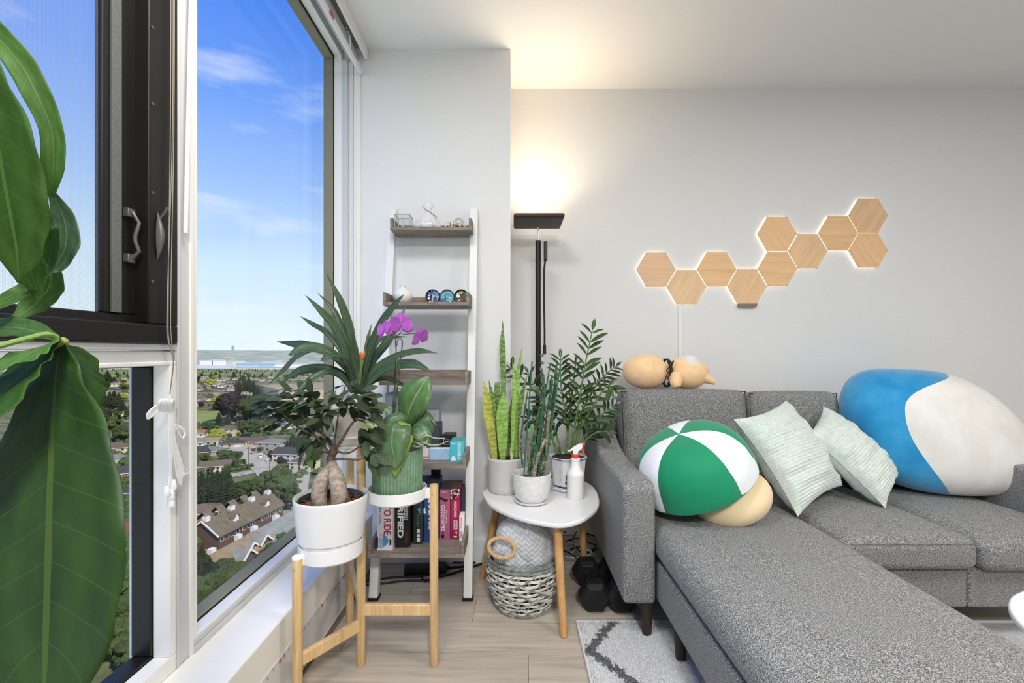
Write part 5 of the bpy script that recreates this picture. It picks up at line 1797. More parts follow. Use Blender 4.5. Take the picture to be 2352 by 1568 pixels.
cable([G2(800, 1338), G2(860, 1331), G2(900, 1326), G2(950, 1324), G2(990, 1318), G2(1030, 1304), G2(1070, 1299), G2(1110, 1282), G2(1150, 1268)], .0052, 'black cable running along the floor behind the shelf feet')
cable([G2(800, 1344), G2(870, 1340), G2(930, 1333), G2(985, 1331), G2(1040, 1316), G2(1080, 1303), G2(1120, 1290), G2(1160, 1280)], .0052, 'second black cable alongside on the floor behind the shelf feet')
cable([G2(978, 1336), G2(966, 1322), G2(976, 1306), G2(995, 1302), G2(1012, 1310), G2(1008, 1322), G2(990, 1335), G2(968, 1330)], .004, 'loop of black cable behind the bamboo post')
cable([Vector((-.30, 2.2, .02)), G2(1000, 1284, .012), G2(1050, 1291), G2(1100, 1286), G2(1140, 1272)], .004, 'black lead from the power strip toward the table')
for k, (pts, lb, m_, r_) in enumerate((([(1296, 1222), (1320, 1214), (1350, 1226), (1372, 1232)], 'black cable topmost of the tangle under the side table', cab_m, .004),
                                       ([(1300, 1242), (1330, 1236), (1346, 1244), (1368, 1252), (1360, 1262), (1330, 1256), (1310, 1262)], 'black cable looping in the tangle under the side table', cab_m, .0035),
                                       ([(1290, 1262), (1312, 1272), (1326, 1284), (1330, 1294)], 'black cable dropping toward the dumbbell', cab_m, .004),
                                       ([(1326, 1218), (1318, 1236), (1324, 1256), (1342, 1270), (1372, 1262)], 'black cable curling round the rear table leg', cab_m, .0035),
                                       ([(1298, 1240), (1316, 1238), (1322, 1256), (1310, 1272), (1298, 1264), (1304, 1248), (1320, 1248)], 'white cable coil on the floor under the side table', mat('cable_white', (216, 216, 214), .5), .0022),
                                       ([(1338, 1262), (1354, 1262), (1356, 1270), (1340, 1278), (1310, 1280), (1296, 1276)], 'white cable trailing past the rear table leg', mat('cable_white', (216, 216, 214), .5), .0022))):
    cable([G2(px, py, .02 + .012 * (k % 3)) for px, py in pts], r_, lb, m_)

# blind cords tied up on the mullion, and the wand
ckm = mat('blind_cord', (236, 236, 234), .55)


def PX(px, py, X):
    return P(px, py, X * F / (px - CX))


wand = solo(MB().tube([PX(441, -90, -.845), PX(426, 535, -.845)], .0052, 12), 'blind_wand', mat('wand_white', (244, 244, 244), .25, .5), 'white plastic blind wand hanging before the mullion', 'blind wand')
bc_ = thing('cord_bundle', 'bundle of white blind cords knotted and hanging on the mullion', 'blind cord', PX(395, 960, -.85))
tan = mat('cord_tan', (150, 144, 128), .6)
m_ = MB()
for (a, b) in ((398, 384), (393, 386), (401, 392)):
    m_.tube(cr([PX(a, -120, -.842), PX(a - 2, 300, -.842), PX(b, 700, -.842), PX(b + 2, 780, -.842), PX(398, 830, -.842), PX(390, 905, -.842)], 8), .0011, 6)
m_.build('upper_cord', tan, bc_)
m_ = MB()
for k in range(9):
    x = 366 + 3.6 * k
    m_.tube(cr([PX(x - 2, 944, -.838), PX(x, 920 + abs(k - 4), -.832), PX(x + 5, 918, -.838), PX(x + 6, 945, -.846)], 5), .0020, 6)
for k in range(6):
    m_.tube(cr([PX(378, 925 + k, -.84), PX(354 - 2 * k, 934 + 2 * k, -.838), PX(338 + 4 * k, 950 - k, -.838), PX(340 + 3 * k, 962 - 2 * k, -.838), PX(352 + k, 952, -.838), PX(372, 935, -.838)], 6), .0016, 6)
m_.build('knot', ckm, bc_)
m_ = MB()
rr = random.Random(4)
for k in range(7):
    a = rr.uniform(-3, 3)
    m_.tube(cr([PX(392 + a, 930, -.84), PX(396 + a, 985, -.838), PX(404 + 2 * a, 1050, -.838), PX(410 + 3 * k + a, 1100 - 3 * k, -.838), PX(418 + a, 1112 - 4 * k, -.838), PX(409 + 2 * k, 1075, -.838), PX(400, 1000, -.838), PX(396, 960, -.84)], 7), .0015, 6)
for k in range(3):
    m_.tube(cr([PX(402, 975, -.84), PX(416 + 4 * k, 985, -.838), PX(426 - 2 * k, 995 + 3 * k, -.838), PX(418, 1006, -.838), PX(404, 980, -.84)], 6), .0015, 6)
for k in range(3):
    m_.tube(cr([PX(388 + 2 * k, 935, -.84), PX(388 + 3 * k, 1010, -.838), PX(390 + 2 * k, 1080, -.838), PX(386 + 6 * k, 1128, -.838)], 6), .0015, 6)
m_.build('hanging_loops', ckm, bc_)
for k, (px, py) in enumerate(((383, 1127), (398, 1112), (393, 1134), (394, 1152))):
    c = PX(px, py, -.838)
    MB().lathe([(.0035, .012), (.005, .010), (.0085, -.010), (.0075, -.012), (0, -.012)], c, 14).build('cord_connector', mat('connector', (238, 240, 240), .25, .5), bc_)


# ================================================================ plants
def leaf_material(name, dark, light, vein=None, rough=.38, nv=9.0, trans=.25):
    """Leaf blade with a pale midrib and slanting side veins read from the blade's own u, v."""
    m = mat(name, dark, rough, .4)
    tc_ = N(m, 'TexCoord')
    s_ = N(m, 'SeparateXYZ')
    L(m, tc_.outputs['UV'], s_.inputs[0])
    nz = N(m, 'TexNoise', Scale=5.0, Detail=4)
    L(m, tc_.outputs['UV'], nz.inputs['Vector'])
    c = ramp(m, nz.outputs[0], [(.3, dark), (.7, light)])
    oi = N(m, 'ObjectInfo')
    mr = N(m, 'MapRange')
    mr.inputs['To Min'].default_value = .82
    mr.inputs['To Max'].default_value = 1.18
    L(m, oi.outputs['Random'], mr.inputs[0])
    hs = N(m, 'HueSaturation')
    L(m, mr.outputs[0], hs.inputs['Value'])
    L(m, c, hs.inputs['Color'])
    c = hs.outputs[0]
    if vein:
        d = mth(m, 'ABSOLUTE', mth(m, 'SUBTRACT', s_.outputs['X'], .5))
        rib = mth(m, 'LESS_THAN', d, .022)
        if nv:
            ph = mth(m, 'PINGPONG', mth(m, 'SUBTRACT', mth(m, 'MULTIPLY', s_.outputs['Y'], nv), mth(m, 'MULTIPLY', d, 2.2)), .5)
            side = mth(m, 'LESS_THAN', ph, .022)
            rib = mth(m, 'MAXIMUM', rib, mth(m, 'MULTIPLY', side, .45))
        mx = N(m, 'MixRGB')
        mx.inputs[2].default_value = (*srgb(*vein), 1)
        L(m, mth(m, 'MULTIPLY', rib, .75), mx.inputs[0])
        L(m, c, mx.inputs[1])
        c = mx.outputs[0]
        bump(m, rib, .25, .001)
    L(m, c, bsdf(m).inputs['Base Color'])
    if trans:
        nt_ = m.node_tree
        tl_ = N(m, 'BsdfTranslucent')
        L(m, c, tl_.inputs[0])
        ms = N(m, 'MixShader')
        ms.inputs[0].default_value = trans
        o_ = nt_.nodes['Material Output']
        L(m, bsdf(m).outputs[0], ms.inputs[1])
        L(m, tl_.outputs[0], ms.inputs[2])
        L(m, ms.outputs[0], o_.inputs[0])
    return m


def blade(Ln, W, curl=.15, fold=.15, nu=4, nv=9, p=.85, wave=0.0, obov=0.0):
    """A leaf along +y from the origin, upper side +z. Widths follow a bell; obov moves the widest place outwards."""
    m_ = MB()

    def f(u, v):
        t = v ** (1 / (1 + obov)) if obov < 0 else v ** (1 + obov)
        w_ = W / 2 * max(0.0, math.sin(PI * t)) ** p
        x = (u * 2 - 1) * w_
        y = Ln * v
        z = -curl * Ln * v * v + abs(u * 2 - 1) * w_ * fold + wave * W * math.sin(v * 17) * abs(u * 2 - 1) ** 2
        return (x, y, z)
    return m_.grid(f, nu, nv)


soil_m = mottled('potting_soil', [(.3, (44, 32, 26)), (.7, (84, 62, 48))], scale=90, rough=.95, bmp=.8, bdist=.004)


def put_leaf(mesh, parent, at, d, n, s=1.0, name='leaf', label=None):
    M_ = Matrix.Translation(at) @ frame_of(d, n) @ Matrix.Scale(s, 4)
    return inst(name, mesh, parent, M_, label)


# ---------------------------------------------------------------- ginseng ficus in a tall white pot (left front dish)
pot_white = mat('pot_white', (236, 236, 236), .32, .4)
c1 = DISH[0][0]
zb = .4185 + .0075
fp = thing('potted_ficus', 'ginseng ficus with two bulging roots in a glossy white pot', 'potted plant', (c1.x, c1.y, zb))
pot = MB().lathe([(0, zb), (.088, zb), (.091, zb + .003), (.0915, zb + .048), (.100, zb + .052), (.112, .600), (.1125, .606), (.1105, .609), (.1075, .606), (.100, .565), (0, .563)], (c1.x, c1.y, 0), 72).build('pot', pot_white, fp)
MB().lathe([(.094, .57), (.100, .598), (.0985, .600), (.0965, .598), (.092, .572)], (c1.x, c1.y, 0), 56).build('nursery_pot', mat('nursery_black', (52, 54, 54), .3, .5), pot)
MB().grid(lambda u, v: Vector((c1.x, c1.y, .578)) + Vector((.0935 * v * math.cos(2 * PI * u), .0935 * v * math.sin(2 * PI * u), .006 * noise.noise(Vector((v * 9 * math.cos(2 * PI * u), v * 9 * math.sin(2 * PI * u), 3))))), 32, 10, wrap=True).build('soil', soil_m, fp)
chip = MB()
rr = random.Random(8)
for i in range(230):
    a, q = rr.uniform(0, 6.28), .09 * rr.random() ** .5
    s_ = rr.uniform(.003, .0065)
    chip.box(-s_, s_, -s_ * .6, s_ * .6, -s_ * .4, s_ * .4, 0, Matrix.Translation((c1.x + q * math.cos(a), c1.y + q * math.sin(a), .582 + rr.uniform(-.001, .006))) @ Matrix.Rotation(rr.uniform(0, 3), 4, (rr.uniform(-1, 1), rr.uniform(-1, 1), .5)))
chip.build('bark_chips', mottled('bark_chip', [(.35, (76, 48, 32)), (.65, (150, 106, 74))], scale=60, rough=.9), fp, False, kind='stuff')
root_m = mottled('ficus_root', [(.3, (124, 110, 98)), (.5, (166, 150, 136)), (.7, (192, 176, 160))], scale=1.0, stretch=(60, 60, 90), detail=6, rough=.75, bmp=.25, bdist=.002)
trunk_m = mottled('ficus_bark', [(.3, (74, 60, 52)), (.7, (122, 104, 92))], scale=90, detail=5, rough=.85, bmp=.4, bdist=.002)
Yf = 1.45
q = lambda px, py, dy=0.0: P(px, py, Yf + dy)
rn = lambda v: v
tk = MB()
tk.tube(cr([q(738, 1168, -.03), q(733, 1140, -.03), q(736, 1112, -.028), q(746, 1092, -.02), q(757, 1078, -.005), q(762, 1062)], 7), [.020, .0235, .0235, .0205, .016, .013], 20)
tk.tube(cr([q(772, 1176, -.035), q(779, 1140, -.034), q(776, 1112, -.03), q(770, 1090, -.02), q(764, 1074, -.005), q(762, 1058)], 7), [.018, .0245, .0245, .022, .017, .013], 20)
tk.tube(cr([q(790, 1162, .02), q(786, 1130, .015), q(776, 1095, 0), q(766, 1070, 0)], 6), [.016, .018, .014, .010], 16)
tr1 = tk.build('swollen_root', root_m, fp)
tk = MB()
rr = random.Random(2)
tk.tube([p + Vector((rr.uniform(-.0012, .0012), 0, 0)) for p in cr([q(762, 1068), q(760, 1050), q(766, 1036), q(764, 1022)], 5)], [.0135, .0125, .013, .010], 14)
tk.build('trunk', trunk_m, fp)
twig = [[(764, 1040), (785, 1010), (800, 985), (822, 955), (838, 935)], [(766, 1036), (770, 1000), (776, 960), (782, 930), (800, 912)], [(760, 1046), (742, 1020), (725, 1000), (708, 975), (692, 952)], [(742, 1022), (722, 1000), (692, 985), (668, 968), (645, 945), (628, 936)],
        [(768, 1035), (800, 1040), (830, 1022), (846, 1012)], [(770, 1054), (800, 1054), (822, 1056), (842, 1050)], [(756, 1040), (738, 1036), (722, 1030)], [(700, 965), (690, 940), (676, 920), (660, 905)], [(782, 935), (788, 905), (795, 880)], [(742, 1006), (740, 975), (742, 945), (746, 925)], [(815, 962), (836, 968), (856, 984)]]
br = MB()
tips = []
for i, t_ in enumerate(twig):
    dy = [0.02, .04, -.03, -.06, .0, -.02, -.07, .03, .05, 0, .03][i]
    pts = cr([q(x, y, dy * k / (len(t_) - 1)) for k, (x, y) in enumerate(t_)], 6)
    br.tube(pts, [.0038, .0015] if i != 0 else [.0055, .002], 8)
br.build('branches', trunk_m, fp)
ficus_leaf = leaf_material('ficus_leaf', (42, 56, 36), (74, 90, 58), (104, 124, 86), .62, 0, .15)
ficus_young = leaf_material('ficus_leaf_young', (88, 128, 56), (122, 156, 78), (150, 176, 110), .3, 0, .25)
fl_meshes = [blade(.047, w_, c_, .12, 4, 8, .75).mesh('leaf', ficus_leaf, True, 180) for w_, c_ in ((.026, .12), (.030, .2), (.023, .08))]
fy_mesh = blade(.034, .019, .1, .2, 4, 7, .75).mesh('leaf', ficus_young, True, 180)
CL = [(630, 930, 13, 26, 20), (650, 918, 14, 30, 22), (676, 910, 13, 30, 22), (705, 918, 13, 30, 24), (735, 922, 12, 30, 24), (660, 955, 12, 30, 22), (690, 950, 10, 26, 22), (636, 962, 8, 18, 20), (800, 905, 15, 34, 24), (835, 925, 13, 32, 24), (856, 948, 10, 20, 24),
      (776, 935, 10, 28, 20), (712, 1030, 12, 24, 24), (745, 1012, 8, 24, 14), (848, 1000, 9, 16, 20), (846, 1050, 7, 16, 24), (745, 968, 8, 26, 20), (838, 985, 6, 18, 14), (806, 935, 8, 24, 16), (715, 985, 5, 14, 18)]
rr = random.Random(21)
for (cx0, cy0, n_, rx, ry) in CL:
    for i in range(int(n_ * 1.25)):
        a = rr.uniform(0, 6.28)
        k = rr.random() ** .5
        px, py = cx0 + rx * k * math.cos(a), cy0 + ry * k * math.sin(a)
        dy = rr.uniform(-.07, .07)
        at = q(px, py, dy)
        out_d = Vector(((px - 755) / 90 + rr.uniform(-.7, .7), rr.uniform(-.9, .5), -(py - 960) / 150 - .25 + rr.uniform(-.5, .4)))
        nn = Vector((rr.uniform(-.5, .5), rr.uniform(-.7, .1), 1.0))
        yng = rr.random() < .04
        put_leaf(fy_mesh if yng else rr.choice(fl_meshes), fp, at, out_d, nn, rr.uniform(.85, 1.3))

# ---------------------------------------------------------------- clivia in a square cream pot (rear dish)
c3 = DISH[2][0]
zb = .6977
cl = thing('potted_clivia', 'clivia with long strap leaves and one orange flower in a square cream pot', 'potted plant', (c3.x, c3.y, zb))
cream_m = mottled('glazed_cream', [(.4, (214, 208, 198)), (.6, (224, 219, 210))], scale=160, detail=3, rough=.35, spec=.4)
RZ = Matrix.Translation((c3.x, c3.y, 0)) @ Matrix.Rotation(math.radians(17), 4, 'Z')


def frustum(m_, h0, h1, z0, z1, M_):
    vs = [M_ @ Vector((sx * h, sy * h, z)) for h, z in ((h0, z0), (h1, z1)) for sx, sy in ((-1, -1), (1, -1), (1, 1), (-1, 1))]
    return m_.add(vs, [(3, 2, 1, 0), (0, 1, 5, 4), (1, 2, 6, 5), (2, 3, 7, 6), (3, 0, 4, 7), (4, 5, 6, 7)])


t_ = MB()
frustum(t_, .062, .066, zb, zb + .033, RZ)
frustum(t_, .066, .082, zb + .033, zb + .066, RZ)
tray = t_.build('saucer', cream_m, cl, bevel=.006, seg=3)
t_ = MB()
frustum(t_, .062, .078, zb + .058, .868, RZ)
for sx, sy, a, b in ((-1, 0, .012, .084), (1, 0, .012, .084), (0, -1, .084, .012), (0, 1, .084, .012)):
    t_.box(sx * .074 - a + sx * 0, sx * .074 + a, sy * .074 - b, sy * .074 + b, .862, .898, 0, RZ) if False else t_.box(min(sx * .068, sx * .086) if sx else -.086, max(sx * .068, sx * .086) if sx else .086, min(sy * .068, sy * .086) if sy else -.086, max(sy * .068, sy * .086) if sy else .086, .864, .898, 0, RZ)
t_.build('pot', cream_m, cl, bevel=.005, seg=3)
MB().box(-.07, .07, -.07, .07, .872, .876, 0, RZ).build('soil', soil_m, cl)
clivia_m = leaf_material('clivia_leaf', (48, 68, 48), (84, 108, 78), (124, 144, 114), .36, 0, .15)
zz4 = lambda x, y: (600 + x / 3.41, 600 + y / 3.41)
CLV = [([(750, 985), (725, 800), (695, 540), (620, 310), (505, 85)], [.009, .014, .015, .011, .0], .00, -.08), ([(735, 970), (690, 780), (600, 540), (480, 400), (338, 258)], [.010, .015, .016, .011, 0], -.02, -.12),
       ([(742, 960), (690, 700), (580, 400), (435, 240)], [.007, .010, .009, 0], .05, .06), ([(730, 960), (640, 720), (520, 565), (400, 490), (303, 428)], [.008, .010, .010, .008, 0], .03, .10),
       ([(725, 930), (640, 790), (480, 690), (300, 655), (118, 628)], [.009, .013, .016, .017, 0], .02, .14), ([(715, 900), (600, 760), (470, 690), (330, 685), (220, 738)], [.010, .014, .018, .019, .004], -.03, -.14),
       ([(720, 920), (680, 820), (610, 760), (540, 755), (482, 782)], [.010, .014, .019, .020, .006], -.05, -.20), ([(690, 960), (610, 880), (480, 845), (310, 860), (150, 952)], [.010, .014, .017, .016, 0], -.02, -.06),
       ([(680, 960), (600, 880), (500, 870), (380, 935), (240, 1062)], [.008, .010, .012, .012, .002], -.05, -.16), ([(640, 800), (470, 690), (300, 735), (180, 850), (46, 975)], [.008, .010, .012, .010, 0], .04, .10),
       ([(790, 975), (845, 720), (950, 480), (1050, 340), (1120, 255)], [.010, .015, .015, .011, 0], .01, -.06), ([(790, 960), (815, 760), (840, 600), (864, 488)], [.008, .009, .007, 0], .05, .08),
       ([(805, 985), (870, 790), (985, 640), (1080, 470), (1132, 345)], [.011, .015, .016, .012, 0], .03, .10), ([(812, 985), (900, 840), (1060, 745), (1230, 705), (1382, 718)], [.010, .012, .013, .011, 0], .00, -.04),
       ([(815, 995), (910, 890), (1050, 820), (1190, 808), (1312, 850)], [.010, .014, .018, .017, .004], -.03, -.10), ([(815, 1000), (890, 935), (980, 915), (1070, 950), (1200, 1015)], [.008, .009, .010, .009, 0], .02, .06),
       ([(762, 985), (735, 760), (700, 620), (650, 530)], [.012, .017, .016, .004], -.01, -.03), ([(775, 985), (745, 830), (720, 700), (690, 590)], [.012, .015, .012, 0], -.03, -.06), ([(795, 985), (820, 830), (900, 640), (1000, 600), (1150, 590)], [.010, .012, .012, .009, 0], .04, .14)]
for pts, ws, d0, d1 in CLV:
    k = len(pts) - 1
    pp = [P(*zz4(x, y), 1.655 + d0 * .4 + (d1 - d0 * .4) * (i / k) ** 1.3) for i, (x, y) in enumerate(pts)]
    pp = [Vector((c3.x + .02, c3.y, .872)).lerp(pp[0], .6)] + pp
    ww = [ws[0] * 1.2] + [x * 1.12 for x in ws]
    MB().strap(pp, ww, (0, -.85, .5), .28, 7).build('leaf', clivia_m, cl, angle=180, solid=.0012)
fs_ = MB().tube(cr([P(826, 880, 1.62), P(829, 850, 1.60), P(832, 826, 1.59)], 5), [.004, .0045, .007], 10).build('flower_stalk', mat('stalk_green', (122, 146, 84), .5), cl)
ora = mottled('clivia_orange', [(.35, (226, 116, 62)), (.65, (244, 158, 96))], scale=60, rough=.5)
om = blade(.036, .013, -.35, .3, 4, 6, .8).mesh('petal', ora, True, 180)
for i in range(6):
    a = 2 * PI * i / 6 + .3
    put_leaf(om, fs_, P(832, 828, 1.59), (.62 * math.cos(a) + .12, .62 * math.sin(a) - .25, .75), (-math.cos(a), -math.sin(a), .8), 1.0 if i % 2 else .85, 'petal')

# ---------------------------------------------------------------- orchid in a fluted green pot (right dish)
c2 = DISH[1][0]
zb = .5725
oc = thing('potted_orchid', 'purple-flowered orchid with broad leaves in a fluted sage green pot', 'potted plant', (c2.x, c2.y, zb))
sage_m = mottled('sage_glaze', [(.4, (120, 154, 122)), (.6, (134, 166, 134))], scale=60, detail=3, rough=.5)
MB().lathe([(0, zb), (.079, zb), (.081, zb + .003), (.0835, .733), (.0835, .737), (.078, .737), (.077, .70), (0, .698)], (c2.x, c2.y, 0), 264, fn=lambda a, r, z: r + (.0034 * abs(math.cos(a * 22)) ** .8 - .0026 if r > .0786 and z < .734 else 0)).build('pot', sage_m, oc, angle=180)
MB().lathe([(0, .712), (.077, .710)], (c2.x, c2.y, 0), 32).build('bark_mix', soil_m, oc)
orch_leaf = leaf_material('orchid_leaf', (70, 104, 56), (104, 138, 82), (150, 176, 124), .32, 0, .15)
orch_dark = leaf_material('orchid_leaf_dark', (66, 96, 62), (96, 126, 86), (122, 142, 116), .32, 0, .1)
orch_yel = leaf_material('orchid_leaf_yellow', (96, 124, 52), (150, 160, 66), (170, 180, 90), .35, 0, .15)
Yo = 1.546


def oleaf(name, pts, ws, m_, nrm=(0, -.95, .3), fold=.18, label=None):
    MB().strap([P(x, y, Yo + d) for x, y, d in pts], ws, nrm, fold, 7).build(name, m_, oc, angle=180, solid=.0016, label=label)


oleaf('leaf', [(930, 985, .0), (938, 950, -.02), (952, 915, -.03), (968, 888, -.02), (985, 863, .0)], [.012, .034, .055, .058, .038, .004], orch_leaf, (-.2, -.95, .25), .12)
oleaf('leaf', [(930, 990, -.01), (912, 972, -.045), (903, 985, -.085), (900, 1020, -.105), (906, 1052, -.112), (908, 1078, -.112)], [.022, .040, .056, .058, .048, .030, .003], orch_dark, (0, -.9, .45), -.06)
oleaf('leaf', [(930, 1000, -.02), (920, 990, -.06), (910, 1020, -.085), (908, 1060, -.096), (907, 1096, -.098)], [.022, .04, .052, .042, .024, .002], orch_yel, (0, -.9, .45), -.05, label='yellowing leaf hanging over the pot front')
oleaf('leaf', [(932, 982, 0), (950, 965, -.01), (972, 962, -.02), (986, 985, -.02), (982, 1002, -.01)], [.012, .026, .034, .028, .014, .002], orch_dark, (.1, -.8, .6), .1)
oleaf('leaf', [(940, 990, -.01), (958, 988, -.05), (976, 1004, -.06), (986, 1028, -.05)], [.012, .024, .028, .022, .004], orch_dark, (.2, -.9, .4), .1)
oleaf('leaf', [(974, 944, .01), (986, 958, -.01), (1003, 978, -.03)], [.004, .005, .004, .001], orch_leaf, (.5, -.8, .4), .3, label='narrow pale leaf poking out')
stm = mottled('orchid_stem', [(.4, (66, 66, 50)), (.6, (92, 96, 66))], scale=50, rough=.6)
st_ = MB()
st_.tube(cr([P(900, 972, Yo), P(902, 945, Yo), P(906, 900, Yo), P(911, 860, Yo - .01), P(911, 820, Yo - .01), P(909, 778, Yo - .02), P(922, 763, Yo - .03)], 6), [.0035, .003, .0022, .002], 8)
st_.tube(cr([P(903, 972, Yo + .01), P(908, 930, Yo), P(914, 880, Yo), P(919, 830, Yo), P(924, 792, Yo), P(922, 779, Yo), P(914, 780, Yo), P(911, 795, Yo)], 6), [.003, .0022, .0016], 8)
st_.tube(cr([P(909, 778, Yo - .02), P(899, 770, Yo - .04), P(888, 758, Yo - .05)], 5), .0016, 8)
st_.tube(cr([P(922, 768, Yo - .03), P(936, 767, Yo - .03), P(950, 766, Yo - .03), P(962, 772, Yo - .03)], 5), .0016, 8)
sm = st_.build('flower_stem', stm, oc)
MB().tube([P(899, 976, Yo + .004), P(907, 880, Yo + .004), P(910, 822, Yo + .004)], .002, 8).build('stake', mat('stake_dark', (38, 36, 32), .6), oc)
tie = MB()
for (x, y) in ((909, 855), (906, 893), (902, 928)):
    tie.tube([P(x - 4, y + 1, Yo - .005), P(x + 6, y, Yo - .005), P(x + 14, y - 2, Yo)], .0013, 6)
tie.build('ties', stm, sm)
petal_m = leaf_material('orchid_petal', (176, 78, 188), (206, 122, 214), (226, 170, 228), .5, 7, .4)
pet = blade(.036, .044, .12, .10, 6, 7, .5).mesh('petal', petal_m, True, 180)
sep = blade(.038, .027, .10, .12, 4, 7, .6).mesh('petal', petal_m, True, 180)
for k, (px, py, dy, nrm, sc_, roll) in enumerate(((884, 756, -.05, Vector((-.55, -.75, .2)), .95, .25), (921, 745, -.03, Vector((.1, -.95, -.15)), 1.12, 0.0), (964, 774, -.035, Vector((.75, -.55, -.25)), .95, .3))):
    at = P(px, py, Yo + dy)
    nrm = nrm.normalized()
    up = Vector((0, 0, 1))
    up = (up - nrm * up.dot(nrm)).normalized()
    sd = up.cross(nrm)
    for a, me_ in ((90, sep), (212, sep), (328, sep), (8, pet), (172, pet)):
        r_ = math.radians(a) + roll
        d = sd * math.cos(r_) + up * math.sin(r_) + nrm * (.18 if me_ is pet else -.05)
        put_leaf(me_, sm, at + nrm * (.003 if me_ is pet else 0), d, nrm, sc_, 'petal')
    MB().ball(at - nrm * .004, (.005, .006, .005), 8).build('flower_heart', mat('orchid_heart', (196, 150, 120), .5), sm)
rt = MB()
aer = mottled('aerial_root', [(.4, (132, 142, 118)), (.6, (172, 178, 154))], scale=60, rough=.7)
for pts in ([(950, 1018, -.05), (968, 1008, -.06), (980, 1000, -.07), (1000, 1006, -.06), (1022, 1006, -.05)], [(948, 1022, -.05), (972, 1016, -.07), (990, 1022, -.07), (1012, 1020, -.06), (1030, 1012, -.05)], [(945, 1012, -.05), (962, 1018, -.07), (978, 1028, -.08)],
            [(955, 1010, -.05), (966, 998, -.06), (978, 996, -.06), (982, 1008, -.06), (966, 1022, -.06)], [(942, 1018, -.05), (955, 1026, -.07), (970, 1022, -.08), (984, 1010, -.08)]):
    rt.tube(cr([P(x, y, Yo + d) for x, y, d in pts], 6), [.0030, .0028, .0016], 8)
rt.build('aerial_roots', aer, oc)

# ---------------------------------------------------------------- snake plant on the side table
zt = ZT + .0005
sn = thing('potted_snake_plant', 'snake plant with one tall leaf in a ribbed pale grey pot', 'potted plant', (-.033, 2.135, zt))
cxs, cys = -.033, 2.135
greyp = mat('pot_pale_grey', (206, 204, 202), .6, .3)
MB().lathe([(0, zt), (.074, zt), (.080, zt + .006), (.084, zt + .03), (.0855, zt + .145), (.0865, zt + .150), (.0865, zt + .162), (.082, zt + .162), (.080, zt + .14), (0, zt + .139)], (cxs, cys, 0), 200, fn=lambda a, r, z: r * (1 + (.0045 * math.cos(a * 50) if .03 < z - zt < .148 and r > .082 else 0))).build('pot', greyp, sn, angle=180)
MB().lathe([(0, zt + .148), (.081, zt + .146)], (cxs, cys, 0), 32).build('soil', soil_m, sn)


def banded(name, a, b, c, edge):
    m = mat(name, a, .42, .35)
    tc_ = N(m, 'TexCoord')
    wv = N(m, 'TexWave', bands_direction='Z', Scale=13.0, Distortion=9.0, Detail=4.0)
    wv.inputs['Detail Scale'].default_value = 2.2
    L(m, tc_.outputs['Object'], wv.inputs['Vector'])
    nz = N(m, 'TexNoise', Scale=26, Detail=3)
    L(m, tc_.outputs['Object'], nz.inputs['Vector'])
    f = mth(m, 'MULTIPLY_ADD', nz.outputs[0], .75, mth(m, 'MULTIPLY', wv.outputs['Fac'], .32))
    L(m, ramp(m, f, [(.22, a), (.52, b), (.82, c)]), bsdf(m).inputs['Base Color'])
    return m


sn_g = banded('snake_green', (58, 88, 40), (108, 140, 70), (150, 172, 104), None)
sn_y = banded('snake_yellow', (128, 140, 56), (182, 182, 82), (208, 200, 108), None)
sn_l = banded('snake_lime', (104, 148, 62), (142, 180, 88), (172, 200, 116), None)
zzD = lambda x, y: (1080 + x / 3.136, 720 + y / 3.136)
SNK = [([(238, 1060), (232, 800), (240, 500), (232, 250), (235, 45)], [.006, .011, .012, .0145, 0], sn_g, .03), ([(178, 1058), (160, 900), (128, 720), (118, 600), (93, 485)], [.011, .018, .024, .018, .002], sn_y, -.03),
       ([(235, 1062), (232, 900), (230, 740), (236, 640), (242, 555)], [.012, .024, .028, .020, 0], sn_l, -.05), ([(200, 1048), (182, 800), (160, 620), (134, 475)], [.010, .014, .013, 0], sn_g, .03),
       ([(212, 1048), (205, 800), (196, 640), (194, 495)], [.011, .016, .017, .012], sn_g, .05), ([(300, 1070), (308, 800), (318, 560), (304, 310)], [.006, .010, .011, 0], sn_l, -.04),
       ([(328, 1050), (322, 800), (338, 480), (376, 230)], [.008, .012, .013, 0], sn_l, .0), ([(334, 1045), (330, 850), (358, 640), (414, 435)], [.009, .012, .015, 0], sn_g, .02), ([(262, 1040), (280, 850), (290, 720), (300, 610)], [.010, .013, .012, 0], sn_g, .06),
       ([(222, 1040), (212, 820), (228, 640), (246, 480)], [.010, .014, .014, 0], sn_g, .04)]
for pts, ws, m_, dy in SNK:
    MB().strap([P(*zzD(x, y), cys + dy * .9) for x, y in pts], ws, (.15, -.98, .1), .30, 8).build('leaf', m_, sn, angle=180, solid=.002)
MB().strap([P(*zzD(x, y), cys - .04) for x, y in ((300, 1075), (298, 1030), (290, 970))], [.006, .007, .001], (.3, -.95, 0), .4, 6).build('leaf', mat('sprout_pale', (208, 202, 168), .5), sn, label='pale short sprout', angle=180, solid=.0015)

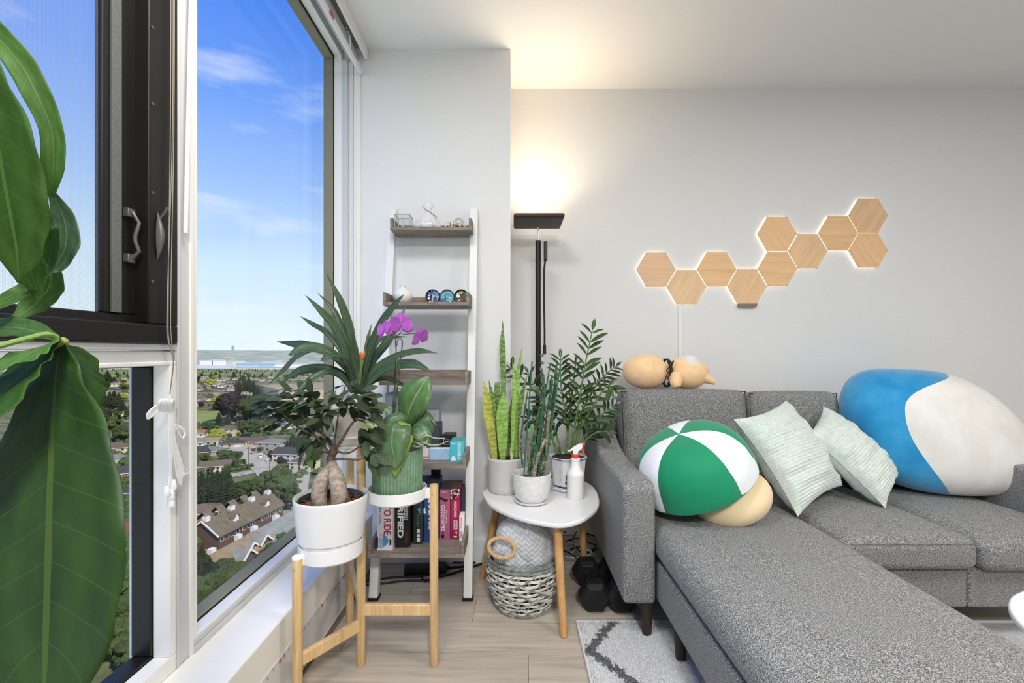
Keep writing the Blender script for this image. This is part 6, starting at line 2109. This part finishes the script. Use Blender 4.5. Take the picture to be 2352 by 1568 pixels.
# ---------------------------------------------------------------- cactus stems with stakes in the hammered white pot
cxc, cyc = .081, 1.975
cb = thing('potted_cactus', 'tangle of thin spiny cactus stems on green stakes in a hammered white pot', 'potted plant', (cxc, cyc, zt))
ham = mottled('hammered_white', [(.4, (222, 221, 219)), (.6, (232, 231, 229))], scale=55, detail=2, rough=.55, bmp=.55, bdist=.006)
sau = MB().lathe([(0, zt), (.060, zt), (.072, zt + .006), (.077, zt + .014), (.0745, zt + .014), (.066, zt + .007), (0, zt + .006)], (cxc, cyc, 0), 56).build('saucer', pot_white, cb)
MB().lathe([(0, zt + .0065), (.052, zt + .0065), (.068, zt + .022), (.080, zt + .06), (.0835, zt + .10), (.084, zt + .126), (.081, zt + .128), (.0785, zt + .124), (.075, zt + .09), (0, zt + .088)], (cxc, cyc, 0), 80, fn=lambda a, r, z: r * (1 + .012 * noise.noise(Vector((math.cos(a) * 5, math.sin(a) * 5, z * 60))))).build('pot', ham, cb)
MB().lathe([(0, zt + .098), (.075, zt + .096)], (cxc, cyc, 0), 32).build('soil', soil_m, cb)
cac_m = mottled('cactus_skin', [(.35, (48, 74, 46)), (.55, (72, 98, 62)), (.68, (150, 158, 132))], scale=70, detail=4, rough=.7, bmp=.3)
cac_old = mottled('cactus_bark', [(.35, (96, 92, 78)), (.6, (170, 164, 148))], scale=60, detail=4, rough=.85)
cac_g = mottled('cactus_bright', [(.4, (84, 132, 70)), (.6, (116, 160, 96))], scale=60, rough=.6)
rr = random.Random(9)
CST = [([(378, 1110), (364, 940), (384, 760), (415, 560)], .0042, 0, -.02), ([(420, 1185), (462, 900), (492, 740), (515, 640), (478, 520)], .0085, 0, .0), ([(445, 1185), (500, 900), (528, 680), (525, 480), (508, 385)], .0075, 0, .03), ([(470, 1185), (535, 880), (570, 640), (590, 440)], .0085, 0, .02),
       ([(500, 1185), (545, 960), (600, 620), (625, 360)], .0080, 0, .05), ([(415, 1185), (425, 1090), (412, 1020)], .0055, 0, -.04), ([(520, 1185), (545, 1060), (560, 800), (575, 700)], .0075, 1, .01), ([(440, 1190), (480, 1060), (540, 900)], .0075, 1, -.03), ([(505, 1190), (520, 1090), (545, 1020)], .011, 0, -.03), ([(460, 1190), (470, 1100), (490, 1000)], .0065, 1, -.04)]
for pts, r_, old, dy in CST:
    pp = cr([P(*zzD(x, y), cyc + dy) for x, y in pts], 14)
    k = len(pp)
    MB().tube(pp, [r_ * (1 + .22 * rr.uniform(-1, 1)) * (1 if i < k - 3 else .55) for i in range(k)], 5, twist=.06).build('stem', cac_old if old else cac_m, cb, False)
sp = MB()
for pts, r_, old, dy in CST:
    for p_ in cr([P(*zzD(x, y), cyc + dy) for x, y in pts], 26)[2:]:
        for j in range(2):
            a = rr.uniform(0, 6.28)
            sp.ball(p_ + Vector((math.cos(a), math.sin(a) * .6, 0)) * r_ * .9, rr.uniform(.0007, .0015), 3)
sp.build('spines', mat('spine_white', (206, 206, 192), .8), cb, kind='stuff')
for (x, y, rx, rz) in ((447, 815, .0085, .013), (440, 945, .010, .008), (475, 985, .011, .008), (410, 890, .007, .009), (570, 940, .007, .006), (425, 850, .007, .010)):
    MB().ball(P(*zzD(x, y), cyc - .03), (rx, .003, rz), 8).build('pad', cac_g if y < 900 else cac_m, cb)
stk_m = mat('stake_green', (44, 104, 80), .45, .4)
for (a, b) in (((384, 1190), (446, 342)), ((462, 1060), (577, 358)), ((552, 1040), (650, 368))):
    p0, p1 = P(*zzD(*a), cyc - .045), P(*zzD(*b), cyc - .03)
    MB().tube([p0, p1], .0030, 8).build('stake', stk_m, cb)
tie = MB()
for (x, y) in ((405, 712), (525, 520), (540, 708), (590, 730), (488, 768), (415, 905), (508, 1068), (455, 1042)):
    c = P(*zzD(x, y), cyc - .035)
    tie.tube([c + Vector((.010 * math.cos(t / 10 * 2 * PI), .007 * math.sin(t / 10 * 2 * PI), .0015 * math.cos(t))) for t in range(11)], .0017, 6)
tie.build('ties', stk_m, cb, kind='stuff')

# ---------------------------------------------------------------- ZZ plant in the octagonal blue and white pot
cxz, cyz = .262, 2.165
zp = thing('potted_zz_plant', 'tall glossy feather-leaved plant in an octagonal blue and white pot', 'potted plant', (cxz, cyz, zt))
porc = mat('porcelain', (228, 228, 228), .25, .5)
blue = mottled('porcelain_blue', [(.4, (36, 52, 104)), (.6, (70, 88, 140))], scale=70, rough=.3)
OC = lambda s_: Matrix.Rotation(PI / 8, 4, 'Z')
po = lambda prof, nm, m_, par: MB().lathe(prof, (cxz, cyz, 0), 8, M=OC(0), cap=False).build(nm, m_, par, False, bevel=.0015)
po([(0, zt), (.072, zt), (.088, zt + .012), (.086, zt + .016), (.074, zt + .010), (0, zt + .009)], 'saucer', porc, zp)
zpot = po([(0, zt + .0095), (.070, zt + .0095), (.073, zt + .014), (.086, zt + .145), (.094, zt + .150), (.094, zt + .156), (.086, zt + .157), (.082, zt + .14), (0, zt + .139)], 'pot', porc, zp)
po([(.0722, zt + .018), (.0736, zt + .018), (.0746, zt + .028), (.0732, zt + .028)], 'blue_band', blue, zpot)
po([(.0938, zt + .1505), (.0945, zt + .1505), (.0945, zt + .1545), (.0938, zt + .1545)], 'blue_band', blue, zpot)
MB().lathe([(0, zt + .150), (.082, zt + .148)], (cxz, cyz, 0), 16).build('soil', soil_m, zp)
yy = cyz - .0805 * math.cos(PI / 8) - .0012


def ink(pts, w_=.0006):
    return [Vector((cxz - .006 + x, yy - (z - .08) * .09, zt + z)) for x, z in pts]


ik = MB()
for pts in ([(-.012, .045), (-.010, .075), (-.005, .10), (-.001, .108)], [(.006, .104), (.012, .085), (.013, .062), (.008, .045)], [(-.014, .040), (-.004, .038), (.012, .042)], [(.004, .108), (.010, .098), (.016, .085)], [(-.008, .048), (-.004, .058), (-.010, .068), (-.006, .085)]):
    ik.tube(cr(ink(pts), 4), .0007, 5)
for z in (.058, .068, .078, .088):
    ik.ball(ink([(.003, z)])[0], .0012, 4)
ik.ball(ink([(-.012, .046)])[0], (.004, .001, .005), 5)
ik.build('ink_drawing', ink_k, zpot, label='ink drawing on the pot face')
ik = MB()
for k in range(9):
    z = .05 + .007 * k
    ik.tube(ink([(-.042, z), (-.034, z + .0005)]), .0006, 4)
ik.build('ink_writing', mat('print_faint', (120, 120, 124), .6), zpot)
zz_leaf = leaf_material('zz_leaf', (44, 72, 36), (78, 108, 56), (120, 146, 96), .22, 0, .15)
zz_dark = leaf_material('zz_leaf_dark', (34, 52, 38), (58, 78, 54), (90, 112, 84), .22, 0, .1)
zm = [blade(.062, .021, .10, .22, 4, 8, .8).mesh('leaf', zz_leaf, True, 180), blade(.058, .019, .14, .2, 4, 8, .8).mesh('leaf', zz_dark, True, 180)]
zst = mottled('zz_stem', [(.4, (78, 100, 58)), (.6, (112, 138, 80))], scale=40, rough=.5)
ZS_ = [([(722, 1010), (745, 850), (790, 600), (832, 350), (880, 120)], 13, 0, -.02, 1.1), ([(740, 1010), (790, 750), (880, 560), (965, 450), (1040, 385)], 10, 1, .0, .85), ([(700, 1010), (690, 760), (655, 520), (650, 320)], 11, 0, .05, .95), ([(765, 1000), (850, 850), (950, 730), (1030, 672)], 7, 1, -.03, .9),
       ([(770, 1000), (850, 895), (930, 850), (1000, 855)], 7, 1, -.05, .75), ([(640, 1010), (580, 880), (500, 770), (420, 750)], 7, 1, .06, .9), ([(655, 1010), (600, 800), (500, 600), (420, 430)], 7, 1, .08, .9), ([(750, 1005), (800, 820), (900, 640), (985, 520), (1030, 545)], 9, 0, -.05, .85), ([(690, 1010), (720, 700), (745, 480), (760, 360)], 6, 1, .06, .95), ([(620, 1000), (520, 640), (330, 420), (215, 350)], 7, 1, .16, 1.0)]
rr = random.Random(31)
for pts, n_, kd, dy, s_ in ZS_:
    k = len(pts) - 1
    pp = cr([P(*zzD(x, y), cyz + dy * i / k) for i, (x, y) in enumerate(pts)], 10)
    MB().tube(pp, [.0062, .0045, .0022], 8).build('stem', zst, zp)
    for j in range(n_):
        t = .28 + .70 * j / max(1, n_ - 1)
        i = min(int(t * (len(pp) - 1)), len(pp) - 2)
        tn = (pp[i + 1] - pp[i]).normalized()
        sd = tn.cross(Vector((0, -1, .15))).normalized()
        for sg in (-1, 1):
            d = tn * .75 + sd * sg * .9 + Vector((0, rr.uniform(-.45, .25), rr.uniform(-.1, .25)))
            put_leaf(zm[kd if rr.random() < .75 else 1 - kd], zp, pp[i], d, Vector((sg * -.3, -.7, .75)) + tn * .3, s_ * 1.3 * rr.uniform(.85, 1.15) * (1 - .25 * (t > .93)))
    put_leaf(zm[kd], zp, pp[-1], tn, (0, -.8, .5), s_ * .85)

# ---------------------------------------------------------------- big-leaved plant close to the camera
fg = thing('foreground_plant', 'large-leaved green plant close to the camera before the casement window', 'potted plant', (-.62, .42, 0))
MB().lathe([(0, 0), (.11, 0), (.125, .01), (.15, .26), (.155, .27), (.145, .27), (.14, .24), (0, .238)], (-.56, .28, 0), 48).build('pot', mat('pot_clay_white', (226, 224, 220), .5), fg)
MB().tube(cr([(-.56, .28, .23), (-.60, .30, .7), (-.62, .36, 1.1), (-.60, .40, 1.45)], 8), [.016, .013, .010, .006], 12).build('trunk', trunk_m, fg)
fgl = leaf_material('fg_leaf', (24, 50, 12), (42, 74, 20), (74, 100, 38), .5, 11, .2)
fgl2 = leaf_material('fg_leaf_light', (82, 126, 50), (110, 150, 76), (146, 178, 110), .5, 10, .55)
fgl4 = leaf_material('fg_leaf_upper', (54, 98, 22), (82, 126, 46), (104, 142, 66), .55, 11, .45)
fgl3 = leaf_material('fg_leaf_pale', (88, 128, 84), (132, 164, 126), (170, 194, 164), .36, 10, .5)


def bigleaf(pts, ws, m_, nrm, fold=.10, n=8, label=None, nu=12):
    """Broad blade through pixel points (x, y, distance) with half widths in metres."""
    c = cr([P(x, y, Y) for x, y, Y in pts], n)
    k = len(c)
    nrm = Vector(nrm)
    rows = []
    for i, p in enumerate(c):
        t = (c[min(i + 1, k - 1)] - c[max(i - 1, 0)]).normalized()
        sd = t.cross(nrm).normalized()
        nn = sd.cross(t)
        x_ = i / (k - 1) * (len(ws) - 1)
        j = min(int(x_), len(ws) - 2)
        f_ = x_ - j
        f_ = f_ * f_ * (3 - 2 * f_) * .5 + f_ * .5
        rows.append((p, sd, nn, ws[j] + (ws[j + 1] - ws[j]) * f_))

    def g(u, v):
        p, sd, nn, w_ = rows[min(int(round(v * (k - 1))), k - 1)]
        s_ = u * 2 - 1
        return p + sd * (s_ * w_) + nn * (abs(s_) ** 1.5 * w_ * fold + .0022 * math.sin(abs(s_) * 3 - v * 34) * min(1, w_ * 30) * abs(s_))
    return MB().grid(g, nu, k - 1).build('leaf', m_, fg, angle=180, solid=.0007, label=label)


bigleaf([(140, 785, .50), (128, 880, .485), (118, 1050, .46), (112, 1250, .44), (106, 1450, .43), (98, 1700, .42)], [.006, .030, .066, .082, .072, .02], fgl, (-.05, -.98, .25), .06, 10)
bigleaf([(140, 788, .51), (172, 820, .53), (188, 870, .55), (196, 950, .56)], [.004, .026, .032, .014], fgl2, (.2, -.95, .2), .1)
bigleaf([(132, 785, .50), (60, 850, .46), (-30, 940, .42), (-160, 1080, .38)], [.006, .03, .044, .02], fgl4, (-.2, -.9, .45), .12)
bigleaf([(134, 782, .50), (90, 800, .47), (20, 840, .44), (-90, 880, .40)], [.005, .02, .03, .012], fgl2, (-.1, -.9, .5), .12)
bigleaf([(130, 776, .51), (70, 757, .54), (0, 752, .56), (-90, 765, .58)], [.004, .012, .016, .006], fgl2, (0, -.85, .6), .1)
MB().tube(cr([P(138, 782, .505), P(110, 768, .49), P(60, 778, .47), P(0, 794, .45), P(-120, 830, .42), Vector((-.60, .40, 1.0))], 7), [.0035, .0028, .003, .004], 8).build('leaf_stalk', mat('petiole', (120, 146, 78), .45), fg)
MB().ball(P(141, 786, .50), (.007, .006, .006), 8).build('leaf_hub', mat('petiole2', (132, 138, 70), .5), fg)
# the upper leaves
bigleaf([(-75, 60, .52), (-40, 190, .52), (-6, 330, .52), (20, 470, .53), (38, 570, .54), (44, 650, .55)], [.010, .026, .041, .046, .033, .002], fgl4, (.1, -.97, .12), .05, 10)
bigleaf([(-40, 50, .58), (38, 135, .585), (84, 215, .59), (119, 300, .60), (123, 375, .605), (113, 450, .61)], [.015, .016, .015, .012, .012, .006], fgl2, (.55, -.8, .1), .3)
bigleaf([(118, 440, .62), (146, 500, .625), (152, 560, .62), (128, 612, .61), (112, 628, .60)], [.004, .013, .016, .012, .003], fgl3, (.4, -.85, .2), .25)
bigleaf([(122, 520, .60), (112, 600, .60), (70, 660, .58), (0, 700, .55), (-60, 720, .53)], [.010, .012, .012, .012, .006], fgl2, (.2, -.8, .5), .3)
bigleaf([(120, 610, .63), (112, 660, .63), (80, 700, .62), (30, 735, .60)], [.010, .018, .016, .004], fgl2, (.4, -.85, .3), .15)
bigleaf([(-20, 470, .55), (30, 560, .56), (70, 620, .57), (90, 690, .58)], [.006, .02, .02, .004], fgl2, (.1, -.95, .2), .1)
for a, b in ((P(-140, 60, .52), Vector((-.62, .38, 1.40))), (P(-60, 20, .58), Vector((-.61, .39, 1.42)))):
    MB().tube(cr([a, a.lerp(b, .5) + Vector((0, 0, .02)), b], 6), .003, 8).build('leaf_stalk', mat('petiole', (120, 146, 78), .45), fg)


# ================================================================ basket with a blanket
bk = thing('wicker_basket', 'round grey and cream wicker basket with rope handle under the side table', 'basket', (.043, 1.93, 0))
CB = Vector((.043, 1.93, 0))
HB = .205
wk_g = mottled('wicker_grey', [(.35, (112, 116, 112)), (.65, (158, 162, 156))], scale=50, rough=.6)
wk_c = mottled('wicker_cream', [(.35, (206, 202, 186)), (.65, (232, 229, 216))], scale=50, rough=.55)
wk_d = mat('wicker_inside', (62, 60, 56), .9)


def bas_r(z):
    t = z / HB
    return .112 + .040 * math.sin(min(t * 1.25, 1) * PI / 2) - .004 * max(0, t - .75) * 4


def bp(a, z, off=0.0):
    r = bas_r(z) + off
    return CB + Vector((r * math.cos(a), r * math.sin(a), z))


MB().lathe([(0, .004), (.106, .004)] + [(bas_r(HB * i / 10) - .007, .004 + HB * i / 10 * .97) for i in range(11)] + [(bas_r(HB) - .010, HB), (bas_r(.05) - .012, .05), (0, .012)], CB, 44).build('inner_wall', wk_d, bk)
NS = 22
m_ = MB()
for i in range(NS):
    for o_ in (-.020, .020, 0):
        a = 2 * PI * i / NS + o_
        m_.tube([bp(a, HB * t / 8, -.001) for t in range(9)], .0021, 5)
m_.build('stakes', wk_g, bk, kind='stuff')
NR = 10
cre = []
for r_ in range(NR):
    z = .022 + (HB - .046) * r_ / (NR - 1)
    for i in range(NS // 2):
        a0 = 2 * PI * (2 * i + (r_ % 2)) / NS
        da = 2 * PI / NS * 1.12
        m_ = MB()
        for o_ in (-.0036, 0, .0036):
            m_.tube([bp(a0 + da * (t / 4 - 1), z + o_ - .004 * math.cos((t - 4) / 4 * PI / 2), .0065 * math.cos((t - 4) / 4 * PI / 2) - .002) for t in range(9)], .0023, 5)
        m_.build('woven_strip', wk_c, bk)
m_ = MB()
for sg in (-1, 1):
    for i in range(11):
        a0 = 2 * PI * i / 11 + (.14 if sg > 0 else 0)
        for o_ in (0, .035):
            pts = []
            for t in range(29):
                z = .012 + (HB - .026) * t / 28
                pts.append(bp(a0 + o_ + sg * t / 28 * 2.1, z, .0045 + .0025 * math.sin(t * 1.57 * 2 + sg)))
            m_.tube(pts, .0015, 5)
m_.build('diagonal_weave', wk_g, bk, kind='stuff')
m_ = MB()
for k in range(4):
    for (z0, r0, tw) in ((HB + .001, bas_r(HB), 34), (HB - .013, bas_r(HB) + .002, 34), (.006, bas_r(0) + .004, 34)):
        n_ = 264
        pts = []
        for t in range(n_ + 1):
            a = 2 * PI * t / n_
            ph = a * tw + k * PI / 2
            rr_ = r0 + .0055 * math.cos(ph)
            pts.append(CB + Vector((rr_ * math.cos(a), rr_ * math.sin(a), z0 + .0055 * math.sin(ph))))
        m_.tube(pts, .0028, 5)
m_.build('braided_rim', wk_g, bk)
rope_m = mottled('rope_tan', [(.35, (184, 148, 108)), (.65, (216, 184, 146))], scale=120, rough=.8)
for (hx_c, hz_c, fl_) in ((P(1152, 1258, 1.80), 0, 1),):
    hm_ = MB()
    Rm = Matrix.Rotation(math.radians(14), 4, 'Y') @ Matrix.Rotation(math.radians(-12), 4, 'X')
    for k in range(3):
        pts = []
        for t in range(121):
            a = 2 * PI * t / 120
            ph = a * 13 + k * 2 * PI / 3
            rx, rz = .052 + .0042 * math.cos(ph), .036 + .0042 * math.cos(ph)
            pts.append(hx_c + Rm @ Vector((rx * math.cos(a), .0042 * math.sin(ph), rz * math.sin(a))))
        hm_.tube(pts, .0043, 6)
    ho = hm_.build('rope_handle', rope_m, bk)
    bd = MB()
    for da in (-.30, 0, .30):
        c = hx_c + Rm @ Vector((.05 * math.sin(da), 0, -.036 * math.cos(da)))
        for o_ in (-.006, 0, .006):
            bd.tube([c + Vector((o_, -.010 * math.cos(t / 12 * 2 * PI) + .006, -.008 + .019 * math.sin(t / 12 * 2 * PI))) for t in range(13)], .0021, 5)
    bd.build('handle_binding', wk_g, ho)
blk_m = mat('blanket_grey', (196, 200, 204), .95, .05, sheen=.3)
tc_ = N(blk_m, 'TexCoord')
s_ = N(blk_m, 'SeparateXYZ')
L(blk_m, tc_.outputs['Object'], s_.inputs[0])
zg_ = mth(blk_m, 'PINGPONG', mth(blk_m, 'MULTIPLY_ADD', s_.outputs['Y'], .5, s_.outputs['X']), .013)
wv = mth(blk_m, 'PINGPONG', mth(blk_m, 'ADD', s_.outputs['Z'], mth(blk_m, 'MULTIPLY', zg_, 1.2)), .0105)
nz = N(blk_m, 'TexNoise', Scale=150, Detail=3)
L(blk_m, tc_.outputs['Object'], nz.inputs['Vector'])
f_ = mth(blk_m, 'MULTIPLY_ADD', wv, 62, mth(blk_m, 'MULTIPLY_ADD', nz.outputs[0], .5, -.25))
L(blk_m, ramp(blk_m, f_, [(.15, (188, 191, 194)), (.5, (212, 213, 215)), (.85, (238, 238, 238))]), bsdf(blk_m).inputs['Base Color'])
bump(blk_m, f_, .5, .004)


def lump(q_):
    n_ = noise.noise(q_ * 9 + Vector((3, 1, 2))) * .20 + noise.noise(q_ * 22) * .09
    return q_ * (1 + n_)


bl_ = thing('blanket', 'pale grey zigzag fleece blanket stuffed into the wicker basket', 'blanket', (.045, 1.935, .2))
MB().ball((.056, 1.935, .245), (.118, .112, .135), 26, fn=lump).build('fleece', blk_m, bl_, angle=180)
MB().ball((.005, 1.90, .215), (.085, .075, .075), 18, fn=lump).build('fleece_fold', blk_m, bl_, angle=180)
MB().ball((.065, 1.985, .33), (.075, .06, .045), 16, fn=lump).build('fleece_fold', blk_m, bl_, angle=180)

# ================================================================ cushions on the sofa
rib_m = mottled('corduroy_sage', [(.35, (196, 206, 197)), (.65, (214, 222, 214))], scale=60, detail=3, rough=.95, spec=.05, sheen=.3)


def rib_pillow(A, B, C, D, T, label, ribs, seed):
    """Cushion with corners A B C D; plush ribs run from side to side."""
    A, B, C, D = map(Vector, (A, B, C, D))
    n_ = ((C - A).cross(B - D)).normalized()
    if n_.y > 0:
        n_ = -n_
    t = thing('rib_cushion', label, 'cushion', (A + C) / 2, 'sage green ribbed cushions')

    def surf(sg):
        def f(u, v):
            a, b = u * 2 - 1, v * 2 - 1
            pin = lambda s_, o_: s_ * (1 - .10 * (1 - o_ * o_) * abs(s_) ** 3)
            a2, b2 = pin(a, b), pin(b, a)
            uu, vv = (a2 + 1) / 2, (b2 + 1) / 2
            p = A * (1 - uu) * (1 - vv) + B * uu * (1 - vv) + C * uu * vv + D * (1 - uu) * vv
            h = T * (max(0, 1 - a * a) ** .5) * (max(0, 1 - b * b) ** .5)
            wr = .012 * noise.noise(Vector((a * 1.5, b * 3 + seed, seed))) + .008 * noise.noise(Vector((a * 2, b * 7, seed + 4)))
            edge = min(1, (1 - abs(a)) * 9) * min(1, (1 - abs(b)) * 9)
            rb_ = .0034 * abs(math.sin(PI * ribs * (v + .02 * math.sin(u * 4 + seed)))) * (.35 + .65 * edge)
            return p + n_ * sg * (h * .82 + rb_ + wr * edge)
        return f
    MB().grid(surf(1), 40, ribs * 6).build('cover_front', rib_m, t, angle=180)
    MB().grid(surf(-1), 24, 24).build('cover_back', rib_m, t, angle=180)
    return t


rib_pillow((.945, 1.95, .775), (1.285, 2.14, .835), (1.45, 2.0, .475), (1.115, 1.78, .418), .115, 'sage ribbed cushion leaning beside the green and cream cushion', 33, 1.0)
rib_pillow((1.300, 2.02, .70), (1.500, 2.20, .800), (1.745, 2.06, .500), (1.535, 1.875, .418), .11, 'sage ribbed cushion leaning against the blue and white cushion', 33, 7.0)

# round cushion, green and white above cream
gr_m = mat('cushion_green', (22, 140, 98), .55, .2, sheen=.2)
gw_m = mat('cushion_white', (234, 236, 240), .6, .2, sheen=.2)
gc_m = mat('cushion_cream', (232, 208, 168), .65, .15, sheen=.2)
gc = thing('round_cushion', 'plump round cushion of green and white panels over a cream base', 'cushion', (.78, 1.83, .42))
ax = Vector((-.46, -.30, .84)).normalized()
MF = frame_of(Vector((-.25, -.9, -.3)), ax)          # y forwards, z along the cushion's axis
CC = Vector((.735, 1.845, .585))
GREENS = (0, 2, 4)
segs = {0: [], 1: []}


def dome(a, b):
    """a round the axis, b from the rim (0) to the top (1)."""
    th = b * PI / 2
    rr_ = .232 * math.cos(th) ** .62
    zz_ = .205 * math.sin(th) ** .95 - .035
    seam = sum(.006 * max(0, 1 - abs(a - c_) * 9) for c_ in cuts)
    rr_ -= seam * (1 if b < .95 else .2)
    wrk = .004 * noise.noise(Vector((math.cos(a) * 3, math.sin(a) * 3, b * 9))) * (1 - b)
    return CC + (MF @ Vector(((rr_ + wrk) * math.cos(a), (rr_ + wrk) * math.sin(a), zz_)))


cuts = [PI / 2 + math.radians(x) for x in (-38, 38, 82, 158, 202, 278, 322)]
for k in range(6):
    a0, a1 = cuts[k], cuts[k + 1]
    white = k % 2 == 1
    MB().grid(lambda u, v: dome(a0 + (a1 - a0) * u, v), 16, 20).build('white_panel' if white else 'green_panel', gw_m if white else gr_m, gc, angle=180)
MB().grid(lambda u, v: CC + MF @ Vector((math.cos(2 * PI * u) * (.232 - .10 * v), math.sin(2 * PI * u) * (.232 - .10 * v), -.035 - .045 * math.sin(v * PI / 2))), 48, 8, wrap=True).build('green_panel', gr_m, gc, angle=180)
CS = Vector((.862, 1.80, .490))
MB().ball(CS, (.150, .150, .088), 18, M=MF).build('cream_base', gc_m, gc, angle=180)

# big plump cushion, blue back and off-white front
bu_m = mottled('plush_blue', [(.35, (30, 134, 190)), (.65, (62, 158, 208))], scale=7, detail=4, rough=.9, sheen=.5, spec=.05)
ow_m = mottled('plush_white', [(.35, (220, 217, 211)), (.65, (230, 228, 223))], scale=9, detail=3, rough=.92, sheen=.3, spec=.05)
bc_t = thing('plump_cushion', 'huge plump cushion with blue back and off-white front on the sofa end', 'cushion', (2.02, 2.12, .42))
FR = Vector((.38, -.86, .34)).normalized()


def plump(u, v):
    """u round the vertical, v bottom to top."""
    a, t = 2 * PI * u, v
    z = .412 + .565 * (1 - math.cos(PI * t)) / 2
    k = (z - .412) / .565
    wid = .435 * (max(0.0, math.sin(PI * t)) ** .62) * (1 - .16 * k)
    dep = .27 * (max(0.0, math.sin(PI * t)) ** .62) * (1 - .15 * k)
    x = 2.035 - .115 * (k - .3) + wid * math.cos(a)
    y = 2.14 + .10 * k + dep * math.sin(a)
    lump_ = .014 * noise.noise(Vector((math.cos(a) * 1.6, math.sin(a) * 1.6, z * 4)))
    sag = -.05 * math.cos(a) * k * math.sin(PI * t)
    return Vector((x + lump_, y + lump_, z + sag))


def front_range(t):
    """Where the off-white front begins and ends round the cushion, by height."""
    top = max(0.0, (t - .62) / .30)
    return (233 + 5 * math.sin(t * 9) + 72 * top ** 2, 398 - 84 * top ** 2)


NV, TW = 64, .92
for nm, m_ in (('white_front', ow_m), ('blue_back', bu_m)):
    def patch(u, v):
        if nm == 'white_front':
            t = v * TW
            a0, a1 = front_range(t)
            return plump((a0 + (a1 - a0) * u) / 360, t)
        a0, a1 = front_range(min(v, TW))
        return plump((a1 - 360 + (a0 - a1 + 360) * u) / 360, v)
    MB().grid(patch, 60, NV).build(nm, m_, bc_t, angle=180)

# tan soft toy lying along the top of the back cushion
tan_p = mottled('plush_tan', [(.4, (242, 200, 150)), (.6, (248, 212, 166))], scale=20, rough=.9, sheen=.4, spec=.05)
dg = thing('soft_toy', 'plain tan plush bolster with white patch and black cord on the sofa back', 'soft toy', (.85, 2.43, .872))
Yd = 2.43
MB().ball(P(1482, 853, Yd), (.118, .095, .092), 18, fn=lambda q_: Vector((q_.x * (1 + .03 * math.cos(q_.z * 20)), q_.y, q_.z))).build('front_lobe', tan_p, dg, angle=180)
bd_ = MB().ball(P(1578, 856, Yd), (.112, .092, .088), 18).build('rear_lobe', tan_p, dg, angle=180)
MB().ball(P(1582, 852, Yd - .01), (.080, .076, .0855), 16).build('white_patch', ow_m, bd_, angle=180)
MB().tube(cr([P(1596, 858, Yd - .03), P(1618, 866, Yd - .04), P(1642, 878, Yd - .05)], 6), [.036, .034, .026, .014], 16).build('rear_stub', tan_p, dg)
MB().tube(cr([P(1552, 862, Yd - .06), P(1553, 880, Yd - .09), P(1556, 889, Yd - .10)], 6), [.034, .030, .018], 16).build('side_stub', tan_p, dg)
m_ = MB()
for k in range(4):
    c = P(1528 + 2 * k, 856, Yd)
    m_.tube([c + Vector((.003 * math.sin(t * 2 + k), .074 * math.cos(t / 24 * 2 * PI), .074 * math.sin(t / 24 * 2 * PI))) for t in range(25)], .0028, 6)
m_.tube(cr([P(1530, 852, Yd - .08), P(1540, 838, Yd - .085), P(1547, 828, Yd - .08), P(1542, 842, Yd - .085), P(1532, 860, Yd - .085), P(1526, 878, Yd - .08)], 6), .0028, 6)
m_.build('tied_cord', mat('cord_black', (34, 33, 32), .6), dg)
